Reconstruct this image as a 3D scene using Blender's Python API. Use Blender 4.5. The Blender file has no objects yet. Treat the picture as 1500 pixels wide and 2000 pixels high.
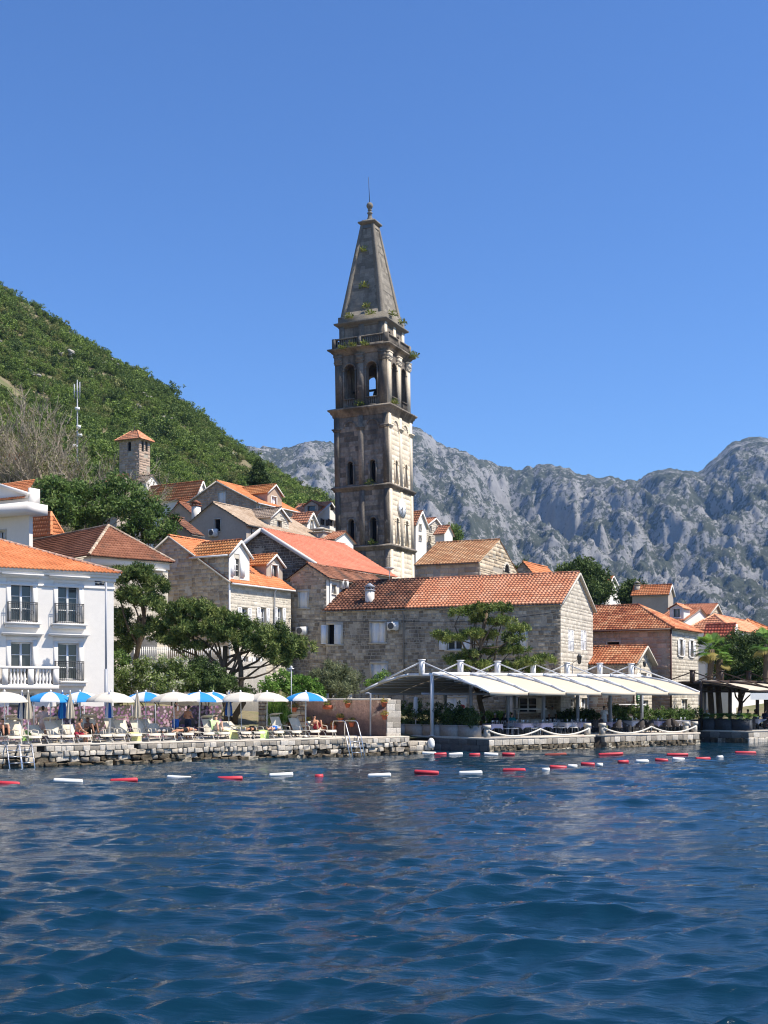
import bpy, math, random
import numpy as np
from mathutils import Vector, Matrix

random.seed(7); RNG = np.random.default_rng(7)
SC = bpy.context.scene
COL = SC.collection
rad = math.radians

# ------------------------------------------------------------------ camera
F_PX, CX, HY, EYE = 2400.0, 750.0, 1356.0, 3.3     # focal length, principal column, horizon row (photo pixels), eye height in metres
cam_d = bpy.data.cameras.new('camera'); cam = bpy.data.objects.new('camera', cam_d); COL.objects.link(cam)
cam.location = (0, 0, EYE); cam.rotation_euler = (rad(90), 0, 0)
cam_d.sensor_fit = 'VERTICAL'; cam_d.sensor_height = 36.0; cam_d.sensor_width = 27.0
cam_d.lens = F_PX / 2000 * 36.0; cam_d.shift_y = (HY - 1000) / 2000
cam_d.clip_start = 0.2; cam_d.clip_end = 30000
SC.camera = cam

# ------------------------------------------------------------------ daylight
SUN_AZ, SUN_EL = rad(75), rad(54)                    # azimuth from the viewing side towards the right
SUN = Vector((math.sin(SUN_AZ) * math.cos(SUN_EL), -math.cos(SUN_AZ) * math.cos(SUN_EL), math.sin(SUN_EL)))
wd = bpy.data.worlds.new('World'); SC.world = wd; wd.use_nodes = True
nt = wd.node_tree; nt.nodes.clear()
sky = nt.nodes.new('ShaderNodeTexSky'); sky.sky_type = 'NISHITA'; sky.sun_disc = False
sky.sun_elevation = SUN_EL; sky.sun_rotation = math.atan2(SUN.x, SUN.y)
sky.altitude = 0; sky.air_density = 1.0; sky.dust_density = 0.0; sky.ozone_density = 10.0
bg = nt.nodes.new('ShaderNodeBackground'); bg.inputs[1].default_value = 0.11
out = nt.nodes.new('ShaderNodeOutputWorld')
hs = nt.nodes.new('ShaderNodeHueSaturation'); hs.inputs['Saturation'].default_value = 1.07; hs.inputs['Hue'].default_value = .506
nt.links.new(sky.outputs[0], hs.inputs['Color']); nt.links.new(hs.outputs[0], bg.inputs[0]); nt.links.new(bg.outputs[0], out.inputs[0])
sl = bpy.data.lights.new('sun', 'SUN'); sl.energy = 5.0; sl.angle = rad(0.5); sl.color = (1.0, 0.91, 0.78)
so = bpy.data.objects.new('sun', sl); COL.objects.link(so)
so.rotation_euler = SUN.to_track_quat('Z', 'Y').to_euler(); so.location = SUN * 200
vs = SC.view_settings
vs.view_transform = 'Standard'; vs.look = 'None'; vs.gamma = 1.0; vs.exposure = 0.68; vs.use_curve_mapping = False
SC.render.engine = 'CYCLES'
SC.cycles.use_denoising = True
try:
    SC.cycles.denoiser = 'OPENIMAGEDENOISE'; SC.cycles.denoising_input_passes = 'RGB_ALBEDO_NORMAL'
except Exception: pass
SC.cycles.filter_width = 1.15; SC.cycles.max_bounces = 6; SC.cycles.diffuse_bounces = 3; SC.cycles.glossy_bounces = 3; SC.cycles.transmission_bounces = 4
SC.cycles.volume_bounces = 1; SC.cycles.sample_clamp_indirect = 5.0; SC.cycles.sample_clamp_direct = 3.0

# ------------------------------------------------------------------ places
def W(px, py, Z):
    return Vector(((px - CX) * Z / F_PX, Z, EYE + (HY - py) * Z / F_PX))
def zat(py, Z): return EYE + (HY - py) * Z / F_PX
SH0, SHK = 66.5, 0.68                                # the shoreline: Y = 66.5 + 0.68 X
SHD = Vector((1, SHK, 0)).normalized(); INL = Vector((-SHD.y, SHD.x, 0))
def shore_px(px):
    k = (px - CX) / F_PX; Z = SH0 / (1 - SHK * k); return Vector((k * Z, Z, 0))
def shore(s, d=0.0):                                 # s metres along the shore from X = 0, d metres inland
    return Vector((0, SH0, 0)) + SHD * s + INL * d
def shore_s(px): return (shore_px(px) - Vector((0, SH0, 0))).dot(SHD)

# ------------------------------------------------------------------ numpy noise
_perm = np.random.default_rng(3).permutation(4096)
_ang = np.random.default_rng(4).random(4096) * 2 * np.pi
def pnoise(x, y, seed=0):
    x = np.asarray(x, float); y = np.asarray(y, float)
    xi = np.floor(x).astype(int); yi = np.floor(y).astype(int); xf = x - xi; yf = y - yi
    u = xf * xf * xf * (xf * (xf * 6 - 15) + 10); v = yf * yf * yf * (yf * (yf * 6 - 15) + 10)
    def g(ix, iy, dx, dy):
        h = _ang[_perm[(_perm[(ix + seed * 37) & 4095] + iy) & 4095]]
        return np.cos(h) * dx + np.sin(h) * dy
    a = g(xi, yi, xf, yf); b = g(xi + 1, yi, xf - 1, yf); c = g(xi, yi + 1, xf, yf - 1); d = g(xi + 1, yi + 1, xf - 1, yf - 1)
    return 1.5 * ((a * (1 - u) + b * u) * (1 - v) + (c * (1 - u) + d * u) * v)
def fbm(x, y, o=4, seed=0, gain=.5):
    s = 0; a = 1
    for k in range(o):
        s = s + a * pnoise(x, y, seed + k); x = x * 2.03; y = y * 2.03; a *= gain
    return s
def ridged(x, y, o=4, seed=0, gain=.5):
    s = 0; a = 1
    for k in range(o):
        s = s + a * (1 - 2 * np.abs(pnoise(x, y, seed + k))); x = x * 2.1; y = y * 2.1; a *= gain
    return s

# ------------------------------------------------------------------ mesh builder
class MB:
    def __init__(s): s.V = []; s.L = []; s.N = []; s.T = []; s.n = 0; s.t = 0.5
    def add(s, verts, faces, t=None):                # lists
        base = s.n; s.V.append(np.array([tuple(p) for p in verts], float).reshape(-1, 3)); s.n += len(verts)
        for f in faces: s.L.extend([base + i for i in f]); s.N.append(len(f))
        if isinstance(t, (list, tuple, np.ndarray)): s.T.extend(t)
        else: s.T.extend([s.t if t is None else t] * len(faces))
        return s
    def addnp(s, V, Fq, T=None):
        base = s.n; s.V.append(V); s.n += len(V)
        s.L.extend((Fq + base).ravel().tolist()); s.N.extend([Fq.shape[1]] * len(Fq))
        s.T.extend(([s.t] * len(Fq)) if T is None else T.tolist())
        return s
    def poly(s, pts, t=None): return s.add(pts, [tuple(range(len(pts)))], t)
    def box(s, c, sx, sy, sz, ax=None, t=None, taper=1.0):      # c = centre of the base, axes ax = (x, y) unit vectors
        c = Vector(c); x, y = ax if ax else (Vector((1, 0, 0)), Vector((0, 1, 0))); z = Vector((0, 0, 1))
        p = []
        for h, k in ((0, 1.0), (sz, taper)):
            for a, b in ((-1, -1), (1, -1), (1, 1), (-1, 1)): p.append(c + x * (a * sx / 2 * k) + y * (b * sy / 2 * k) + z * h)
        return s.add(p, [(3, 2, 1, 0), (4, 5, 6, 7), (0, 1, 5, 4), (1, 2, 6, 5), (2, 3, 7, 6), (3, 0, 4, 7)], t)
    def bar(s, a, b, w, h=None, up=Vector((0, 0, 1)), t=None):  # rectangular bar from a to b
        a = Vector(a); b = Vector(b); h = h or w; d = (b - a)
        if d.length < 1e-6: return s
        d.normalize(); x = d.cross(up)
        if x.length < 1e-4: x = d.cross(Vector((1, 0, 0)))
        x.normalize(); y = x.cross(d); p = []
        for q in (a, b):
            for i, j in ((-1, -1), (1, -1), (1, 1), (-1, 1)): p.append(q + x * (i * w / 2) + y * (j * h / 2))
        return s.add(p, [(3, 2, 1, 0), (4, 5, 6, 7), (0, 1, 5, 4), (1, 2, 6, 5), (2, 3, 7, 6), (3, 0, 4, 7)], t)
    def tube(s, path, r, n=8, t=None, cap=True):
        path = [Vector(p) for p in path]; rs = r if isinstance(r, (list, tuple)) else [r] * len(path)
        V = []; m = len(path); ref = None
        for i, p in enumerate(path):
            d = (path[min(i + 1, m - 1)] - path[max(i - 1, 0)]).normalized()
            if ref is None: ref = Vector((0, 0, 1)) if abs(d.z) < .9 else Vector((1, 0, 0))
            x = d.cross(ref).normalized(); y = x.cross(d); ref = ref if abs(d.dot(ref)) < .95 else y
            for k in range(n):
                a = 2 * math.pi * k / n; V.append(p + x * (math.cos(a) * rs[i]) + y * (math.sin(a) * rs[i]))
        Fc = [(i * n + k, i * n + (k + 1) % n, (i + 1) * n + (k + 1) % n, (i + 1) * n + k) for i in range(m - 1) for k in range(n)]
        if cap: Fc += [tuple(range(n - 1, -1, -1)), tuple(range((m - 1) * n, m * n))]
        return s.add(V, Fc, t)
    def lathe(s, c, prof, n=12, t=None):             # prof = [(r, z)]
        c = Vector(c); V = []
        for r, z in prof:
            for k in range(n):
                a = 2 * math.pi * k / n; V.append(c + Vector((math.cos(a) * r, math.sin(a) * r, z)))
        m = len(prof)
        Fc = [(i * n + k, i * n + (k + 1) % n, (i + 1) * n + (k + 1) % n, (i + 1) * n + k) for i in range(m - 1) for k in range(n)]
        Fc += [tuple(range(n - 1, -1, -1)), tuple(range((m - 1) * n, m * n))]
        return s.add(V, Fc, t)
    def slab(s, poly, z0, z1, t=None):               # vertical prism over a 2D polygon (counter-clockwise)
        n = len(poly); V = [(p[0], p[1], z0) for p in poly] + [(p[0], p[1], z1) for p in poly]
        Fc = [tuple(range(n - 1, -1, -1)), tuple(range(n, 2 * n))] + [(i, (i + 1) % n, n + (i + 1) % n, n + i) for i in range(n)]
        return s.add(V, Fc, t)
    def mesh(s, name, off=(0, 0, 0), smooth=False):
        me = bpy.data.meshes.new(name)
        V = (np.concatenate(s.V) if s.V else np.zeros((0, 3))) - np.array(tuple(off))
        me.vertices.add(len(V)); me.vertices.foreach_set('co', V.ravel().astype(np.float32))
        L = np.array(s.L, np.int32); N = np.array(s.N, np.int32)
        me.loops.add(len(L)); me.loops.foreach_set('vertex_index', L)
        me.polygons.add(len(N)); me.polygons.foreach_set('loop_start', (np.cumsum(N) - N).astype(np.int32))
        me.update(calc_edges=True)
        a = me.attributes.new('tint', 'FLOAT', 'FACE'); a.data.foreach_set('value', np.array(s.T, np.float32))
        if smooth: me.polygons.foreach_set('use_smooth', np.ones(len(N), bool))
        me.validate()
        return me

ORI = {}                                             # world origin of each object's top-level root
def link(o, parent=None):
    COL.objects.link(o)
    if parent is not None: o.parent = parent; ORI[o.name] = ORI[parent.name]
    return o
def tag(o, label=None, cat=None, group=None, kind=None):
    for k, v in (('label', label), ('category', cat), ('group', group), ('kind', kind)):
        if v: o[k] = v
    return o
def thing(name, label, cat, loc=(0, 0, 0), group=None):
    o = bpy.data.objects.new(name, None); o.empty_display_size = .2; COL.objects.link(o)
    o.location = loc; ORI[o.name] = Vector(loc); return tag(o, label, cat, group)
def obj(name, mb, m, parent=None, smooth=False, loc=None, **kw):   # mb is in world coordinates; it is moved to its root's frame
    off = ORI[parent.name] if parent is not None else Vector(loc or (0, 0, 0))
    me = mb.mesh(name, off, smooth) if isinstance(mb, MB) else mb
    me.materials.append(m)
    o = bpy.data.objects.new(name, me); link(o, parent)
    if parent is None: o.location = off; ORI[o.name] = off
    return tag(o, **kw)
def copy_tree(o, parent=None):
    c = o.copy(); COL.objects.link(c); c.parent = parent
    for ch in o.children: copy_tree(ch, c)
    return c
def place(proto, loc, rz=0.0, label=None, group=None, first=[set()]):
    if proto.name not in first[0]: first[0].add(proto.name); o = proto
    else: o = copy_tree(proto)
    o.location = loc; o.rotation_euler = (0, 0, rz)
    return tag(o, label, None, group)

# ------------------------------------------------------------------ materials
def lin(c):                                          # sRGB 0-255 -> linear
    return tuple(((v / 255) / 12.92 if v / 255 <= .04045 else ((v / 255 + .055) / 1.055) ** 2.4) for v in c) + (1.0,)
def L3(*c): return tuple(c) + (1.0,)
MATS = {}
def nd(nt, t, **kw):
    n = nt.nodes.new(t)
    for k, v in kw.items(): setattr(n, k, v)
    return n
def mat(name, ramp, rough=.8, spec=.3, noise=None, stain=None, stain2=None, bump=None, metal=0.0, transl=0.0, world=False, streak=None, alpha=None, tintmix=1.0):
    """ramp: list of linear colours picked by the per-face tint; noise=(scale, amount); stain=(colour, scale, threshold, softness, strength)"""
    if name in MATS: return MATS[name]
    m = bpy.data.materials.new(name); m.use_nodes = True; nt = m.node_tree; nt.nodes.clear(); ln = nt.links.new
    b = nd(nt, 'ShaderNodeBsdfPrincipled'); o = nd(nt, 'ShaderNodeOutputMaterial')
    b.inputs['Roughness'].default_value = rough; b.inputs['Specular IOR Level'].default_value = spec; b.inputs['Metallic'].default_value = metal
    at = nd(nt, 'ShaderNodeAttribute', attribute_name='tint')
    cr = nd(nt, 'ShaderNodeValToRGB'); el = cr.color_ramp.elements
    ramp = [tuple(c[:3]) + (1.0,) for c in ramp]
    if len(ramp) == 1: ramp = ramp * 2
    el[0].color = ramp[0]; el[1].color = ramp[-1]
    for i, c in enumerate(ramp[1:-1]): e = el.new((i + 1) / (len(ramp) - 1)); e.color = c
    ln(at.outputs['Fac'], cr.inputs[0]); col = cr.outputs[0]
    tc = nd(nt, 'ShaderNodeNewGeometry') if world else nd(nt, 'ShaderNodeTexCoord')
    co = tc.outputs['Position'] if world else tc.outputs['Object']
    def noi(scale, detail=4, rough_=.6, vec=None):
        n = nd(nt, 'ShaderNodeTexNoise'); n.inputs['Scale'].default_value = scale; n.inputs['Detail'].default_value = detail; n.inputs['Roughness'].default_value = rough_
        ln(vec or co, n.inputs['Vector']); return n.outputs['Fac']
    if noise:
        for sc_, am in (noise if isinstance(noise, list) else [noise]):
            mr = nd(nt, 'ShaderNodeMapRange'); mr.inputs[1].default_value = .25; mr.inputs[2].default_value = .75
            mr.inputs[3].default_value = 1 - am; mr.inputs[4].default_value = 1 + am; ln(noi(sc_), mr.inputs[0])
            mx = nd(nt, 'ShaderNodeVectorMath', operation='SCALE'); ln(col, mx.inputs[0]); ln(mr.outputs[0], mx.inputs['Scale']); col = mx.outputs[0]
    for st in (stain, stain2):
        if st:
            c, sc_, th, so_, am = st
            vec = None
            if streak and st is stain:
                mp = nd(nt, 'ShaderNodeMapping'); mp.inputs['Scale'].default_value = (1, 1, streak); ln(co, mp.inputs['Vector']); vec = mp.outputs[0]
            mr = nd(nt, 'ShaderNodeMapRange', interpolation_type='SMOOTHSTEP'); mr.inputs[1].default_value = th; mr.inputs[2].default_value = th + so_; mr.inputs[4].default_value = am
            ln(noi(sc_, 6, .65, vec), mr.inputs[0])
            mx = nd(nt, 'ShaderNodeMixRGB'); ln(mr.outputs[0], mx.inputs[0]); ln(col, mx.inputs[1]); mx.inputs[2].default_value = tuple(c[:3]) + (1.0,); col = mx.outputs[0]
    ln(col, b.inputs['Base Color'])
    if bump:
        bp = nd(nt, 'ShaderNodeBump'); bp.inputs['Strength'].default_value = bump[1]; bp.inputs['Distance'].default_value = bump[2] if len(bump) > 2 else .03
        ln(noi(bump[0], 5), bp.inputs['Height']); ln(bp.outputs[0], b.inputs['Normal'])
    if transl:
        tr = nd(nt, 'ShaderNodeBsdfTranslucent'); ln(col, tr.inputs[0]); ms = nd(nt, 'ShaderNodeMixShader'); ms.inputs[0].default_value = transl
        ln(b.outputs[0], ms.inputs[1]); ln(tr.outputs[0], ms.inputs[2]); ln(ms.outputs[0], o.inputs[0])
    else: ln(b.outputs[0], o.inputs[0])
    MATS[name] = m; return m

LIMESTONE = [L3(0.337, 0.269, 0.189), L3(0.449, 0.365, 0.258), L3(0.530, 0.437, 0.314), L3(0.612, 0.514, 0.378)]
M_STONE = mat('limestone_block', LIMESTONE, .9, .2, noise=[(1.1, .16), (9, .16)], stain=(L3(.11, .10, .09), .55, .52, .22, .55), bump=(14, .5, .03), world=True)
M_STONEW = mat('pale_limestone_block', [L3(.42, .385, .32), L3(.52, .475, .40), L3(.60, .555, .475)], .9, .2, noise=[(1.1, .12), (9, .14)], stain=(L3(.22, .20, .17), .6, .58, .2, .4), bump=(14, .5, .03), world=True)
M_STONED = mat('weathered_limestone_block', [L3(0.222, 0.186, 0.142), L3(0.334, 0.284, 0.218), L3(0.425, 0.368, 0.287), L3(0.526, 0.461, 0.365)], .95, .15, noise=[(.8, .22), (9, .18)], stain=(L3(.075, .07, .065), .45, .47, .2, .7), bump=(14, .5, .03), world=True)
M_STONEP = mat('pinkish_limestone_block', [L3(0.323, 0.235, 0.178), L3(0.408, 0.304, 0.234), L3(0.475, 0.363, 0.285)], .9, .2, noise=[(.9, .15), (9, .14)], stain=(L3(.14, .115, .10), .6, .55, .2, .4), bump=(14, .5, .03), world=True)
M_MORTAR = mat('lime_mortar', [L3(.36, .325, .27)], .95, .1, noise=[(2, .2), (14, .2)], world=True)
M_MORTARW = mat('pale_lime_mortar', [L3(.52, .48, .405)], .95, .1, noise=[(2, .15), (14, .15)], world=True)
M_TRIM = mat('cut_limestone_trim', [L3(.44, .41, .35), L3(.54, .50, .43)], .85, .25, noise=[(1.5, .12), (12, .1)], world=True)
M_WHITE = mat('white_plaster', [L3(.70, .67, .62)], .8, .25, noise=[(.5, .035), (4, .03)], stain=(L3(.52, .50, .47), .5, .60, .2, .35), streak=.25, world=True)
M_WHITET = mat('white_trim', [L3(.74, .71, .665)], .7, .3, noise=(2, .03), world=True)
M_GREYPL = mat('grey_beige_plaster', [L3(0.400, 0.346, 0.292)], .9, .2, noise=[(.6, .1), (6, .08)], stain=(L3(.26, .24, .22), .5, .58, .2, .4), world=True)
M_SHUT = mat('white_shutter_paint', [L3(.82, .82, .82)], .55, .4, noise=(3, .04))
M_BROWN = mat('brown_shutter_paint', [L3(.10, .075, .055)], .6, .4)
M_FRAME = mat('white_window_frame', [L3(.72, .72, .71)], .5, .4)
M_DARK = mat('dark_interior', [L3(.012, .012, .014)], .9, .05)
M_GLASS = mat('window_glass', [L3(.035, .04, .045)], .08, .7)
M_IRON = mat('dark_iron', [L3(.035, .04, .045)], .5, .5, metal=.3)
M_METAL = mat('brushed_steel', [L3(.60, .61, .62)], .3, .5, metal=.9)
M_GREYMETAL = mat('grey_painted_metal', [L3(.30, .32, .36)], .45, .4)
M_WHITEMETAL = mat('white_painted_metal', [L3(.74, .75, .76)], .4, .45, noise=(3, .03))
M_DOWNPIPE = mat('white_pipe', [L3(.66, .66, .66)], .5, .4)
M_BROWNPIPE = mat('brown_pipe', [L3(.09, .045, .035)], .5, .4)
M_ACU = mat('air_conditioner_casing', [L3(.68, .68, .66)], .6, .3, noise=(5, .05))
def tiles(name, ramp, st=None): return mat(name, ramp, .85, .25, noise=[(.5, .10), (7, .16)], stain=st, bump=(30, .3, .01), world=True)
T_ORANGE = tiles('orange_roof_tile', [L3(.42, .135, .052), L3(.54, .20, .085), L3(.60, .28, .135)])
T_RED = tiles('red_roof_tile', [L3(.42, .135, .085), L3(.50, .175, .11), L3(.54, .215, .14)])
T_CORAL = tiles('coral_roof_tile', [L3(.50, .185, .095), L3(.63, .275, .15), L3(.69, .37, .23)])
T_BROWN = tiles('brown_roof_tile', [L3(.15, .06, .035), L3(.23, .095, .055), L3(.31, .14, .085)], (L3(.07, .055, .045), .8, .55, .2, .6))
T_OLD = tiles('old_mottled_roof_tile', [L3(.05, .032, .024), L3(.12, .052, .034), L3(.23, .10, .06), L3(.36, .18, .115)], (L3(.05, .042, .037), .7, .48, .2, .75))
T_OCHRE = tiles('ochre_roof_tile', [L3(.42, .19, .09), L3(.56, .31, .155), L3(.62, .42, .25)])
T_PALE = tiles('pale_lichen_roof_tile', [L3(.27, .19, .13), L3(.40, .31, .23), L3(.50, .40, .31)], (L3(.2, .15, .11), .8, .55, .2, .6))
T_MIX = tiles('mixed_terracotta_roof_tile', [L3(.20, .065, .035), L3(.40, .13, .06), L3(.56, .26, .13), L3(.62, .36, .2)])
# ------------------------------------------------------------------ the sea
def build_water():
    rng = np.random.default_rng(11)
    nu = 560
    core = np.linspace(-.40, .40, nu)
    g = .40 * 1.12 ** np.arange(1, 40)
    u = np.concatenate([-g[::-1], core, g])
    rows = [2.0]
    while rows[-1] < 100: rows.append(rows[-1] * 1.0058 + .004)
    while rows[-1] < 3000: rows.append(rows[-1] * 1.15)
    Z = np.array(rows); U, ZZ = np.meshgrid(u, Z); X = U * ZZ; Y = ZZ.copy()
    H = np.zeros_like(X); DX = np.zeros_like(X); DY = np.zeros_like(X)
    # short wind chop: many directional waves, crests sharpened by horizontal displacement
    warp = [pnoise(X / w, Y / w, 60 + i) for i, w in enumerate((.8, 1.7, 3.6, 8.0))]
    bands = [(10, 1.2, 2.8, .044, .36), (28, .4, 1.2, .062, .55), (26, .2, .45, .036, .7)]   # count, shortest, longest, steepness, spread
    wind = rad(-84); cell = np.maximum(.8 * Z / nu, .0058 * Z)[:, None]
    gust = 1 + .5 * fbm(X / 14, Y / 22, 3, 5) + .35 * fbm(X / 4, Y / 6, 2, 8); gust = np.clip(gust, .35, 1.7)
    for cnt_, l0, l1, ak, spread in bands:
        for _ in range(cnt_):
            l = np.exp(rng.uniform(np.log(l0), np.log(l1))); th = wind + rng.normal(0, spread); k = 2 * np.pi / l
            a = ak / k * rng.uniform(.5, 1.3) * np.clip(l / (cell * 3.2) - .35, 0, 1)
            ph = k * (X * np.cos(th) + Y * np.sin(th)) + rng.uniform(0, 6.28) + 1.6 * warp[0 if l < .4 else 1 if l < .9 else 2 if l < 2 else 3]
            H += a * np.cos(ph); DX -= a * 1.0 * np.cos(th) * np.sin(ph); DY -= a * 1.0 * np.sin(th) * np.sin(ph)
    H *= gust; fade = np.clip((140 - ZZ) / 60, 0, 1) * np.clip((.9 - np.abs(U)) / .4, 0, 1)
    P = np.stack([X + DX * gust * fade, Y + DY * gust * fade, H * fade], -1).reshape(-1, 3)
    nx = len(u); i, j = np.meshgrid(np.arange(len(Z) - 1), np.arange(nx - 1), indexing='ij'); q = (i * nx + j).ravel()
    Fq = np.stack([q, q + 1, q + nx + 1, q + nx], 1)
    mb = MB(); mb.addnp(P, Fq)
    m = bpy.data.materials.new('sea_water'); m.use_nodes = True; nt = m.node_tree; b = nt.nodes['Principled BSDF']; ln = nt.links.new
    b.inputs['Base Color'].default_value = L3(.0025, .022, .043); b.inputs['Roughness'].default_value = .06
    b.inputs['IOR'].default_value = 1.33; b.inputs['Specular IOR Level'].default_value = .5
    ge = nd(nt, 'ShaderNodeNewGeometry')
    n1 = nd(nt, 'ShaderNodeTexNoise'); n1.inputs['Scale'].default_value = 5.0; n1.inputs['Detail'].default_value = 4
    mp = nd(nt, 'ShaderNodeMapping'); mp.inputs['Scale'].default_value = (.45, 1.9, 1); ln(ge.outputs['Position'], mp.inputs['Vector']); ln(mp.outputs[0], n1.inputs['Vector'])
    bp = nd(nt, 'ShaderNodeBump'); bp.inputs['Strength'].default_value = .28; bp.inputs['Distance'].default_value = .05
    n2 = nd(nt, 'ShaderNodeTexNoise'); n2.inputs['Scale'].default_value = 2.1; n2.inputs['Detail'].default_value = 6; n2.inputs['Roughness'].default_value = .62; mp2 = nd(nt, 'ShaderNodeMapping'); mp2.inputs['Scale'].default_value = (.40, 1.7, 1); mp2.inputs['Rotation'].default_value = (0, 0, .25); ln(ge.outputs['Position'], mp2.inputs['Vector']); ln(mp2.outputs[0], n2.inputs['Vector'])
    ad = nd(nt, 'ShaderNodeMath', operation='MULTIPLY_ADD'); ad.inputs[1].default_value = 2.2; ln(n2.outputs['Fac'], ad.inputs[0]); ln(n1.outputs['Fac'], ad.inputs[2]); ln(ad.outputs[0], bp.inputs['Height']); ln(bp.outputs[0], b.inputs['Normal'])
    obj('sea', mb, m, smooth=True, kind='structure', label='dark blue choppy sea in front of the old stone town')
build_water()

# ------------------------------------------------------------------ land rising behind the shore
RX = np.array([-420, -260, -160, -109, -85, -61, -47, -33.5, -23, -13, 10, 36, 80, 140, 400.])
RH = np.array([225, 186, 146, 117, 102.5, 87, 76, 67.5, 61, 55, 42, 26, 9, 4, 3.])
def ground(X, Z):
    X = np.asarray(X, float); Z = np.asarray(Z, float)
    sh = SH0 + SHK * X; t = np.clip((Z - sh - 6) / np.maximum(350 - sh - 6, 60), 0, 3)
    r = np.interp(X, RX, RH)
    h = np.where(t <= 1, np.minimum(t, 1) ** 1.18, 1 - .45 * np.clip(t - 1, 0, 1.6))
    h = r * np.maximum(h, .05 * (t > 1))
    h = h + np.clip((t - .3) * 3, 0, 1) * (2.2 * fbm(X / 38, Z / 38, 3, 21) + 1.2 * fbm(X / 9, Z / 9, 2, 27))
    return .72 + np.maximum(h, 0)
def gz(x, y): return float(ground(x, y))
def build_land():
    s = np.concatenate([np.linspace(-700, -160, 30), np.linspace(-155, 160, 170), np.linspace(170, 900, 30)])
    d = np.concatenate([[4.0, 5.0], np.linspace(6, 60, 40), np.linspace(62, 420, 150), np.linspace(430, 1500, 25)])
    S, D = np.meshgrid(s, d); X = SHD.x * S + INL.x * D; Y = SH0 + SHD.y * S + INL.y * D
    H = ground(X, Y); P = np.stack([X, Y, H], -1).reshape(-1, 3)
    nx = len(s); i, j = np.meshgrid(np.arange(len(d) - 1), np.arange(nx - 1), indexing='ij'); q = (i * nx + j).ravel()
    mb = MB(); mb.addnp(P, np.stack([q, q + 1, q + nx + 1, q + nx], 1))
    m = mat('hillside_earth', [L3(.19, .165, .105)], .95, .1, noise=[(.05, .3), (.6, .3)], stain=(L3(.10, .12, .05), .3, .46, .12, .8), stain2=(L3(.42, .41, .385), .11, .655, .03, .9), bump=(.5, .8, .6), world=True)
    obj('ground', mb, m, smooth=True, kind='structure', label='earth slope rising from the shore into the green hill')
build_land()

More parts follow.
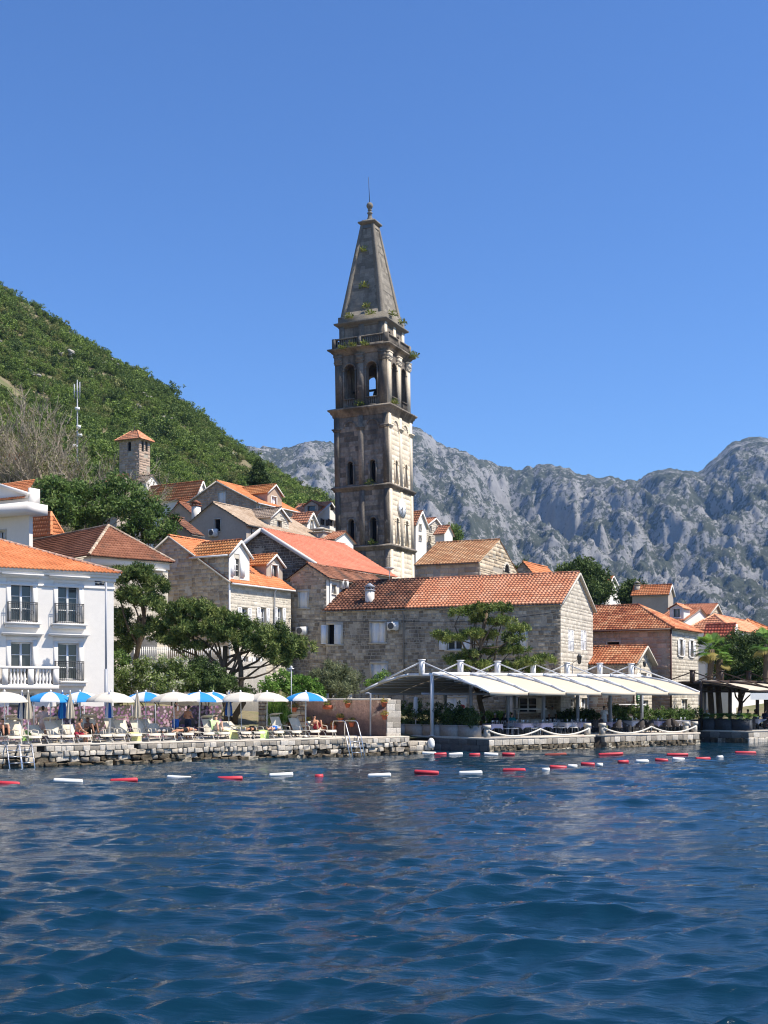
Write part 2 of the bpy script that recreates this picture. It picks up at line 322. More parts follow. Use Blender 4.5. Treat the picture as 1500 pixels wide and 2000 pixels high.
# ------------------------------------------------------------------ the limestone mountains across the bay
def build_mountains():
    PXS = [-700, -200, 200, 420, 520, 545, 575, 600, 630, 660, 690, 720, 760, 812, 835, 870, 905, 940, 975, 1000, 1020, 1050, 1080, 1110, 1140, 1165, 1190, 1210, 1245, 1265, 1290, 1310, 1360, 1382, 1420, 1450, 1490, 1560, 1700, 2100, 2600]
    PYS = [900, 890, 880, 876, 869, 872, 866, 857, 858, 866, 858, 850, 836, 830, 842, 868, 881, 894, 904, 909, 912, 908, 907, 914, 925, 932, 927, 928, 935, 922, 915, 914, 920, 903, 870, 856, 853, 866, 850, 880, 900]
    ZC, ZB = 3500.0, 1500.0
    u = np.linspace(-.42, .72, 900); nz = 260
    tt = np.concatenate([np.linspace(0, 1, nz), 1 + np.linspace(.02, .5, 20)])
    U, T = np.meshgrid(u, tt)
    crest = np.interp(u * F_PX + CX, PXS, PYS); crest = (HY - crest) * ZC / F_PX + 5 * ridged(u * 60, u * 0, 3, 15) - 3 + 6 * fbm(u * 26, u * 0 + 3, 2, 19)
    Zv = ZB + (ZC - ZB) * T; X = U * ZC * (.55 + .45 * T)      # the range narrows a little towards its foot
    C = np.broadcast_to(crest, X.shape)
    Tc = np.clip(T, 0, 1)
    gul = ridged(X / 360 + 1.1 * T, T * 1.1 - X / 700, 4, 31)
    # an uneven profile: scree and forest below, a broken cliff band, gentler tops
    pr = .70 * Tc ** 1.25 + .30 * (1 / (1 + np.exp(-(Tc - .60 - .07 * fbm(X / 420, Zv / 700, 3, 41)) * 9)) - 1 / (1 + np.exp(.60 * 9))) / (1 / (1 + np.exp(-.40 * 9)))
    pr = np.minimum(pr, 1.0)
    env = np.sin(np.pi * np.clip(Tc, 0, 1)) ** .7
    H = C * pr + env * (58 * (gul - .6) + 15 * ridged((X + .6 * Zv) / 150, (Zv - .3 * X) / 260, 4, 51) - 10) + (5 + 6 * env) * ridged((X + .4 * Zv) / 34, Zv / 60, 3, 61) - 6
    H = H + 3.5 * (1 - .0 * env) * fbm(X / 14, Zv / 16, 2, 71)
    for px_, py_, w_, dp in ((1000, 975, 60, 150), (1045, 990, 45, 120), (1105, 1020, 40, 130), (1240, 962, 45, 80), (1410, 1030, 60, 90), (930, 1010, 50, 70), (1180, 1050, 60, 70), (1320, 1080, 70, 80), (860, 960, 50, 60)):
        t0 = np.clip(1.06 - (py_ - 905) / 330., .25, .95); x0 = (px_ - CX) / F_PX * (ZB + (ZC - ZB) * t0); H = H - dp * np.exp(-((X - x0) / w_) ** 2 - ((T - t0) / .075) ** 2) * (1 + .5 * fbm(X / 40, Zv / 60, 2, 91))
    # never above the skyline that the far crest draws
    lim = C * (Zv / ZC) * .985
    H = np.where(T < .93, np.minimum(H, lim - 3 + 9 * pnoise(X / 60, Zv / 60, 9) * 0), H)
    H = np.where(T > 1, C * (1 - (T - 1) * 1.1), H)
    H = np.where((T >= .93) & (T <= 1), np.minimum(H, C * (.93 + T - .93) / 1.0 * 1.0 + 2), H)
    P = np.stack([X, Zv, np.maximum(H, -2)], -1).reshape(-1, 3)
    nx = len(u); i, j = np.meshgrid(np.arange(len(tt) - 1), np.arange(nx - 1), indexing='ij'); q = (i * nx + j).ravel()
    mb = MB(); mb.addnp(P, np.stack([q, q + 1, q + nx + 1, q + nx], 1))
    m = bpy.data.materials.new('limestone_mountain'); m.use_nodes = True; nt = m.node_tree; b = nt.nodes['Principled BSDF']; ln = nt.links.new
    b.inputs['Roughness'].default_value = .95; b.inputs['Specular IOR Level'].default_value = .1
    ge = nd(nt, 'ShaderNodeNewGeometry')
    def noi(s, d, r=.6):
        n = nd(nt, 'ShaderNodeTexNoise'); n.inputs['Scale'].default_value = s; n.inputs['Detail'].default_value = d; n.inputs['Roughness'].default_value = r
        ln(mps.outputs[0], n.inputs['Vector']); return n.outputs['Fac']
    mps = nd(nt, 'ShaderNodeMapping'); mps.inputs['Scale'].default_value = (1.1, .9, .8); mps.inputs['Rotation'].default_value = (0, .35, 0); ln(ge.outputs['Position'], mps.inputs['Vector'])
    sep = nd(nt, 'ShaderNodeSeparateXYZ'); ln(ge.outputs['Normal'], sep.inputs[0])
    def math_(op, a, b_):
        n = nd(nt, 'ShaderNodeMath', operation=op)
        for k, v in ((0, a), (1, b_)):
            if isinstance(v, (int, float)): n.inputs[k].default_value = v
            else: ln(v, n.inputs[k])
        return n.outputs[0]
    # scrub grows on the ledges and gentler ground, bare rock elsewhere
    v = math_('ADD', math_('MULTIPLY', noi(.008, 10, .72), 1.2), math_('MULTIPLY', noi(.09, 6, .75), 1.2))
    v = math_('ADD', v, math_('MULTIPLY', sep.outputs[2], .30))
    mr = nd(nt, 'ShaderNodeMapRange', interpolation_type='SMOOTHSTEP'); mr.inputs[1].default_value = 1.34; mr.inputs[2].default_value = 1.45; ln(v, mr.inputs[0])
    rock = nd(nt, 'ShaderNodeMixRGB'); rock.inputs[1].default_value = L3(.12, .12, .122); rock.inputs[2].default_value = L3(.38, .378, .375); ln(noi(.03, 7, .7), rock.inputs[0])
    scr = nd(nt, 'ShaderNodeMixRGB'); scr.inputs[1].default_value = L3(.04, .05, .034); scr.inputs[2].default_value = L3(.085, .09, .062); ln(noi(.02, 4), scr.inputs[0])
    mx = nd(nt, 'ShaderNodeMixRGB'); ln(mr.outputs[0], mx.inputs[0]); ln(rock.outputs[0], mx.inputs[1]); ln(scr.outputs[0], mx.inputs[2])
    ln(mx.outputs[0], b.inputs['Base Color'])
    bp = nd(nt, 'ShaderNodeBump'); bp.inputs['Strength'].default_value = 1.0; bp.inputs['Distance'].default_value = 9
    ln(noi(.07, 8, .72), bp.inputs['Height']); ln(bp.outputs[0], b.inputs['Normal'])
    obj('mountains', mb, m, smooth=True, kind='structure', label='bare grey limestone mountain range beyond the town')
build_mountains()

# ------------------------------------------------------------------ sea haze between here and the mountains
def build_haze():
    mb = MB(); mb.box((100, 2000, -4), 9000, 5200, 830)
    m = bpy.data.materials.new('haze_air'); m.use_nodes = True; nt = m.node_tree; nt.nodes.clear()
    o = nd(nt, 'ShaderNodeOutputMaterial'); v = nd(nt, 'ShaderNodeVolumePrincipled')
    v.inputs['Color'].default_value = L3(.30, .56, 1.0); v.inputs['Density'].default_value = .00005; v.inputs['Anisotropy'].default_value = .2
    nt.links.new(v.outputs[0], o.inputs['Volume'])
    obj('haze', mb, m, kind='stuff', label='thin blue haze in the air')
build_haze()
# ------------------------------------------------------------------ walls with real openings
def clip(poly, lines):
    for (a, b, c) in lines:                          # keep a*x + b*y <= c
        out = []
        for i in range(len(poly)):
            p, q = poly[i - 1], poly[i]; fp = a * p[0] + b * p[1] - c; fq = a * q[0] + b * q[1] - c
            if (fp <= 0) != (fq <= 0):
                k = fp / (fp - fq); out.append((p[0] + (q[0] - p[0]) * k, p[1] + (q[1] - p[1]) * k))
            if fq <= 0: out.append(q)
        poly = out
        if len(poly) < 3: return []
    return poly
def rakes(width, z1, apex):                          # two half-planes below the slopes of a gable; apex = (s, z)
    if not apex: return []
    s, z = apex; r = []
    if s > 0: r.append((-(z - z1) / s, 1, z1))
    if width - s > 0: r.append(((z - z1) / (width - s), 1, z1 + (z - z1) / (width - s) * width))
    return r
class Face:
    """a wall plane: s runs to the viewer's right along S, N points outwards"""
    def __init__(f, O, S, N, width, z0, z1, apex=None):
        f.O = Vector((O[0], O[1], 0)); f.S = Vector(S); f.N = Vector(N); f.w = width; f.z0 = z0; f.z1 = z1; f.apex = apex; f.ops = []
        f.top = apex[1] if apex else z1; f.lines = rakes(width, z1, apex)
    def P(f, s, z, d=0.0): return f.O + f.S * s + f.N * d + Vector((0, 0, z))
    def at(f, px, py):                               # where the sight line through a photo pixel meets the wall
        k = (px - CX) / F_PX; den = f.S.x - k * f.S.y; s = (k * f.O.y - f.O.x) / den; Z = f.O.y + f.S.y * s
        return s, zat(py, Z)
    def wall(f, mb, depth=.22, arch_n=8, t=None):
        ss = sorted({0, f.w} | {v for o in f.ops for v in o[:2]}); zz = sorted({f.z0, f.top} | {v for o in f.ops for v in o[2:4]})
        if f.apex: ss = sorted(set(ss) | {f.apex[0]}); zz = sorted(set(zz) | {f.z1})
        for a, b in zip(ss, ss[1:]):
            for c, d in zip(zz, zz[1:]):
                m = ((a + b) / 2, (c + d) / 2)
                if any(o[0] < m[0] < o[1] and o[2] < m[1] < o[3] for o in f.ops): continue
                p = clip([(a, c), (b, c), (b, d), (a, d)], f.lines)
                if p: mb.poly([f.P(*q) for q in p], t)
        for o in f.ops:
            s0, s1, zb, zt = o[:4]; arch = len(o) > 4 and o[4]
            if arch:
                r = (s1 - s0) / 2; c = (s0 + s1) / 2; zs = zt - r
                cur = [(c - r * math.cos(math.pi * k / arch_n), zs + r * math.sin(math.pi * k / arch_n)) for k in range(arch_n + 1)]
                for k in range(arch_n):
                    corner = (s0, zt) if k < arch_n / 2 else (s1, zt)
                    mb.poly([f.P(*cur[k + 1]), f.P(*cur[k]), f.P(*corner)], t)
                out = [(s0, zb)] + cur + [(s1, zb)]
            else: out = [(s0, zb), (s0, zt), (s1, zt), (s1, zb)]
            for p, q in zip(out, out[1:] + out[:1]):
                mb.poly([f.P(*p), f.P(*q), f.P(*q, -depth), f.P(*p, -depth)], t)
    def stones(f, mb, h=.22, wmin=.24, wmax=.55, proud=.03, gap=.034, zlo=None, quoin=0.0, regular=False, keep=None):
        rng = random.Random(int(f.w * 971 + f.z1 * 131 + f.O.x * 17)); z = zlo if zlo is not None else f.z0
        while z < f.top - .04:
            hh = h * (1.0 if regular else rng.uniform(.6, 1.45)); s = -rng.uniform(0, wmin); zt = min(z + hh, f.top)
            while s < f.w:
                ww = rng.uniform(wmin, wmax) * (1 if regular else (hh / h) ** .5)
                a, b = max(s, 0), min(s + ww, f.w)
                if f.w - b < .12: b = f.w
                s = b if b == f.w else s + ww
                if b - a < .05: continue
                c, d = z, zt; skip = False
                for o in f.ops:
                    if b > o[0] and a < o[1] and d > o[2] and c < o[3]:
                        cand = [(a, o[0], c, d), (o[1], b, c, d), (a, b, c, o[2]), (a, b, o[3], d)]
                        cand = [q for q in cand if q[1] - q[0] > .06 and q[3] - q[2] > .05]
                        if not cand: skip = True; break
                        a, b, c, d = max(cand, key=lambda q: (q[1] - q[0]) * (q[3] - q[2]))
                if skip: continue
                if proud > .02 and float(pnoise((a + b) / 2.6 + f.O.x, (c + d) / 1.8, 44)) > .50: continue
                if keep and not keep((a + b) / 2, (c + d) / 2): continue
                j = lambda: rng.uniform(0, gap)
                pl = clip([(a + j(), c + j()), (b - j(), c + j()), (b - j(), d - j()), (a + j(), d - j())], f.lines)
                if len(pl) < 3: continue
                ch = .018; pr = proud * rng.uniform(.4, 1.25); cx = sum(p[0] for p in pl) / len(pl); cz = sum(p[1] for p in pl) / len(pl); n = len(pl)
                inn = [(p[0] + max(-ch, min(ch, (cx - p[0]) * .5)), p[1] + max(-ch, min(ch, (cz - p[1]) * .5))) for p in pl]
                V = [f.P(*p, -.004) for p in pl] + [f.P(*p, pr) for p in inn]
                tt = min(1, max(0, rng.gauss(.47, .32)))
                mb.add(V, [tuple(range(n, 2 * n))] + [(k, (k + 1) % n, n + (k + 1) % n, n + k) for k in range(n)], tt)
            z = zt

# ------------------------------------------------------------------ tiled roofs
def tile_slope(mb, E0, E1, R0, R1, p=.24, row=.34, amp=.045, seg=6, thick=.05, seed=1, lo=0.0, hi=1.0):
    """E0-E1 eave (left to right seen from outside), R0-R1 ridge above it; wavy rows of tiles, each row stepping over the one below"""
    E0, E1, R0, R1 = map(Vector, (E0, E1, R0, R1)); rng = np.random.default_rng(seed)
    A = (E1 - E0); Wd = A.length
    if Wd < 1e-3: A = (R1 - R0)
    A = A.normalized(); m0 = R0 - E0; up = (m0 - A * m0.dot(A)); Ln = up.length; up.normalize(); N = A.cross(up).normalized()
    if N.z < 0: N = -N
    aR0 = (R0 - E0).dot(A); aR1 = (R1 - E0).dot(A)
    nr = max(1, int(round(Ln / row))); bl = np.linspace(0, Ln, nr + 1)
    amin, amax = min(0, aR0), max(Wd, aR1); nc = max(1, int(round((amax - amin) / p))); pp = (amax - amin) / nc
    ia = np.arange(nc * seg + 1); a = amin + ia * pp / seg
    wave = amp * (.5 + .5 * np.cos(2 * np.pi * (ia / seg - .5)))
    sgx = E0.x * .37 + E0.y * .11
    E = np.array(E0); Av = np.array(A); Uv = np.array(up); Nv = np.array(N)
    for r in range(nr):
        rows = []
        for b, dz in ((bl[r] - .02, -.03), (bl[r] - .02, thick), (bl[r + 1], .0)):
            f = min(max(b / Ln, 0), 1); l, h = aR0 * f, Wd + (aR1 - Wd) * f
            if h < l: l = h = (l + h) / 2
            aa = np.clip(a, l, h)
            rows.append(E + np.outer(aa, Av) + b * Uv + np.outer(wave + dz + .05 * pnoise(aa / 2.6 + sgx, np.full_like(aa, b / 2.2 + sgx), 33) * min(1, 4 * b / Ln + .3), Nv))
        V = np.concatenate(rows); n = len(a); k = np.arange(n - 1)
        ok = np.abs(rows[1][1:] - rows[1][:-1]).sum(1) + np.abs(rows[2][1:] - rows[2][:-1]).sum(1) > 1e-5
        k = k[ok]
        Fq = np.concatenate([np.stack([k, k + 1, n + k + 1, n + k], 1), np.stack([n + k, n + k + 1, 2 * n + k + 1, 2 * n + k], 1)])
        tc = lo + (hi - lo) * np.clip(rng.normal(.5, .14, nc) + .34 * pnoise(np.arange(nc) * pp / 1.9 + sgx, np.full(nc, bl[r] / 1.2 + sgx), 35), 0, 1); T = tc[np.clip(k // seg, 0, nc - 1)]
        mb.addnp(V, Fq, np.concatenate([T * .7, T]))
def ridge_caps(mb, a, b, r=.11, step=.4, seed=1):
    a = Vector(a); b = Vector(b); d = b - a; L = d.length; d.normalize(); rng = random.Random(seed); n = max(1, int(L / step))
    x = d.cross(Vector((0, 0, 1))).normalized(); z = x.cross(d)
    for i in range(n):
        p0 = a + d * (L * i / n); p1 = a + d * (L * (i + 1) / n + .04); V = []
        for p, rr in ((p0, r * 1.12), (p1, r * .92)):
            for k in range(6):
                t = math.pi * k / 5; V.append(p + x * (math.cos(t) * rr) + z * (math.sin(t) * rr * .9 - .02))
        mb.add(V, [(k, k + 1, 6 + k + 1, 6 + k) for k in range(5)] + [(0, 1, 2, 3, 4, 5)], rng.uniform(.2, 1))

# ------------------------------------------------------------------ windows
def add_window(root, face, s0, s1, zb, zt, style='shut', depth=.22, surround=.12, smat=None, lintel=True, shut=None, arch=False, proud=.03, label=None):
    """cut the opening (before the wall is built) and build the window as a part with its own pieces"""
    face.ops.append((s0, s1, zb, zt, arch)); P = face.P; S = face.S; N = face.N; smat = smat or M_TRIM; shut = shut or M_SHUT
    w = s1 - s0; h = zt - zb; mb = MB(); e = surround
    if e:                                            # dressed stone surround standing proud of the wall
        for (a, b, c, d) in ((s0 - e, s0, zb, zt), (s1, s1 + e, zb, zt), (s0 - e * 1.3, s1 + e * 1.3, zt, zt + e * 1.5), (s0 - e * 1.5, s1 + e * 1.5, zb - e, zb)):
            pr = proud + (.07 if d == zb else .03)
            mb.add([P(a, c, 0), P(b, c, 0), P(b, d, 0), P(a, d, 0), P(a, c, pr), P(b, c, pr), P(b, d, pr), P(a, d, pr)],
                   [(4, 5, 6, 7), (0, 1, 5, 4), (1, 2, 6, 5), (2, 3, 7, 6), (3, 0, 4, 7)], random.uniform(.2, .9))
    else: mb.poly([P(s0, zb, -depth + .02), P(s1, zb, -depth + .02), P(s1, zb + .03, -depth + .02), P(s0, zb + .03, -depth + .02)])
    win = obj('window', mb, smat, root)
    if label: win['label'] = label
    q = MB(); q.poly([P(s0, zb, -depth), P(s1, zb, -depth), P(s1, zt, -depth), P(s0, zt, -depth)])
    glass = style in ('glass', 'open')
    obj('pane', q, M_GLASS if glass else M_DARK, win)
    def bar(mbx, a, b, c, d, d0, d1):                # a block s a..b, z c..d, from depth d0 to d1
        V = [P(a, c, d0), P(b, c, d0), P(b, d, d0), P(a, d, d0), P(a, c, d1), P(b, c, d1), P(b, d, d1), P(a, d, d1)]
        mbx.add(V, [(4, 5, 6, 7), (0, 1, 5, 4), (1, 2, 6, 5), (2, 3, 7, 6), (3, 0, 4, 7)])
    if glass:
        fr = MB(); fw = .07; d0, d1 = -depth, -depth + .07
        for a, b, c, d in ((s0, s0 + fw, zb, zt), (s1 - fw, s1, zb, zt), (s0 + fw, s1 - fw, zt - fw, zt), (s0 + fw, s1 - fw, zb, zb + fw), ((s0 + s1) / 2 - .055, (s0 + s1) / 2 + .055, zb + fw, zt - fw)): bar(fr, a, b, c, d, d0, d1)
        nb = max(1, int(round(h / .62)))
        for i in range(1, nb): bar(fr, s0 + fw, (s0 + s1) / 2 - .055, zb + h * i / nb - .018, zb + h * i / nb + .018, d0, d1 - .02); bar(fr, (s0 + s1) / 2 + .055, s1 - fw, zb + h * i / nb - .018, zb + h * i / nb + .018, d0, d1 - .02)
        obj('frame', fr, M_FRAME, win)
    def leaf(a, b, hinge_angle=0.0, hinge='l'):      # one louvred shutter leaf
        mbx = MB(); lw = b - a
        o = P(a, 0, 0) if hinge == 'l' else P(b, 0, 0); sg = 1 if hinge == 'l' else -1
        dirv = (S * (sg * math.cos(hinge_angle)) + N * math.sin(hinge_angle)); nv = (N * math.cos(hinge_angle) - S * (sg * math.sin(hinge_angle)))
        off = -.06 if hinge_angle == 0 else .035
        def blk(x0, x1, c, d, t0, t1):
            V = [o + dirv * x + nv * (off + t) + Vector((0, 0, zz)) for t in (t0, t1) for x, zz in ((x0, c), (x1, c), (x1, d), (x0, d))]
            mbx.add(V, [(4, 5, 6, 7), (0, 3, 2, 1), (0, 1, 5, 4), (1, 2, 6, 5), (2, 3, 7, 6), (3, 0, 4, 7)])
        fr = .055
        blk(.01, fr, zb + .01, zt - .01, 0, .045); blk(lw - fr, lw - .01, zb + .01, zt - .01, 0, .045)
        blk(fr, lw - fr, zb + .01, zb + .07, 0, .045); blk(fr, lw - fr, zt - .07, zt - .01, 0, .045); blk(fr, lw - fr, zb + h * .48, zb + h * .48 + .06, 0, .045)
        n = max(4, int(h / .09)); blk(fr, lw - fr, zb + .07, zt - .07, .004, .012)
        for i in range(n):
            zc = zb + .08 + (h - .16) * (i + .5) / n; blk(fr, lw - fr, zc - .016, zc + .016, .012, .035)
        return obj('shutter', mbx, shut, win)
    mid = (s0 + s1) / 2
    if style == 'shut': leaf(s0, mid); leaf(mid, s1, 0, 'r')
    elif style == 'open':                            # leaves folded back flat against the wall
        leaf(s0 - (mid - s0), s0); leaf(s1, s1 + (mid - s0))
        for c in win.children:
            if c.name.startswith('shutter'):
                c.location = N * .11
    elif style == 'ajar': leaf(s0, mid, 2.5, 'l'); leaf(mid, s1, .35, 'r')
    elif style == 'dark_open':
        leaf(s0 - (mid - s0), s0); leaf(s1, s1 + (mid - s0))
        for c in win.children:
            if c.name.startswith('shutter'): c.location = N * .11
    return win

def ac_unit(root, face, s, z, w=.8, h=.55, d=.3):
    mb = MB(); P = face.P
    V = [P(a, c, dd) for dd in (.06, .06 + d) for a, c in ((s - w / 2, z), (s + w / 2, z), (s + w / 2, z + h), (s - w / 2, z + h))]
    mb.add(V, [(4, 5, 6, 7), (0, 1, 5, 4), (1, 2, 6, 5), (2, 3, 7, 6), (3, 0, 4, 7), (0, 3, 2, 1)])
    for k in (-.3, .3): mb.bar(P(s + k * w, z - .04, 0), P(s + k * w, z - .04, d + .06), .04)
    o = obj('air_conditioner', mb, M_ACU, root); g = MB(); n = 16; c0 = s - w * .14; cz = z + h / 2
    g.poly([P(c0 + math.cos(6.283 * k / n) * h * .4, cz + math.sin(6.283 * k / n) * h * .4, .065 + d) for k in range(n)])
    g.bar(P(c0, cz - h * .4, .075 + d), P(c0, cz + h * .4, .075 + d), .015); g.bar(P(c0 - h * .4, cz, .075 + d), P(c0 + h * .4, cz, .075 + d), .015)
    obj('fan_grille', g, mat('dark_grille', [L3(.10, .10, .10)], .6), o)

# ------------------------------------------------------------------ a house on a rectangular plan
class House:
    """near corner at photo column px and depth Z; the U wall runs left and away, the V wall right and away, A = turn in degrees"""
    def __init__(h, name, label, px, Z, A, left, right, eave, cat='house', base=None, group=None, metres=False):
        a = rad(A); h.C = Vector(((px - CX) * Z / F_PX, Z, 0)); h.u = Vector((-math.cos(a), math.sin(a), 0)); h.v = Vector((math.sin(a), math.cos(a), 0))
        def Lu(p): k = (p - CX) / F_PX; return (h.C.x - k * h.C.y) / (math.cos(a) + k * math.sin(a))
        def Lv(p): k = (p - CX) / F_PX; return (k * h.C.y - h.C.x) / (math.sin(a) - k * math.cos(a))
        h.Lu = left if metres else Lu(left); h.Lv = right if metres else Lv(right)
        h.ze = zat(eave, Z) if eave > 60 else eave
        h.zb = base if base is not None else min(gz(*(h.C.xy)), gz(*(h.C + h.u * h.Lu).xy), gz(*(h.C + h.v * h.Lv).xy)) - .6
        h.root = thing(name, label, cat, (*(h.C + h.u * h.Lu / 2 + h.v * h.Lv / 2).xy, h.zb), group)
        h.seed = int(px * 7 + Z * 13)
    def P(h, a, b, z): return h.C + h.u * a + h.v * b + Vector((0, 0, z))
    def faces(h, ridge, rise):
        h.ridge = ridge; h.rise = rise; h.zr = h.ze + rise
        apU = (h.Lu / 2, h.zr) if ridge == 'v' else None; apV = (h.Lv / 2, h.zr) if ridge == 'u' else None
        h.U = Face(h.P(h.Lu, 0, 0), -h.u, -h.v, h.Lu, h.zb, h.ze, apU); h.V = Face(h.P(0, 0, 0), h.v, -h.u, h.Lv, h.zb, h.ze, apV)
        h.B = Face(h.P(0, h.Lv, 0), h.u, h.v, h.Lu, h.zb, h.ze, apU); h.W = Face(h.P(h.Lu, h.Lv, 0), -h.v, h.u, h.Lv, h.zb, h.ze, apV)
        return h
    def win(h, f, x0, x1, y0, y1, style='shut', **kw):
        face = getattr(h, f); s0, zt = face.at(x0, y0); s1, _ = face.at(x1, y0); zb = face.at((x0 + x1) / 2, y1)[1]; zt = face.at((x0 + x1) / 2, y0)[1]
        s0, s1 = min(s0, s1), max(s0, s1); s0 = max(s0, .15); s1 = min(s1, face.w - .15)
        return add_window(h.root, face, s0, s1, zb, zt, style, **kw)
    def walls(me, wm, stone=None, faces='UV', **kw):
        mb = MB()
        for f in (me.U, me.V, me.B, me.W): f.wall(mb)
        me.wall = obj('wall', mb, wm, me.root)
        if stone:
            for f in faces:
                sm = MB(); fc = getattr(me, f); fc.stones(sm, **kw)
                obj('stone_facing', sm, stone, me.wall, kind='stuff')
        return me
    def roof(h, m, over=.3, verge=.18, p=.24, row=.34, seg=6, caps=True, capm=None, soffit=None, inset=None, part='roof', lo=0.0, hi=1.0):
        mb = MB(); cp = MB(); L, B, ze, zr = h.Lu, h.Lv, h.ze, h.zr; sd = h.seed; P = h.P; soff = MB()
        kw = dict(p=p, row=row, seg=seg, lo=lo, hi=hi); o = over; g = verge; th = .05
        if h.ridge == 'v':
            dz = o * h.rise / (L / 2); z0, z1 = ze - dz + th, zr + th
            tile_slope(mb, P(-o, -g, z0), P(-o, B + g, z0), P(L / 2, -g, z1), P(L / 2, B + g, z1), seed=sd, **kw)
            tile_slope(mb, P(L + o, B + g, z0), P(L + o, -g, z0), P(L / 2, B + g, z1), P(L / 2, -g, z1), seed=sd + 1, **kw)
            ridge_caps(cp, P(L / 2, -g, z1 + .05), P(L / 2, B + g, z1 + .05), seed=sd)
            und = [[P(-o, -g, z0 - .09), P(-o, B + g, z0 - .09), P(L / 2, B + g, z1 - .09), P(L / 2, -g, z1 - .09)], [P(L + o, -g, z0 - .09), P(L + o, B + g, z0 - .09), P(L / 2, B + g, z1 - .09), P(L / 2, -g, z1 - .09)]]
        elif h.ridge == 'u':
            dz = o * h.rise / (B / 2); z0, z1 = ze - dz + th, zr + th
            tile_slope(mb, P(L + g, -o, z0), P(-g, -o, z0), P(L + g, B / 2, z1), P(-g, B / 2, z1), seed=sd, **kw)
            tile_slope(mb, P(-g, B + o, z0), P(L + g, B + o, z0), P(-g, B / 2, z1), P(L + g, B / 2, z1), seed=sd + 1, **kw)
            ridge_caps(cp, P(-g, B / 2, z1 + .05), P(L + g, B / 2, z1 + .05), seed=sd)
            und = [[P(-g, -o, z0 - .09), P(L + g, -o, z0 - .09), P(L + g, B / 2, z1 - .09), P(-g, B / 2, z1 - .09)], [P(-g, B + o, z0 - .09), P(L + g, B + o, z0 - .09), P(L + g, B / 2, z1 - .09), P(-g, B / 2, z1 - .09)]]
        else:                                        # hipped
            i = inset if inset is not None else min(L, B) / 2
            dz = o * h.rise / (min(L, B) / 2); z0, z1 = ze - dz + th, zr + th
            if L >= B: r0, r1 = P(i, B / 2, z1), P(L - i, B / 2, z1); q = (r0, r1, r1, r0)
            else: r0, r1 = P(L / 2, i, z1), P(L / 2, B - i, z1)
            c00, cL0, cLB, c0B = P(-o, -o, z0), P(L + o, -o, z0), P(L + o, B + o, z0), P(-o, B + o, z0)
            if L >= B: sl = [(cL0, c00, r1, r0), (c00, c0B, r0, r0), (c0B, cLB, r0, r1), (cLB, cL0, r1, r1)]
            else: sl = [(cL0, c00, r0, r0), (c00, c0B, r0, r1), (c0B, cLB, r1, r1), (cLB, cL0, r1, r0)]
            for k, q in enumerate(sl): tile_slope(mb, *q, seed=sd + k, **kw)
            up = Vector((0, 0, .05))
            if (r0 - r1).length > .1: ridge_caps(cp, r0 + up, r1 + up, seed=sd)
            near = lambda c: r0 if (c - r0).length < (c - r1).length else r1
            for c in (c00, cL0, cLB, c0B): ridge_caps(cp, c + up, near(c) + up, seed=sd)
            dn = Vector((0, 0, -.09)); und = [[c00 + dn, cL0 + dn, cLB + dn, c0B + dn]]
        for q in und: soff.poly(q)
        rf = obj(part, mb, m, h.root); 
        if caps: obj('ridge_tile', cp, capm or m, rf)
        obj('soffit', soff, soffit or M_TRIM, rf)
        h.roofo = rf; return h
    def verge_boards(h, m=None, th=.16, w=.1, over=.22, g=.2):
        """pale barge boards under the rake of the gable that shows"""
        mb = MB()
        if h.ridge == 'v': pts = [h.P(-over, -g, h.ze - over * h.rise / (h.Lu / 2)), h.P(h.Lu / 2, -g, h.zr), h.P(h.Lu + over, -g, h.ze - over * h.rise / (h.Lu / 2))]
        else: pts = [h.P(-g, -over, h.ze - over * h.rise / (h.Lv / 2)), h.P(-g, h.Lv / 2, h.zr), h.P(-g, h.Lv + over, h.ze - over * h.rise / (h.Lv / 2))]
        for a, b in zip(pts, pts[1:]): mb.bar(a - Vector((0, 0, .02)), b - Vector((0, 0, .02)), w, th)
        obj('barge_board', mb, m or M_WHITET, h.root); return h
    def gutter(h, f, m=M_DOWNPIPE, r=.07, over=.33, drop=None):
        face = getattr(h, f); dz = over * h.rise / ((h.Lv if f in 'UB' else h.Lu) / 2) if h.ridge != 'hip' else over * h.rise / (min(h.Lu, h.Lv) / 2)
        mb = MB(); z = h.ze - dz - .02; mb.tube([face.P(-.1, z, over + .02), face.P(face.w + .1, z, over + .02)], r, 6); obj('gutter', mb, m, h.root)
        if drop is not None:
            q = MB(); s = drop; q.tube([face.P(s, z, over), face.P(s, z - .25, .12), face.P(s, h.zb, .12)], .05, 6); obj('downpipe', q, m, h.root)
        return h
    def chimney(h, a, b, zb, zt, w=.55, m=None, cap=None):
        mb = MB(); ax = (h.u, h.v); c = h.P(a, b, zb); mb.box(c, w, w, zt - zb, ax); o = obj('chimney', mb, m or M_WHITE, h.root)
        q = MB(); q.box(c + Vector((0, 0, zt - zb)), w * 1.25, w * 1.25, .08, ax); q.box(c + Vector((0, 0, zt - zb + .28)), w * 1.35, w * 1.35, .3, ax, taper=.1)
        for i in (-1, 1):
            for j in (-1, 1): q.box(c + h.u * (i * w * .4) + h.v * (j * w * .4) + Vector((0, 0, zt - zb + .08)), .1, .1, .2, ax)
        obj('chimney_cap', q, cap or M_MORTAR, o); return h

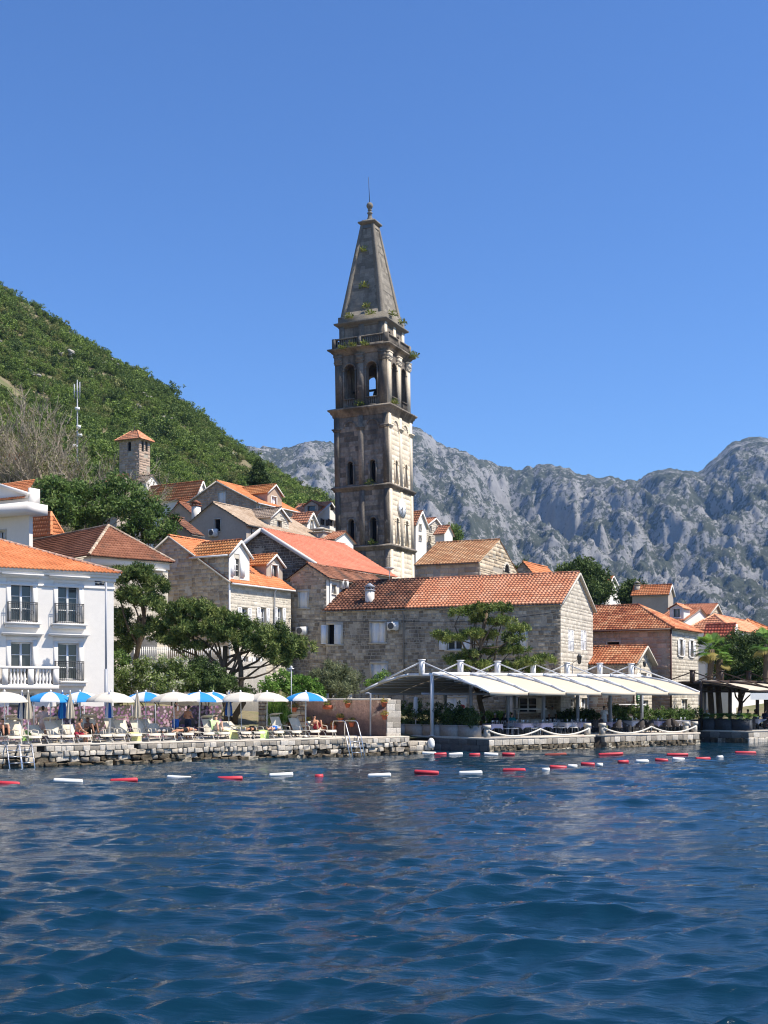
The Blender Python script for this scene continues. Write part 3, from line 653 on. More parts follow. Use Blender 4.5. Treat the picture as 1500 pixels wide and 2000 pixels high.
def dormer(h, side, pos, setback, width, ze, rise, depth, wm, rm, stone=None, window=None, verge=True, p=.24, zb=None, shut=None, name='dormer'):
    """a gabled dormer whose front looks out over the V side (side='V') or U side; pos = metres along that wall, setback from the wall"""
    if side == 'V': O = h.P(setback, pos, 0); S, N = h.v, -h.u
    else: O = h.P(pos, setback, 0); S, N = -h.u, -h.v
    zb = zb if zb is not None else h.ze - .3; mb = MB(); f = Face(O, S, N, width, zb, ze, (width / 2, ze + rise)); par = h.root
    root = par
    fl = Face(O - N * depth, N, -S, depth, zb, ze); fr = Face(O + S * width, -N, S, depth, zb, ze)
    d = bpy.data.objects.new(name, None)
    # build the body first as a part so that window pieces can hang from it
    if window:
        s0, s1, z0, z1, st = window; f.ops.append((s0, s1, z0, z1, False))
    f.wall(mb, .18); fl.wall(mb); fr.wall(mb); body = obj(name, mb, wm, par)
    if stone: sm = MB(); f.stones(sm); obj('stone_facing', sm, stone, body, kind='stuff')
    if window:
        q = MB(); q.poly([f.P(s0, z0, -.16), f.P(s1, z0, -.16), f.P(s1, z1, -.16), f.P(s0, z1, -.16)]); obj('pane', q, M_GLASS if st != 'shut' else (shut or M_SHUT), body)
        q = MB(); m2 = (s0 + s1) / 2
        for a, b in (((s0 - .05, z0), (s0 - .05, z1)), ((s1 + .05, z0), (s1 + .05, z1)), ((s0 - .1, z1 + .06), (s1 + .1, z1 + .06)), ((s0 - .1, z0 - .05), (s1 + .1, z0 - .05))): q.bar(f.P(*a, .03), f.P(*b, .03), .1, .08)
        if st != 'dark':
            q.bar(f.P(m2, z0, -.13), f.P(m2, z1, -.13), .09, .05)
        obj('frame', q, M_FRAME if st != 'dark' else M_TRIM, body)
        if st == 'open':
            for (a, b) in ((s0 - .1 - (s1 - s0) / 2, s0 - .1), (s1 + .1, s1 + .1 + (s1 - s0) / 2)):
                q = MB(); V = [f.P(x, z, dd) for dd in (.03, .09) for x, z in ((a, z0), (b, z0), (b, z1), (a, z1))]
                q.add(V, [(4, 5, 6, 7), (0, 1, 5, 4), (1, 2, 6, 5), (2, 3, 7, 6), (3, 0, 4, 7)]); obj('shutter', q, shut or M_SHUT, body)
    rb = MB(); cp = MB(); o = .2; g = .22; dz = o * rise / (width / 2); z0_, z1_ = ze - dz + .05, ze + rise + .05
    D = -N * depth
    tile_slope(rb, f.P(-o, z0_, 0) + D, f.P(-o, z0_, g), f.P(width / 2, z1_, 0) + D, f.P(width / 2, z1_, g), p=p, seed=h.seed + 9)
    tile_slope(rb, f.P(width + o, z0_, g), f.P(width + o, z0_, 0) + D, f.P(width / 2, z1_, g), f.P(width / 2, z1_, 0) + D, p=p, seed=h.seed + 10)
    ridge_caps(cp, f.P(width / 2, z1_ + .05, g), f.P(width / 2, z1_ + .05, 0) + D, seed=h.seed)
    obj('dormer_roof', rb, rm, body); obj('ridge_tile', cp, rm, body)
    if verge:
        q = MB(); pts = [f.P(-o, z0_ - .06, g - .02), f.P(width / 2, z1_ - .06, g - .02), f.P(width + o, z0_ - .06, g - .02)]
        for a, b in zip(pts, pts[1:]): q.bar(a, b, .08, .13)
        obj('barge_board', q, M_WHITET, body)
    return body
# ------------------------------------------------------------------ the bell tower
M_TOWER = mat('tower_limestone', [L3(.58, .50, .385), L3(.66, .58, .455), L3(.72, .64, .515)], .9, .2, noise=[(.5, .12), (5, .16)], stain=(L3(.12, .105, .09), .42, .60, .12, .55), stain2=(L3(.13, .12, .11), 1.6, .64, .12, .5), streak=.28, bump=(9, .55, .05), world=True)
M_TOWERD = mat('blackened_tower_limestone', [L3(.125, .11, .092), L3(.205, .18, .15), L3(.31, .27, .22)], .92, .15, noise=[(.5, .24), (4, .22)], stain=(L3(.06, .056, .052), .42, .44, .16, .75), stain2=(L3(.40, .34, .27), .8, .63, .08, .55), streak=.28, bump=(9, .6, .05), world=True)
M_SPIRE = mat('spire_stone', [L3(.15, .138, .115), L3(.205, .187, .158), L3(.26, .237, .20)], .9, .2, noise=[(.6, .18), (6, .2)], stain=(L3(.09, .085, .078), .7, .52, .18, .6), stain2=(L3(.46, .43, .40), .9, .68, .05, .7), bump=(9, .5, .05), world=True)
M_WEED = mat('wall_weed_leaf', [L3(.09, .14, .03), L3(.19, .23, .05), L3(.30, .29, .09)], .7, .2, transl=.25)

def build_tower():
    A = rad(24); C = Vector((.83, 133, 0)); side = 6.5; u = Vector((-math.cos(A), math.sin(A), 0)); v = Vector((math.sin(A), math.cos(A), 0))
    cen = C + u * (side / 2) + v * (side / 2); zb = gz(cen.x, cen.y) - 1.0
    root = thing('bell_tower', 'tall weathered stone bell tower with clock, belfry and pyramid spire', 'bell tower', (cen.x, cen.y, zb))
    ax = (-u, v)
    X, Y = -u, v                                     # local x right, y away
    def P(x, y, z): return cen + X * x + Y * y + Vector((0, 0, z))
    def faces(hf, z0, z1):                           # the four faces of a square stage, s from 0 to 2*hf
        return {'U': Face(P(-hf, -hf, 0), X, -Y, 2 * hf, z0, z1), 'V': Face(P(hf, -hf, 0), Y, X, 2 * hf, z0, z1), 'B': Face(P(hf, hf, 0), -X, Y, 2 * hf, z0, z1), 'W': Face(P(-hf, hf, 0), -Y, -X, 2 * hf, z0, z1)}
    def ring(mb, hf, z, prof):                       # a moulded cornice: prof = [(extra half width, dz)] from bottom to top
        V = []
        for e, dz in prof:
            for a, b in ((-1, -1), (1, -1), (1, 1), (-1, 1)): V.append(P(a * (hf + e), b * (hf + e), z + dz))
        n = len(prof)
        mb.add(V, [(i * 4 + k, i * 4 + (k + 1) % 4, i * 4 + 4 + (k + 1) % 4, i * 4 + 4 + k) for i in range(n - 1) for k in range(4)] + [(3, 2, 1, 0), tuple(range((n - 1) * 4, n * 4))], random.uniform(.2, .8))
    CORN = [(.0, 0), (.06, .06), (.08, .18), (.22, .30), (.26, .36), (.26, .46), (.05, .60)]
    BIG = [(.0, 0), (.08, .08), (.10, .30), (.24, .42), (.28, .60), (.46, .74), (.50, .80), (.50, .92), (.1, 1.05)]
    hf = side / 2
    def stage(name, z0, z1, ops, pil=True, mat_=M_TOWER, pil_w=.62, hf=hf, cap=None):
        f = faces(hf, z0, z1); mb = MB()
        m2 = MB()
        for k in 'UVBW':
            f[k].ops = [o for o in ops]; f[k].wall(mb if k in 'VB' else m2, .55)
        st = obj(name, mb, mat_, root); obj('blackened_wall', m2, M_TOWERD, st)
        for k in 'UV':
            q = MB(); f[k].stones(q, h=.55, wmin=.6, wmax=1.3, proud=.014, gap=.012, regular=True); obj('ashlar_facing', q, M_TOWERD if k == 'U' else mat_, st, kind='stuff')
            for o in ops:
                q = MB(); q.poly([f[k].P(o[0], o[2], -.54), f[k].P(o[1], o[2], -.54), f[k].P(o[1], o[3], -.54), f[k].P(o[0], o[3], -.54)]); obj('recess', q, M_DARK, st)
        if pil:
            for k in 'UV':
                for s in (0, hf - pil_w / 2, 2 * hf - pil_w):
                    q = MB(); V = [f[k].P(a, c, dd) for dd in (-.02, .11) for a, c in ((s - (.11 if s == 0 and k == 'V' else 0), z0), (s + pil_w + (.0), z0), (s + pil_w, z1), (s - (.11 if s == 0 and k == 'V' else 0), z1))]
                    V = [f[k].P(a, c, dd) for dd in (-.02, .11) for a, c in ((s, z0), (s + pil_w, z0), (s + pil_w, z1), (s, z1))]
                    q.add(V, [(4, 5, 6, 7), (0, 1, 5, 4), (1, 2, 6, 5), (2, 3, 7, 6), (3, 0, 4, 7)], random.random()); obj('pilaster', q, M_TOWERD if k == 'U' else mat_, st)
                    if cap:
                        q = MB(); c = f[k].P(s + pil_w / 2, cap, .06); q.box(c, pil_w + .16, .36, .16, (f[k].S, f[k].N)); q.box(c + Vector((0, 0, .16)), pil_w + .34, .56, .14, (f[k].S, f[k].N)); obj('capital', q, M_TOWERD if k == 'U' else mat_, st)
        return st, f
    def surround(st, f, o, w=.16, m=M_TOWER):        # raised arch moulding
        s0, s1, zb_, zt = o[:4]; c = (s0 + s1) / 2; r = (s1 - s0) / 2; q = MB(); n = 10; zs = zt - r
        prev = None; pts = [(s0 - w / 2, zb_), (s0 - w / 2, zs)] + [(c - (r + w / 2) * math.cos(math.pi * k / n), zs + (r + w / 2) * math.sin(math.pi * k / n)) for k in range(1, n)] + [(s1 + w / 2, zs), (s1 + w / 2, zb_)]
        for a, b in zip(pts, pts[1:]): q.bar(f.P(*a, .05), f.P(*b, .05), w, .16, up=f.N)
        for s in (s0 - w / 2, s1 + w / 2): q.box(f.P(s, zs - .06, .05), w * 1.5, .24, .12, (f.S, f.N))
        obj('arch_moulding', q, m, st)
    z_a, z_b, z_c, z_d = 19.0, 25.6, 34.0, 41.0
    W2 = [(1.55, 2.30, z_a + .75, z_a + 3.55, True), (4.20, 4.95, z_a + .75, z_a + 3.55, True)]
    W3 = [(1.55, 2.25, z_b + .75, z_b + 3.25, True), (4.25, 4.95, z_b + .75, z_b + 3.25, True)]
    stage('lower_shaft', zb, z_a, [], True)
    st, f = stage('clock_stage', z_a + .5, z_b, W2, True)
    for k in 'UV':
        for o in W2: surround(st, f[k], o, m=M_TOWERD if k == 'U' else M_TOWER)
    clock_face = f['V']
    st, f = stage('tall_stage', z_b + .5, z_c, W3, True, cap=z_c - 1.75)
    for k in 'UV':
        for o in W3: surround(st, f[k], o, m=M_TOWERD if k == 'U' else M_TOWER)
        for c in (1.92, 4.6):                        # blind arches under the cornice
            q = MB(); pts = [(c - .72 * math.cos(math.pi * i / 10), z_c - 1.45 + .72 * math.sin(math.pi * i / 10)) for i in range(11)]
            for a, b in zip(pts, pts[1:]): q.bar(f[k].P(*a, .04), f[k].P(*b, .04), .16, .14, up=f[k].N)
            obj('blind_arch', q, M_TOWERD if k == 'U' else M_TOWER, st)
    for z, pr in ((z_a, CORN), (z_b, CORN)):
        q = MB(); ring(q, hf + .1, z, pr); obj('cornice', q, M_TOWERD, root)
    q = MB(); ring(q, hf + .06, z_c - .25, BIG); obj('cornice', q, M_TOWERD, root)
    # clock on the sunlit face
    cl = obj('clock', MB().add(*disc(clock_face, 3.25, z_b - 1.75, 1.12, .14)), M_TRIM, root, label='white round clock on the sunlit face of the tower')
    obj('dial', MB().add(*disc(clock_face, 3.25, z_b - 1.75, .98, .155)), mat('clock_dial', [L3(.80, .83, .86)], .5, .3, noise=(2, .05)), cl)
    c = clock_face.P(3.25, z_b - 1.75, .18)
    for a, L, w in ((rad(198), .72, .07), (rad(235), .5, .1)): h = MB(); h.bar(c - (clock_face.S * math.sin(a) + Vector((0, 0, math.cos(a)))) * .12, c + (clock_face.S * math.sin(a) + Vector((0, 0, math.cos(a)))) * L, w, .03, up=clock_face.N); obj('clock_hand', h, M_IRON, cl)
    for k in range(12):
        a = rad(30 * k); d = clock_face.S * math.sin(a) + Vector((0, 0, math.cos(a))); h = MB(); h.bar(c + d * .80, c + d * .92, .05, .02, up=clock_face.N); obj('hour_mark', h, M_IRON, cl)
    # belfry: hollow, two arched openings a side
    hb = 3.12; z0, z1 = z_c + .8, z_d - .4
    BO = [(1.15, 2.45, z0 + .95, z0 + 4.75, True), (3.79, 5.09, z0 + .95, z0 + 4.75, True)]
    f = faces(hb, z0, z1); mb = MB(); fi = faces(hb - .75, z0, z1)
    for k in 'UVBW': f[k].ops = list(BO); f[k].wall(mb, .75, 10)
    for k in 'UVBW':                                 # the inner side of the thick walls
        g = fi[k]; g.ops = [(o[0] - .75, o[1] - .75, o[2], o[3], True) for o in BO]; t = MB(); g.wall(t, .02, 10); mb.addnp(np.concatenate(t.V), np.zeros((0, 4), int)); base = mb.n - t.n
        mb.L.extend([base + i for i in t.L]); mb.N.extend(t.N); mb.T.extend(t.T)
    mb.box(P(0, 0, z0 - .05), 2 * hb - .3, 2 * hb - .3, .2, ax); mb.box(P(0, 0, z1 - .25), 2 * hb - .3, 2 * hb - .3, .2, ax)
    bel = obj('belfry', mb, M_TOWERD, root)
    for k in 'UV':
        for o in BO: surround(bel, f[k], o, .17, M_TOWERD)
        for s in (.1, 2.72, 5.42):
            q = MB(); wd_ = .8; V = [f[k].P(a, c, dd) for dd in (-.02, .16) for a, c in ((s, z0), (s + wd_, z0), (s + wd_, z1), (s, z1))]
            q.add(V, [(4, 5, 6, 7), (0, 1, 5, 4), (1, 2, 6, 5), (2, 3, 7, 6), (3, 0, 4, 7)], random.random()); obj('pilaster', q, M_TOWERD if k == 'U' else M_TOWER, bel)
            q = MB()
            for i, (ww, hh) in enumerate(((.9, .16), (1.0, .14), (.86, .5), (1.05, .16))): q.box(f[k].P(s + wd_ / 2, z1 - 1.0 + sum((.16, .14, .5, .16)[:i]), .06), ww, .42 + .06 * i, hh, (f[k].S, f[k].N))
            obj('capital', q, M_TOWERD if k == 'U' else M_TOWER, bel)
    for k in 'UVBW':                                 # little balustrades in the openings
        for o in BO:
            q = MB(); n = 5
            q.bar(f[k].P(o[0], o[2] - .02, .02), f[k].P(o[1], o[2] - .02, .02), .22, .14)
            for i in range(n): q.lathe(f[k].P(o[0] + (o[1] - o[0]) * (i + .5) / n, z0 + .1, .16), [(.07, 0), (.07, .08), (.04, .14), (.09, .34), (.045, .6), (.07, .76)], 8)
            if k in 'UV': q.bar(f[k].P(o[0] - .02, z0 + .05, .18), f[k].P(o[1] + .02, z0 + .05, .18), .26, .12); q.bar(f[k].P(o[0] - .02, z0 + .9, .18), f[k].P(o[1] + .02, z0 + .9, .18), .24, .1)
            obj('balustrade', q, M_TOWERD, bel)
    q = MB(); bc = P(.5, 0, z0 + 1.25); q.lathe(bc, [(.66, 0), (.64, .08), (.5, .3), (.42, .7), (.36, .95), (.2, 1.08), (.05, 1.12)], 16); b_ = obj('bell', q, mat('bronze', [L3(.08, .07, .05)], .45, .5, metal=.8), bel, smooth=True)
    q = MB(); q.bar(P(-2.5, 0, z0 + 2.45), P(2.5, 0, z0 + 2.45), .22, .22); q.bar(P(.5, 0, z0 + 2.2), P(.5, 0, z0 + 2.45), .1); obj('bell_beam', q, M_IRON, b_)
    q = MB(); ring(q, hb + .03, z_d - .42, [(.04, 0), (.1, .05), (.1, .2), (.26, .34), (.30, .46), (.56, .58), (.60, .64), (.60, .76), (.2, .86)]); obj('cornice', q, M_TOWERD, root)
    # upper balustrade with posts
    zc = z_d + .42; hq = 3.28; bal = MB()
    for k, g in faces(hq, zc, zc + 1).items():
        bal.bar(g.P(0, zc + .08, -.1), g.P(2 * hq, zc + .08, -.1), .3, .16); bal.bar(g.P(0, zc + 1.0, -.1), g.P(2 * hq, zc + 1.0, -.1), .3, .14)
        for s in (.18, hq, 2 * hq - .18): bal.box(g.P(s, zc, -.1), .42, .34, 1.1, (g.S, g.N))
        n = 22
        for i in range(n):
            s = .55 + (2 * hq - 1.1) * i / (n - 1)
            if abs(s - hq) > .3: bal.lathe(g.P(s, zc + .14, -.1), [(.07, 0), (.04, .1), (.095, .34), (.045, .62), (.07, .8)], 7)
    obj('upper_balustrade', bal, M_TOWERD, root)
    # attic
    ha = 2.68; za = zc; zt = 44.0
    f = faces(ha, za - .3, zt); mb = MB()
    AO = [(1.1, 1.85, za + .9, za + 1.75, True), (3.5, 4.25, za + .9, za + 1.75, True)]
    f['V'].ops = list(AO)
    for k in 'UVBW': f[k].wall(mb, .4)
    att = obj('attic', mb, M_TOWERD, root)
    for o in AO: q = MB(); q.poly([f['V'].P(o[0], o[2], -.39), f['V'].P(o[1], o[2], -.39), f['V'].P(o[1], o[3], -.39), f['V'].P(o[0], o[3], -.39)]); obj('recess', q, M_DARK, att)
    for k in 'UV':
        for s in (0, ha - .3, 2 * ha - .6):
            q = MB(); q.box(f[k].P(s + .3, za, .03), .6, .2, zt - za, (f[k].S, f[k].N)); obj('pilaster', q, M_TOWERD if k == 'U' else M_TOWER, att)
    q = MB(); ring(q, ha, zt - .3, [(.05, 0), (.12, .08), (.12, .22), (.45, .36), (.5, .48), (.5, .56), (.16, .64), (.12, .72), (.12, 1.28), (-.1, 1.34)]); obj('cornice', q, M_SPIRE, root)
    # spire: four panelled faces between raised ribs
    s0, s1, h0, h1 = zt + 1.0, 55.6, 2.60, .80
    mb = MB(); V = [P(a * h_, b * h_, z) for z, h_ in ((s0, h0 - .12), (s1, h1 - .1)) for a, b in ((-1, -1), (1, -1), (1, 1), (-1, 1))]
    nrow = 26
    for k in range(4):                               # courses of stone, each a hair out of line
        for i in range(nrow):
            f0, f1 = i / nrow, (i + 1) / nrow; e = random.uniform(-.02, .02)
            for j in range(6):
                def q_(fz, fs, e=e):
                    hh = (h0 - .13) + (h1 - .1 - h0 + .13) * fz + e; a, b = ((-1, -1), (1, -1), (1, 1), (-1, 1))[k]; c, d = ((1, -1), (1, 1), (-1, 1), (-1, -1))[k]
                    return P((a + (c - a) * fs) * hh, (b + (d - b) * fs) * hh, s0 + (s1 - s0) * fz)
                mb.poly([q_(f0, j / 6), q_(f0, (j + 1) / 6), q_(f1, (j + 1) / 6), q_(f1, j / 6)], random.random())
    sp = obj('spire', mb, M_SPIRE, root)
    rb = 0.0
    for a, b in ((-1, -1), (1, -1), (1, 1), (-1, 1)):
        q = MB(); V = []
        for z, h_, w in ((s0, h0, .62), (s1, h1, .34)):
            V += [P(a * h_, b * h_, z), P(a * (h_ - w), b * h_, z), P(a * (h_ - w), b * (h_ - .30), z), P(a * (h_ - .3), b * (h_ - w), z), P(a * h_, b * (h_ - w), z)]
        q.add(V, [(i, (i + 1) % 5, 5 + (i + 1) % 5, 5 + i) for i in range(5)]); obj('rib', q, M_SPIRE, sp)
    for fz, hgt in ((.0, .5), (.955, .5)):
        q = MB()
        for k, (a, b, c, d) in enumerate(((-1, -1, 1, -1), (1, -1, 1, 1), (1, 1, -1, 1), (-1, 1, -1, -1))):
            V = []
            for z in (0, hgt):
                f_ = fz + z / (s1 - s0); hh = h0 + (h1 - h0) * f_ - .02
                V += [P(a * hh, b * hh, s0 + (s1 - s0) * f_), P(c * hh, d * hh, s0 + (s1 - s0) * f_)]
            V += [p - (P(a + c, b + d, 0) - P(0, 0, 0)).normalized() * .25 for p in V]
            q.add(V, [(0, 1, 3, 2), (2, 3, 7, 6), (0, 1, 5, 4)])
        obj('panel_border', q, M_SPIRE, sp)
    q = MB(); ring(q, h1, s1 - .05, [(.0, 0), (.05, .08), (.22, .2), (.24, .26), (.24, .36), (-.1, .42), (-.1, .58), (-.35, .62)]); obj('spire_cap', q, M_SPIRE, sp)
    q = MB(); q.lathe(P(0, 0, s1 + .5), [(.46, 0), (.36, .2), (.25, .5), (.2, .85), (.3, .9), (.3, 1.0), (.18, 1.04), (.17, 1.2), (.24, 1.26), (.24, 1.34), (.16, 1.38), (.16, 1.44), (.27, 1.5), (.36, 1.68), (.37, 1.82), (.32, 1.98), (.2, 2.1), (.02, 2.15)], 16); fin = obj('finial', q, M_SPIRE, root, smooth=True)
    q = MB(); q.tube([P(0, 0, s1 + 2.5), P(-.05, 0, s1 + 4.0), P(-.1, 0, s1 + 5.5)], [.045, .035, .025], 6); obj('lightning_rod', q, M_IRON, fin)
    # tufts of weed rooted in the ledges
    rng = random.Random(5)
    spots = [(U_, s, z) for U_, s, z in (('S', -.2, 52.4), ('S', .1, 48.2), ('S', .6, 45.8), ('A', 1.3, zt + .75), ('A', 3.9, zt + .8), ('C', 1.5, zc - .25), ('C', 2.6, zc - .1), ('C', 4.2, zc - .2), ('R', 5.6, zc - .3), ('R', 6.2, zc - .2), ('R', 1.2, z0 + .2), ('C', 3.2, z_c + .9), ('C', 4.2, z_b + .6), ('R', 4.9, zt + .8), ('R', 2.2, zt + .95), ('C', 4.5, z_a + .65))]
    for kind, s, z in spots:
        hw = 3.9 if kind in 'CR' and z > z_c + 2 else 3.4
        if kind == 'S': hh = h0 + (h1 - h0) * (z - s0) / (s1 - s0); p = P(s, -hh - .02, z)
        elif kind == 'A': p = P(s - ha, -ha - .3, z)
        elif kind == 'C': p = P(s - 3.25, -hw, z)
        else: p = P(hw if z < zt else ha + .3, s - 3.25, z)
        q = MB(); nn = 90
        for i in range(nn):
            d = Vector((rng.gauss(0, 1), rng.gauss(0, 1), rng.uniform(-.2, 1.4))).normalized(); b = p + d * rng.uniform(.02, .55); w_ = Vector((rng.gauss(0, 1), rng.gauss(0, 1), rng.gauss(0, 1))).normalized() * .07
            q.poly([b - w_, b + w_, b + d * .2 + w_ * .6, b + d * .2 - w_ * .6], rng.random())
        obj('weed_tuft', q, M_WEED, root, kind='stuff')
    root.rotation_euler = (0, rad(-.9), 0)           # it leans a little
def disc(face, s, z, r, d, n=28):
    V = [face.P(s + r * math.cos(6.2832 * k / n), z + r * math.sin(6.2832 * k / n), dd) for dd in (.0, d) for k in range(n)]
    return V, [tuple(range(n, 2 * n))] + [(k, (k + 1) % n, n + (k + 1) % n, n + k) for k in range(n)]
build_tower()
# ------------------------------------------------------------------ the white waterfront hotel
def build_hotel():
    A = rad(60); Cr = W(222, 1356, 66); v = Vector((math.sin(A), math.cos(A), 0)); u = Vector((-math.cos(A), math.sin(A), 0))
    L = 19.0; C = Vector((Cr.x, Cr.y, 0)) - v * L; zt = zat(1117, 66)
    h = House.__new__(House); h.C = C; h.u = u; h.v = v; h.Lu = 11.0; h.Lv = L; h.ze = zt; h.zb = .6; h.seed = 77
    h.root = thing('hotel', 'white plastered three-storey waterfront hotel with orange tiled hip roof', 'hotel', (*(C + v * L / 2 + u * 5).xy, .6))
    h.faces('hip', 2.1)
    V = h.V
    rows = [(1143, 1216, 1), (1256, 1328, 0)]
    cols = [(21, 61), (113, 151)]
    # window columns repeat to the left of the picture's edge
    sA = [V.at(a, 1200)[0] for a, b in cols]; sB = [V.at(b, 1200)[0] for a, b in cols]; step = sA[1] - sA[0]; ww = 1.12
    zr = [(V.at(130, b)[1], V.at(130, a)[1]) for a, b, _ in rows]
    for r, (z0, z1) in enumerate(zr):
        for k in range(-3, 2):
            s = sA[0] + step * k
            if s < .8: continue
            w = add_window(h.root, V, s, s + ww, z0, z1, 'glass', depth=.28, surround=.0)
            q = MB()                                  # white moulded surround, projecting hood and sill
            for a, b, c, d, pr in ((s - .22, s, z0, z1 + .1, .03), (s + ww, s + ww + .22, z0, z1 + .1, .03), (s - .22, s + ww + .22, z1 + .1, z1 + .34, .028)):
                P = V.P; q.add([P(a, c, 0), P(b, c, 0), P(b, d, 0), P(a, d, 0), P(a, c, pr), P(b, c, pr), P(b, d, pr), P(a, d, pr)], [(4, 5, 6, 7), (0, 1, 5, 4), (1, 2, 6, 5), (2, 3, 7, 6), (3, 0, 4, 7)])
            obj('surround', q, M_WHITET, w)
            q = MB(); q.box(V.P(s + ww / 2, z1 + .40, .17), ww + 1.0, .36, .07, (V.S, V.N)); q.box(V.P(s + ww / 2, z1 + .34, .13), ww + .85, .26, .06, (V.S, V.N)); obj('hood', q, M_WHITET, w)
            q = MB(); q.box(V.P(s + ww / 2, z0 - .16, .17), ww + .72, .36, .09, (V.S, V.N)); q.box(V.P(s + ww / 2, z0 - .34, .12), ww + .6, .24, .18, (V.S, V.N)); obj('sill', q, M_WHITET, w)
            if not (r == 1 and k < 1):               # iron balconette
                q = MB(); zq = z0 - .05; hgt = 1.02; x0, x1, d = s - .18, s + ww + .18, .30
                for z in (zq + .06, zq + hgt): q.tube([V.P(x0, z, .05), V.P(x0, z, d), V.P(x1, z, d), V.P(x1, z, .05)], .02, 6)
                q.tube([V.P(x0, zq + hgt - .1, d), V.P(x1, zq + hgt - .1, d)], .012, 5)
                n = 13
                for i in range(n + 1): q.tube([V.P(x0 + (x1 - x0) * i / n, zq, d), V.P(x0 + (x1 - x0) * i / n, zq + hgt, d)], .012, 4)
                for y in (.08, .18): 
                    for x in (x0, x1): q.tube([V.P(x, zq, y), V.P(x, zq + hgt, y)], .012, 4)
                for x in (x0 + .3, (x0 + x1) / 2, x1 - .3):   # scroll work
                    q.tube([V.P(x + .1 * math.cos(t * .7), zq + .5 + .1 * math.sin(t * .7) + 0, d + .01) for t in range(10)], .01, 4)
                obj('balconette', q, M_IRON, w)
    # ground floor openings behind the umbrellas
    for k in range(-3, 3):
        s = sA[0] + step * k
        if .8 < s < L - 1.6: add_window(h.root, V, s - .1, s + ww + .1, 1.15, 3.35, 'glass', depth=.28, surround=.0)
    h.walls(M_WHITE)
    q = MB()                                          # moulded cornice below the eaves
    for dz, d, hh in ((-.95, .05, .12), (-.55, .10, .2), (-.35, .2, .15), (-.20, .3, .17)):
        q.box(V.P(L / 2, zt + dz, d / 2), L + 2 * d, d, hh, (V.S, V.N)); q.box(h.P(5.5, L, zt + dz) + v * (d / 2), 11 + 0 * d, d, hh, (u, v))
    obj('cornice', q, M_WHITET, h.root)
    h.roof(T_ORANGE, over=.34, p=.21, row=.3, capm=tiles('pale_ridge_tile', [L3(.5, .3, .2), L3(.6, .42, .32)]))
    # balcony with stone balusters at the first floor
    s1 = V.at(110, 1330)[0]; s0 = s1 - 6.5; z0 = V.at(60, 1338)[1]; z1 = V.at(60, 1302)[1]; d = .55
    q = MB(); q.box(V.P((s0 + s1) / 2, z0 - .22, d / 2), s1 - s0, d, .25, (V.S, V.N)); b = obj('balcony', q, M_WHITET, h.root)
    q = MB(); q.box(V.P((s0 + s1) / 2, z1 - .12, d - .1), s1 - s0, .26, .13, (V.S, V.N)); q.box(V.P(s1 - .13, z1 - .12, d / 2 - .12), .26, d - .25, .13, (V.S, V.N)); obj('handrail', q, M_WHITET, b)
    for s in (s1 - .15, s1 - 1.45, s1 - 2.75, s1 - 4.05, s1 - 5.35):
        q = MB(); q.box(V.P(s, z0 + .03, d - .1), .28, .24, z1 - z0 - .15, (V.S, V.N)); obj('post', q, M_WHITET, b)
        if s > s0 + 1.4:
            for i in range(5):
                q = MB(); k = (z1 - z0 - .15) / .85
                q.lathe(V.P(s - .3 - .175 * i, z0 + .03, d - .1), [(.07, 0), (.07, .06 * k), (.035, .12 * k), (.085, .3 * k), (.06, .48 * k), (.03, .66 * k), (.06, .72 * k), (.07, .85 * k)], 8); obj('baluster', q, M_WHITET, b, smooth=True)
build_hotel()

# ------------------------------------------------------------------ houses round the harbour
def stone_house(name, label, px, Z, A, left, right, eave, ridge, rise, wm=None, st=None, rf=None, wins=(), group=None, **kw):
    h = House(name, label, px, Z, A, left, right, eave, group=group, metres=kw.pop('metres', False), base=kw.pop('base', None)).faces(ridge, rise)
    for w in wins: h.win(*w[:6], **(w[6] if len(w) > 6 else {}))
    faces = kw.pop('faces', 'UV'); sk = kw.pop('stones', {})
    h.walls(wm or M_MORTAR, st, faces, **sk); h.roof(rf or T_ORANGE, **kw); return h

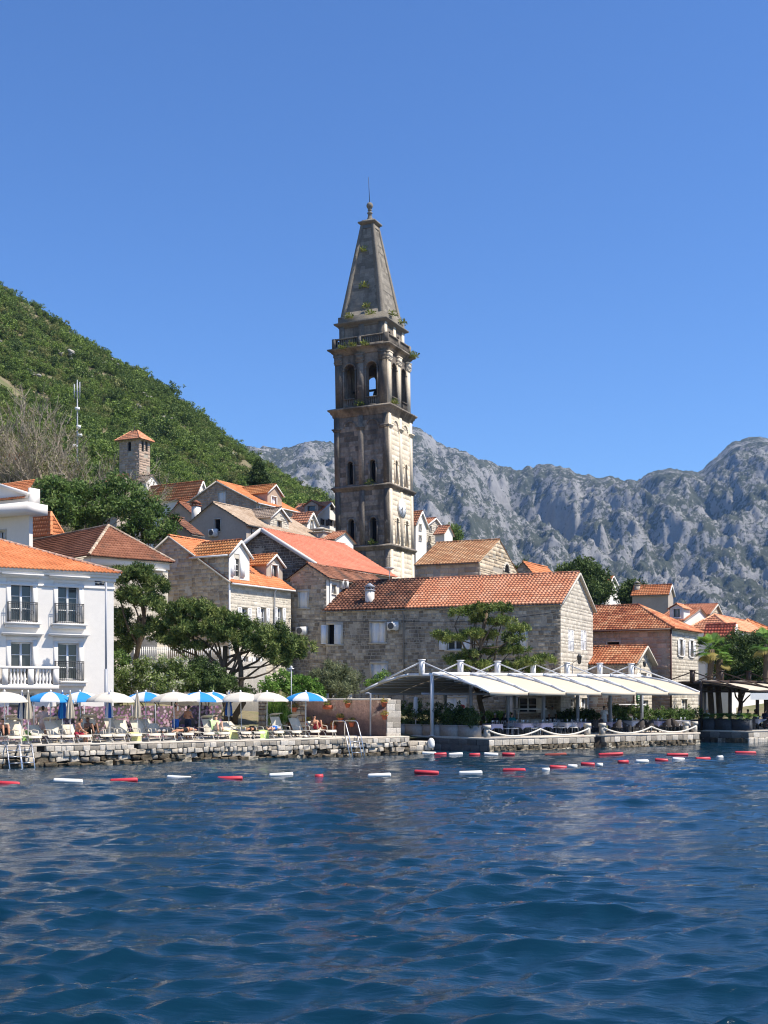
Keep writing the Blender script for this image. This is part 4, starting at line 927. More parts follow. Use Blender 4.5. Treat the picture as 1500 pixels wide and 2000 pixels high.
# the long stone house with the newly tiled half
def build_long_house():
    h = House('long_stone_house', 'long grey stone house, roof half dark old tiles and half new orange', 1095, 84, 24, 637, 1158, 1176).faces('u', 2.35)
    Wn = h.win
    Wn('U', 641, 667, 1220, 1258, 'ajar'); Wn('U', 725, 752, 1216, 1255, 'shut'); Wn('U', 727, 755, 1297, 1325, 'shut')
    Wn('U', 873, 903, 1250, 1269, 'open'); Wn('U', 1005, 1030, 1232, 1270, 'shut', surround=.06); Wn('U', 868, 910, 1363, 1392, 'shut', surround=.08)
    Wn('U', 1012, 1048, 1362, 1392, 'open', surround=.08)
    Wn('V', 1110, 1121, 1230, 1272, 'shut', surround=.0); Wn('V', 1134.5, 1145.5, 1231, 1270, 'shut', surround=.0)
    Wn('V', 1113, 1124, 1364, 1415, 'glass', surround=.06); Wn('V', 1134, 1147, 1364, 1415, 'glass', surround=.06)
    mb = MB()
    for f in (h.U, h.V, h.B, h.W): f.wall(mb)
    h.wall = obj('wall', mb, M_MORTAR, h.root)
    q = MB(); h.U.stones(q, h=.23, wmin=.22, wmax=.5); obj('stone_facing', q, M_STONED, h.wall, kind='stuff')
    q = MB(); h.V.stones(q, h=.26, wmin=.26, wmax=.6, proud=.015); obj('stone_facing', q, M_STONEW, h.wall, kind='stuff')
    # two kinds of tile meet at one third of the length
    L, B, o, g = h.Lu, h.Lv, .3, .15; dz = o * h.rise / (B / 2); z0, z1 = h.ze - dz + .05, h.zr + .05; c = h.U.at(795, 1190)[0]; c = L - c
    P = h.P; mb = MB(); tile_slope(mb, P(c, -o, z0), P(-g, -o, z0), P(c + .3, B / 2, z1), P(-g, B / 2, z1), p=.27, row=.38, seg=6, seed=4, amp=.07, thick=.06); tile_slope(mb, P(-g, B + o, z0), P(L + g, B + o, z0), P(-g, B / 2, z1), P(L + g, B / 2, z1), p=.27, row=.38, seed=6)
    rf = obj('roof', mb, T_CORAL, h.root); q = MB(); ridge_caps(q, P(-g, B / 2, z1 + .06), P(c, B / 2, z1 + .06), seed=2); obj('ridge_tile', q, T_CORAL, rf)
    mb = MB(); tile_slope(mb, P(L + g, -o, z0), P(c + .02, -o, z0), P(L + g, B / 2, z1), P(c + .32, B / 2, z1), p=.29, row=.38, seg=6, seed=9, amp=.08, thick=.07)
    r2 = obj('old_roof', mb, T_OLD, h.root, label='dark mottled old half of the roof'); q = MB(); ridge_caps(q, P(c, B / 2, z1 + .06), P(L + g, B / 2, z1 + .06), seed=3); obj('ridge_tile', q, T_OLD, r2)
    q = MB()
    for b0, b1 in ((-o, B / 2), (B + o, B / 2)): q.poly([P(-g, b0, z0 - .09), P(L + g, b0, z0 - .09), P(L + g, b1, z1 - .09), P(-g, b1, z1 - .09)])
    obj('soffit', q, M_TRIM, rf); h.verge_boards(M_TRIM, th=.14)
    a = L - h.U.at(711, 1190)[0]; h.chimney(a, 1.0, h.ze, h.ze + 1.35, .52, M_WHITE, M_GREYMETAL)
    s, z = h.U.at(770, 1231); ac_unit(h.root, h.U, s, z, .85, .6)
    q = MB(); s = h.U.at(789, 1200)[0]; q.tube([h.U.P(s, h.ze - .35, .3), h.U.P(s, h.ze - .6, .1), h.U.P(s, h.zb, .1)], .05, 6); obj('downpipe', q, mat('zinc_pipe', [L3(.22, .21, .20)], .6), h.root)
    # satellite dish on the ridge
    q = MB(); p = P(a - .2, B / 2 - .2, h.zr + .1); q.tube([p, p + Vector((0, 0, .75))], .03, 6); q.lathe(p + Vector((0, 0, .7)), [(.02, 0), (.22, .06), (.36, .16), (.4, .22)], 14); d = obj('satellite_dish', q, M_ACU, h.root)
    q = MB(); q.tube([p + Vector((0, 0, .7)), p + Vector((.0, 0, 1.9))], .012, 4); q.tube([p + Vector((-.25, .1, 1.7)), p + Vector((.25, -.1, 1.7))], .01, 4); obj('aerial', q, M_IRON, h.root)
    # iron wall lantern on the gable
    s, z = h.V.at(1118, 1295); q = MB(); q.tube([h.V.P(s, z, .05), h.V.P(s, z + .35, .5)], .02, 5); q.lathe(h.V.P(s, z - .1, .5), [(.05, 0), (.12, .1), (.17, .5), (.2, .52), (.05, .75)], 6); obj('wall_lantern', q, M_IRON, h.root)
    return h
LONG = build_long_house()

# narrow grey house behind it, with plastered side
h = House('narrow_stone_house', 'narrow dark grey stone house beside the long one, sagging old roof', 637, 91.6, 26, 567, 762, 1125).faces('v', .95)
h.win('U', 585, 601, 1156, 1187, 'shut'); h.win('V', 647, 655, 1143, 1160, 'glass', surround=.08)
h.walls(M_MORTAR, M_STONED, 'U', h=.23, wmin=.22, wmax=.5); q = MB(); h.V.wall(q); 
pl = MB(); f = h.V; pl.poly([f.P(0, f.z0, .02), f.P(f.ops[0][0], f.z0, .02), f.P(f.ops[0][0], f.z1, .02), f.P(0, f.z1, .02)]); pl.poly([f.P(f.ops[0][1], f.z0, .02), f.P(f.w, f.z0, .02), f.P(f.w, f.z1, .02), f.P(f.ops[0][1], f.z1, .02)])
pl.poly([f.P(f.ops[0][0], f.z0, .02), f.P(f.ops[0][1], f.z0, .02), f.P(f.ops[0][1], f.ops[0][2], .02), f.P(f.ops[0][0], f.ops[0][2], .02)]); pl.poly([f.P(f.ops[0][0], f.ops[0][3], .02), f.P(f.ops[0][1], f.ops[0][3], .02), f.P(f.ops[0][1], f.z1, .02), f.P(f.ops[0][0], f.z1, .02)])
obj('plaster_coat', pl, M_WHITE, h.wall); h.roof(T_OLD, over=.35, hi=.95, lo=.3)
s, z = h.V.at(668, 1149); ac_unit(h.root, h.V, s, z, .9, .65); s, z = h.U.at(592, 1240); ac_unit(h.root, h.U, s, z, .9, .6)
q = MB(); s = .5; q.tube([h.V.P(s, h.ze, .1), h.V.P(s, h.zb, .1)], .07, 6); obj('downpipe', q, M_DOWNPIPE, h.root)

# pale stone house with a gabled wing
h = House('pale_stone_house', 'pale stone house with gabled corner wing and white shutters', 448, 86, 32, 224, 568, 1134, base=2.2).faces('v', 3.45)
for x0, x1 in ((470, 483), (507, 519), (540, 551)): h.win('V', x0, x1, 1187, 1218 if x0 < 500 else 1224, 'open', surround=.07)
for x0, x1 in ((474, 484), (497, 507)): h.win('V', x0, x1, 1283, 1314, 'open', surround=.07)
f = h.U; wing_z = zat(1080, 86)
# the wing rises flush with the U wall: widen the gable outline there
sw = f.at(375, 1080)[0]
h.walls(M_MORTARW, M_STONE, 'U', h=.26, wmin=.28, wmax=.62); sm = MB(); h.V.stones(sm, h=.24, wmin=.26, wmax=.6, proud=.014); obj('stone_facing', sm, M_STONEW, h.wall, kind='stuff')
h.roof(T_ORANGE, over=.3, verge=.15); h.gutter('V', drop=h.V.at(534, 1150)[0]); h.verge_boards(M_TRIM, th=.12)
wl = h.Lu - sw; ww = 2.2
fw = Face(h.P(wl, 0, 0), -h.u, -h.v, wl, h.ze - 4.5, wing_z); fv = Face(h.P(0, 0, 0), h.v, -h.u, ww, h.ze - .2, wing_z, (ww / 2, wing_z + .95)); fb = Face(h.P(0, ww, 0), h.u, h.v, wl, h.ze - .2, wing_z)
for ff in (fw, fv, fb): ff.O = ff.O + ff.N * .015
s0, zt = fv.at(456.5, 1090); s1, _ = fv.at(467, 1090); zb_ = fv.at(462, 1126)[1]
fv.ops.append((s0, s1, zb_, zt, False)); mb = MB(); fw.wall(mb); fv.wall(mb); fb.wall(mb); wg = obj('gabled_wing', mb, M_MORTARW, h.root)
sm = MB(); fw.stones(sm, h=.26, wmin=.28, wmax=.62); obj('stone_facing', sm, M_STONE, wg, kind='stuff')
pl = MB(); pl.poly([fv.P(0, zb_ - .2, .03), fv.P(s0, zb_ - .2, .03), fv.P(s0, wing_z, .03), fv.P(0, wing_z, .03)]); pl.poly([fv.P(s1, zb_ - .2, .03), fv.P(ww, zb_ - .2, .03), fv.P(ww, wing_z, .03), fv.P(s1, wing_z, .03)]); pl.poly([fv.P(0, wing_z, .03), fv.P(ww, wing_z, .03), fv.P(ww / 2, wing_z + .93, .03)]); obj('plaster_coat', pl, M_WHITE, wg)
q = MB(); q.poly([fv.P(s0, zb_, -.15), fv.P(s1, zb_, -.15), fv.P(s1, zt, -.15), fv.P(s0, zt, -.15)]); obj('pane', q, M_GLASS, wg)
q = MB(); q.bar(fv.P((s0 + s1) / 2, zb_, -.1), fv.P((s0 + s1) / 2, zt, -.1), .08); [q.bar(fv.P(s0, zb_ + (zt - zb_) * k, -.1), fv.P(s1, zb_ + (zt - zb_) * k, -.1), .05) for k in (0, .33, .66, 1)]; obj('frame', q, M_FRAME, wg)
for a, b in ((s0 - .5, s0 - .06), (s1 + .06, s1 + .5)):
    q = MB(); V_ = [fv.P(x, z, d) for d in (.06, .12) for x, z in ((a, zb_), (b, zb_), (b, zt), (a, zt))]; q.add(V_, [(4, 5, 6, 7), (0, 1, 5, 4), (1, 2, 6, 5), (2, 3, 7, 6), (3, 0, 4, 7)]); obj('shutter', q, M_SHUT, wg)
mb = MB(); o = .25; dz = o * .95 / (ww / 2); z0_, z1_ = wing_z - dz + .05, wing_z + 1.0
tile_slope(mb, h.P(wl + .3, -o, z0_), h.P(-.2, -o, z0_), h.P(wl + .3, ww / 2, z1_), h.P(-.2, ww / 2, z1_), p=.25, seed=3, amp=.06); tile_slope(mb, h.P(-.2, ww + o, z0_), h.P(wl, ww + o, z0_), h.P(-.2, ww / 2, z1_), h.P(wl, ww / 2, z1_), p=.25, seed=5)
obj('wing_roof', mb, tiles('yellowish_roof_tile', [L3(.42, .15, .05), L3(.56, .24, .09), L3(.60, .32, .15)]), wg); q = MB(); ridge_caps(q, h.P(-.2, ww / 2, z1_ + .05), h.P(wl, ww / 2, z1_ + .05)); obj('ridge_tile', q, T_ORANGE, wg)
q = MB()
for a, b in ((h.P(-.2, -o, z0_ - .08), h.P(-.2, ww / 2, z1_ - .08)), (h.P(-.2, ww / 2, z1_ - .08), h.P(-.2, ww + o, z0_ - .08))): q.bar(a, b, .08, .16)
obj('barge_board', q, M_WHITET, wg); q = MB(); q.tube([h.P(-.06, -.06, wing_z - .1), h.P(-.06, -.06, h.zb)], .07, 6); obj('downpipe', q, M_DOWNPIPE, h.root); q = MB(); q.tube([h.P(-.1, -o - .06, z0_ - .02), h.P(wl, -o - .06, z0_ - .02)], .07, 6); obj('gutter', q, M_DOWNPIPE, wg)
# dormer and two roof lights on the sunny slope
dormer(h, 'V', h.V.at(553, 1120)[0] - .6, 1.1, 2.0, h.ze + 1.75, .75, 3.0, M_GREYPL, MATS['yellowish_roof_tile'], window=(.65, 1.35, h.ze + .75, h.ze + 1.7, 'glass'), zb=h.ze + .1)
sl = h.rise / (h.Lu / 2)
for bb in (2.2, 3.9):
    q = MB(); q.add([h.P(a, bb + d, h.ze + a * sl + .16) for a, d in ((1.2, 0), (1.2, .55), (2.2, .55), (2.2, 0))] + [h.P(a, bb + d, h.ze + a * sl) for a, d in ((1.2, 0), (1.2, .55), (2.2, .55), (2.2, 0))], [(0, 1, 2, 3), (0, 1, 5, 4), (1, 2, 6, 5), (2, 3, 7, 6), (3, 0, 4, 7)]); obj('roof_light', q, M_GLASS, h.roofo)

# the house with the big red roof
Lr = lambda px, Z, A, p: ((p - CX) / F_PX * Z - (px - CX) * Z / F_PX) / (math.sin(rad(A)) - (p - CX) / F_PX * math.cos(rad(A)))
h = House('red_roof_house', 'stone house with broad plain red roof and white verge below the tower', 617, 97, 31, 10.2, Lr(617, 97, 31, 766), 1099, metres=True).faces('v', 2.95)
h.walls(M_MORTAR, mat('dark_limestone_block', [L3(.10, .085, .07), L3(.15, .125, .105), L3(.19, .165, .14)], .9, .2, noise=[(1, .2), (9, .2)], world=True), 'U'); h.roof(T_RED, over=.35, verge=.3, p=.2, row=.31, seg=4); h.verge_boards(M_WHITET, th=.3, w=.16, g=.36)

# the small church behind the long house
h = House('church_nave', 'old stone church nave with ochre tiled roof and sunlit gable', 937, 110, 24, 811, 1010, 1097, cat='church').faces('u', 2.55)
h.walls(M_MORTAR, M_STONE, 'UV', h=.3, wmin=.4, wmax=.9); h.roof(T_OCHRE, over=.25, verge=.06, p=.3, row=.38)
f = h.V; s, z = f.at(988, 1112); q = MB(); pts = [(s + math.cos(math.pi * i / 10) * .85, z + math.sin(math.pi * i / 10) * .85 - .3) for i in range(11)]
for a, b in zip(pts, pts[1:]): q.bar(f.P(*a, .05), f.P(*b, .05), .22, .2, up=f.N)
q2 = MB(); q2.poly([f.P(a, b, .045) for a, b in pts]); o_ = obj('lunette_window', q, M_TRIM, h.root); obj('pane', q2, M_DARK, o_)

# pinkish stone house with hip roof beyond the long house
h = House('pink_stone_house', 'pinkish stone house with mixed terracotta hip roof and narrow white windows', 1310, 95, 30, 1010, 1364, 1224).faces('hip', 2.0)
h.win('V', 1326, 1333, 1250, 1281, 'open', surround=.1, smat=M_WHITET); h.win('V', 1347, 1353.5, 1252, 1283, 'open', surround=.1, smat=M_WHITET); h.win('U', 1186, 1210, 1254, 1262, 'dark', surround=.08)
h.win('V', 1330, 1342, 1366, 1410, 'glass', surround=.05)
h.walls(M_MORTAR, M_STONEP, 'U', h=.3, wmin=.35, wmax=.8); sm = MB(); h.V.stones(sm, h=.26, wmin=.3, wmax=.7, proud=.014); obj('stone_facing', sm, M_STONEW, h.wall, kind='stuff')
h.roof(T_MIX, over=.35, p=.24, row=.33); q = MB(); q.tube([h.P(-.05, -.1, h.ze), h.P(-.05, -.1, h.zb)], .08, 6); obj('downpipe', q, M_BROWNPIPE, h.root); h.gutter('U', M_BROWNPIPE, over=.38)
# the low gabled porch building in front of it
h = House('gabled_porch', 'small stone porch building with white gable and tiled roof', 1237, 89.5, 27, 1140, 1273, 1294, cat='house').faces('u', 1.25)
s0, zt = h.V.at(1248, 1318); h.win('V', 1249, 1262, 1315, 1345, 'open', surround=.06); h.win('V', 1243, 1266, 1368, 1412, 'glass', surround=.0)
h.walls(M_MORTARW, M_STONEP, 'U'); sm = MB(); h.V.stones(sm, h=.26, wmin=.3, wmax=.7, proud=.014); obj('stone_facing', sm, M_STONEW, h.wall, kind='stuff'); h.roof(T_MIX, over=.3, verge=.35); h.verge_boards(M_TRIM, th=.14, g=.38)
q = MB(); q.tube([h.P(-.05, -.06, h.ze), h.P(-.05, -.06, h.zb)], .07, 6); obj('downpipe', q, M_BROWNPIPE, h.root)
f = h.V; s, z = f.at(1251, 1303); q = MB(); q.tube([f.P(s, z + .5, .02), f.P(s, z + .5, .3)], .015, 4); q.lathe(f.P(s, z, .3), [(.04, 0), (.1, .06), (.13, .34), (.04, .48)], 6); obj('wall_lantern', q, M_IRON, h.root)
# green notice board on its wall, with light lines of print
f = h.V; s0, zt = f.at(1241.5, 1352.5); q = MB(); q.box(f.P(s0 + .45, zt - .62, .08), .75, .05, .62, (f.S, f.N)); nb = obj('notice_board', q, mat('green_board', [L3(.03, .20, .05)], .5), h.root)
for k in range(4):
    q = MB(); q.box(f.P(s0 + .45, zt - .16 - .13 * k, .108), .5 - .08 * (k % 2), .006, .05, (f.S, f.N)); obj('line_of_print', q, M_WHITET, nb)

# brown hipped roof house behind the hotel
h = House('brown_roof_house', 'pale stone house with weathered brown hip roof behind the hotel', 178, 80, 48, -190, 328, 1079).faces('hip', 2.25)
h.walls(M_MORTARW, M_STONEW, 'UV', h=.3, wmin=.4, wmax=.9, proud=.006, gap=.008); h.roof(T_BROWN, over=.35, p=.22, row=.3, capm=T_PALE)
q = MB(); q.box(h.V.P(h.V.w / 2, h.ze - .75, .06), h.V.w + .1, .12, .55, (h.V.S, h.V.N)); q.box(h.U.P(h.U.w / 2, h.ze - .75, .06), h.U.w, .12, .55, (h.U.S, h.U.N)); obj('frieze', q, M_WHITET, h.root)
s, z = h.V.at(300, 1115); q = MB(); q.box(h.V.P(s, z, .16), 1.5, .32, .1, (h.V.S, h.V.N)); obj('hood', q, M_WHITET, h.root)

# white house with a flat terrace slab, far left
h = House('terrace_house', 'white house with flat terrace slab and orange upper roof, cut by the picture edge', 57, 84, 29, -120, 64, 1000, base=3).faces('flat', .3)
h.win('U', -2, 11, 1037, 1056, 'glass', surround=.08)
h.walls(M_WHITE); q = MB(); q.box(h.P(h.Lu / 2 - .4, h.Lv / 2 - .3, h.ze - .2), h.Lu + 1.0, h.Lv + 1.6, .7, (h.u, h.v)); obj('terrace_slab', q, M_WHITET, h.root)
f2 = Face(h.P(h.Lu, .2, 0), -h.u, -h.v, h.Lu - .3, h.ze + .45, h.ze + 1.0, None); q = MB(); f2.wall(q); q.box(h.P(.15, .6, h.ze + .45), .22, .9, 1.25, (h.u, h.v)); obj('upper_wall', q, M_WHITE, h.root)
q = MB(); zz = h.ze + 1.0; tile_slope(q, h.P(h.Lu, -.1, zz), h.P(.3, -.1, zz), h.P(h.Lu, 3.2, zz + 1.9), h.P(2.6, 3.2, zz + 1.9), p=.26, seed=2); obj('upper_roof', q, T_ORANGE, h.root)
q = MB(); q.bar(h.P(.1, .0, zz + .25), h.P(3.4, .0, zz + 1.25), .2, .22); q.poly([h.P(.2, .12, zz), h.P(3.2, .12, zz + .1), h.P(3.2, .12, zz + 1.1), h.P(.2, .12, zz + .2)]); obj('verge', q, M_WHITET, h.root)

# small orange roof peeping behind
stone_house('orange_roof_cottage', 'low cottage with bright orange roof between the terrace house and the trees', 100, 96, 29, 30, 118, 1030, 'hip', 1.2, M_WHITE, None, T_ORANGE)

# ------------------------------------------------------------------ upper town
h = stone_house('plaster_house', 'grey plastered gable house with pale lichened roof and open dark window', 481, 110, 31, 356, 628, 1023, 'v', 2.15, M_GREYPL, None, T_PALE, wins=[('U', 419, 431, 1014, 1038, 'dark', dict(surround=.05)), ('V', 490, 497, 1040, 1056, 'glass')], p=.26, row=.36, seg=4, over=.3)
s, z = h.U.at(419, 1048); ac_unit(h.root, h.U, s, z, .95, .65); h.gutter('V', M_IRON, drop=.6)
dormer(h, 'V', h.V.at(535, 1030)[0], .4, 2.9, h.ze + 1.15, 1.0, 4.2, M_MORTARW, T_PALE, stone=M_STONEW, window=(1.0, 1.75, h.ze - .5, h.ze + .95, 'dark'), zb=h.ze - .9, p=.26)
h.chimney(h.Lu * .88, .9, h.ze, h.ze + 2.2, .6, M_WHITE, T_BROWN)
h = stone_house('shuttered_gable_house', 'stone house with broad gable, single white shuttered window and roof dormer', 500, 126, 30, 352, 580, 980, 'v', 2.5, M_MORTAR, M_STONEP, T_ORANGE, wins=[('U', 427, 441, 961, 984, 'shut', dict(surround=.06))], faces='U', p=.27, row=.38, seg=4)
sm = MB(); h.V.stones(sm); obj('stone_facing', sm, M_STONEW, h.wall, kind='stuff'); h.verge_boards(M_TRIM, th=.14); h.gutter('V', drop=.4)
dormer(h, 'V', h.V.at(527, 980)[0], .3, 2.6, h.ze + 1.35, .95, 4.5, M_STONEP, MATS['yellowish_roof_tile'], window=(.7, 1.6, h.ze - .3, h.ze + 1.0, 'shut'), zb=h.ze - .8, p=.27)
h = stone_house('high_orange_house', 'house with large sunlit orange roof below the green hill', 384, 150, 30, 285, 405, 966, 'u', 1.75, M_WHITE, None, T_ORANGE, p=.3, row=.42, seg=4)
q = MB(); q.box(h.P(4.6, 1.6, h.ze + .9), .9, .7, .55, (h.u, h.v)); obj('roof_box', q, M_GREYMETAL, h.root); h.verge_boards()
stone_house('grey_side_house', 'low grey plastered side house between the two big gables', 375, 138, 30, 345, 393, 985, 'u', .9, M_GREYPL, None, T_ORANGE, p=.3, row=.42, seg=4, wins=[('U', 368, 374, 984, 992, 'dark', dict(surround=.04))])
stone_house('dull_red_roof_house', 'low house with dull red roofs and dark wall behind the trees', 385, 118, 31, 318, 400, 1012, 'v', 1.6, M_GREYPL, None, T_BROWN, p=.3, row=.4, seg=4)
stone_house('shaded_brown_roof_house', 'brown roofed house half hidden by the leafy trees', 372, 100, 31, 300, 392, 1040, 'v', 1.4, M_GREYPL, None, T_OLD, p=.3, row=.4, seg=4, lo=.2)
h = stone_house('white_gable_house', 'cream gable house with brown shutters left of the bell tower', 620, 140, 27, 560, 668, 1005, 'u', 1.75, M_WHITE, None, T_CORAL, p=.3, row=.42, seg=4, wins=[('V', 629, 636, 1014, 1026, 'dark_open', dict(surround=.0, shut=M_BROWN)), ('V', 644, 652, 1015, 1028, 'dark_open', dict(surround=.0, shut=M_BROWN))])
q = MB(); s, z = h.V.at(648, 996); q.box(h.V.P(s, z, .02), .7, .06, .85, (h.V.S, h.V.N)); obj('attic_window', q, M_BROWN, h.root); h.verge_boards()
dormer(h, 'U', h.Lu * .5, .6, 1.8, h.ze + 1.2, .5, 2.2, M_GREYPL, T_CORAL, window=(.4, 1.4, h.ze + .3, h.ze + 1.15, 'dark'), p=.3, verge=False)
h = stone_house('small_dormer_house', 'little white gable with striped red roof under the cream house', 600, 126, 27, 566, 618, 1018, 'u', .95, M_WHITE, None, T_CORAL, p=.3, row=.4, seg=4, wins=[('V', 606, 612, 1016, 1034, 'glass', dict(surround=.04))]); h.verge_boards()
h = stone_house('chimney_block_house', 'low roof ridge with boxy stone chimney in front of the tower', 655, 118, 29, 600, 690, 1052, 'u', .8, M_WHITE, None, T_CORAL, p=.3, row=.4, seg=4); h.chimney(2.2, 1.0, h.ze - .5, zat(1036, 118), 1.4, M_GREYPL, M_TRIM)
# right of the tower
h = stone_house('twin_gable_house', 'tall pale house with small gable roof just right of the tower', 828, 150, 30, 800, 870, 1030, 'u', 1.45, M_MORTARW, M_STONEW, T_CORAL, p=.3, row=.42, seg=4, wins=[('V', 838, 843, 1027, 1038, 'glass', dict(surround=.04)), ('V', 851, 856, 1029, 1040, 'glass', dict(surround=.04)), ('V', 836, 841, 1047, 1057, 'glass', dict(surround=.04))]); h.verge_boards()
h = stone_house('white_back_house', 'white house end with steep verge touching the tower edge', 812, 142, 30, 780, 833, 1022, 'u', 1.5, M_WHITE, None, T_CORAL, p=.3, row=.42, seg=4, wins=[('V', 818, 823, 1024, 1036, 'glass', dict(surround=.04)), ('V', 818, 823, 1046, 1056, 'glass', dict(surround=.04))]); h.verge_boards()
stone_house('stepped_annex', 'low annex with lean orange roof right of the pale twin house', 868, 149, 30, 850, 884, 1040, 'u', .9, M_WHITE, None, T_CORAL, p=.3, row=.42, seg=4)
h = stone_house('dark_gabled_shed', 'small dark stone shed with orange verge beside the church gable', 1040, 128, 30, 1004, 1085, 1118, 'v', 1.1, M_MORTAR, M_STONED, T_ORANGE, p=.3, row=.4, seg=4, faces='U', wins=[('U', 1036, 1044, 1117, 1124, 'glass', dict(surround=.04))])
# right-hand group on the slope
h = stone_house('lone_white_gable', 'lone white gable house with orange roof between two dark trees', 1181, 165, 30, 1140, 1212, 1151, 'u', 2.0, M_WHITE, None, T_ORANGE, p=.3, row=.42, seg=4, wins=[('V', 1193, 1198, 1143, 1149, 'dark', dict(surround=.04)), ('V', 1198, 1206, 1168, 1172, 'dark', dict(surround=.04))]); h.verge_boards()
h = stone_house('grey_wall_house', 'orange roofed house with grey shaded wall above the hip roof', 1305, 150, 24, 1235, 1315, 1159, 'u', 1.15, M_GREYPL, None, T_ORANGE, p=.3, row=.42, seg=4); h.verge_boards(); h.chimney(4.0, 1.0, h.ze, h.ze + 1.2, .6, M_GREYPL)
h = stone_house('small_window_dormer_house', 'low tiled house with boxy white dormer window', 1335, 112, 30, 1280, 1395, 1212, 'u', 1.35, M_WHITE, None, T_CORAL, p=.27, row=.38, seg=4)
dormer(h, 'U', h.Lu * .18 + .9, .3, 1.3, h.ze + 1.15, .35, 2.0, M_WHITE, T_CORAL, window=(.35, .95, h.ze + .35, h.ze + 1.1, 'glass'), p=.27, verge=False)
h = stone_house('long_back_roof_house', 'long coral roofed house with sunlit gable under the mountain', 1384, 125, 24, 1310, 1412, 1200, 'u', 1.3, M_MORTARW, M_STONE, T_CORAL, p=.27, row=.38, seg=4); h.verge_boards(M_TRIM)
h = stone_house('hip_roof_villa', 'house with broad orange hip roof near the picture edge', 1425, 112, 30, 1345, 1500, 1226, 'hip', 1.3, M_WHITE, None, T_CORAL, p=.26, row=.36, seg=4)
h = stone_house('bright_red_annex', 'little annex with bright red roof and white gable behind the palms', 1430, 104, 27, 1378, 1438, 1243, 'u', 1.05, M_WHITE, None, tiles('bright_red_roof_tile', [L3(.42, .09, .05), L3(.55, .14, .08), L3(.66, .24, .15)]), p=.26, row=.34, seg=4); h.verge_boards()
stone_house('edge_orange_house', 'orange roofed house at the far end of the town', 1475, 128, 24, 1440, 1530, 1232, 'hip', 1.2, M_WHITE, None, T_ORANGE, p=.28, row=.38, seg=4)
# on the hill to the left
h = stone_house('hillside_house', 'small house with orange roof behind the bare tree on the hillside', 34, 178, 30, -40, 60, 902, 'u', 1.6, M_GREYPL, None, T_ORANGE, p=.32, row=.45, seg=4)

# small bell tower with a pyramid roof
h = House('small_bell_tower', 'small square stone bell tower with orange pyramid roof on the slope', 272, 170, 27, 233, 293, 852, cat='bell tower').faces('hip', 1.05)
h.win('U', 249, 256, 862, 881, 'dark', surround=.0, arch=True)
for a, b in ((276.5, 281), (284, 288.5)): h.win('V', a, b, 859, 882, 'dark', surround=.0, arch=True)
h.walls(M_MORTAR, M_STONEP, 'UV', h=.35, wmin=.4, wmax=.9); h.roof(T_CORAL, over=.45, p=.3, row=.42, seg=4)
q = MB(); q.tube([h.P(h.Lu / 2, h.Lv / 2, h.zr), h.P(h.Lu / 2, h.Lv / 2, h.zr + .8)], .04, 5); obj('finial', q, M_IRON, h.root)
h = stone_house('white_tower_annex', 'white house with dark eaves at the foot of the small bell tower', 286, 160, 30, 262, 308, 938, 'u', .8, M_WHITE, None, T_PALE, p=.3, row=.42, seg=4, wins=[('V', 294, 298, 952, 964, 'dark', dict(surround=.04))])
h = stone_house('roof_below_annex', 'low red roof just under the small bell tower', 228, 158, 30, 200, 268, 945, 'u', 1.5, M_GREYPL, None, T_CORAL, p=.3, row=.42, seg=4)
# ------------------------------------------------------------------ foliage
def leafmat(name, ramp, tr=.3): return mat(name, ramp, .65, .25, noise=(.7, .12), transl=tr, world=True)
F_PINE = leafmat('pine_needles', [L3(0.033, 0.061, 0.016), L3(0.073, 0.122, 0.029), L3(0.139, 0.188, 0.049), L3(0.211, 0.244, 0.073)], .15)
F_PINEL = leafmat('light_pine_needles', [L3(0.049, 0.084, 0.017), L3(0.105, 0.154, 0.031), L3(0.182, 0.231, 0.056), L3(0.252, 0.280, 0.084)], .15)
F_GREEN = leafmat('broad_leaves', [L3(0.034, 0.068, 0.016), L3(0.074, 0.135, 0.030), L3(0.121, 0.196, 0.047), L3(0.189, 0.257, 0.081)])
F_FRESH = leafmat('fresh_green_leaves', [L3(.05, .11, .015), L3(.10, .21, .03), L3(.17, .30, .05), L3(.24, .36, .09)])
F_OLIVE = leafmat('grey_green_leaves', [L3(.07, .09, .04), L3(.14, .165, .08), L3(.21, .235, .12), L3(.28, .30, .17)])
F_DARK = leafmat('dark_leaves', [L3(0.018, 0.039, 0.012), L3(0.042, 0.075, 0.021), L3(0.075, 0.120, 0.033), L3(0.120, 0.173, 0.053)])
F_FLOWER = leafmat('flowering_shrub_leaves', [L3(.04, .07, .015), L3(.09, .14, .03), L3(.17, .23, .06), L3(.24, .30, .10), L3(.62, .62, .50)])
F_DRY = leafmat('dry_twig_leaves', [L3(.13, .11, .05), L3(.19, .19, .08), L3(.17, .22, .06)])
F_HILL = [leafmat('hill_scrub_a', [L3(0.058, 0.098, 0.025), L3(0.109, 0.165, 0.039), L3(0.177, 0.242, 0.062)], .2), leafmat('hill_scrub_b', [L3(0.090, 0.136, 0.028), L3(0.157, 0.232, 0.046), L3(0.236, 0.320, 0.070)], .2),
          leafmat('hill_scrub_c', [L3(0.138, 0.165, 0.052), L3(0.217, 0.232, 0.080), L3(0.295, 0.300, 0.115)], .2), leafmat('hill_scrub_d', [L3(0.036, 0.066, 0.018), L3(0.067, 0.109, 0.028), L3(0.109, 0.155, 0.045)], .2)]
M_BARK = mat('grey_brown_bark', [L3(.09, .07, .05), L3(.14, .11, .08)], .95, .1, noise=[(3, .25), (20, .2)], bump=(12, .8, .05), world=True)
M_BARKP = mat('pale_bark', [L3(.30, .26, .20), L3(.40, .35, .28)], .95, .1, noise=[(3, .2)], world=True)

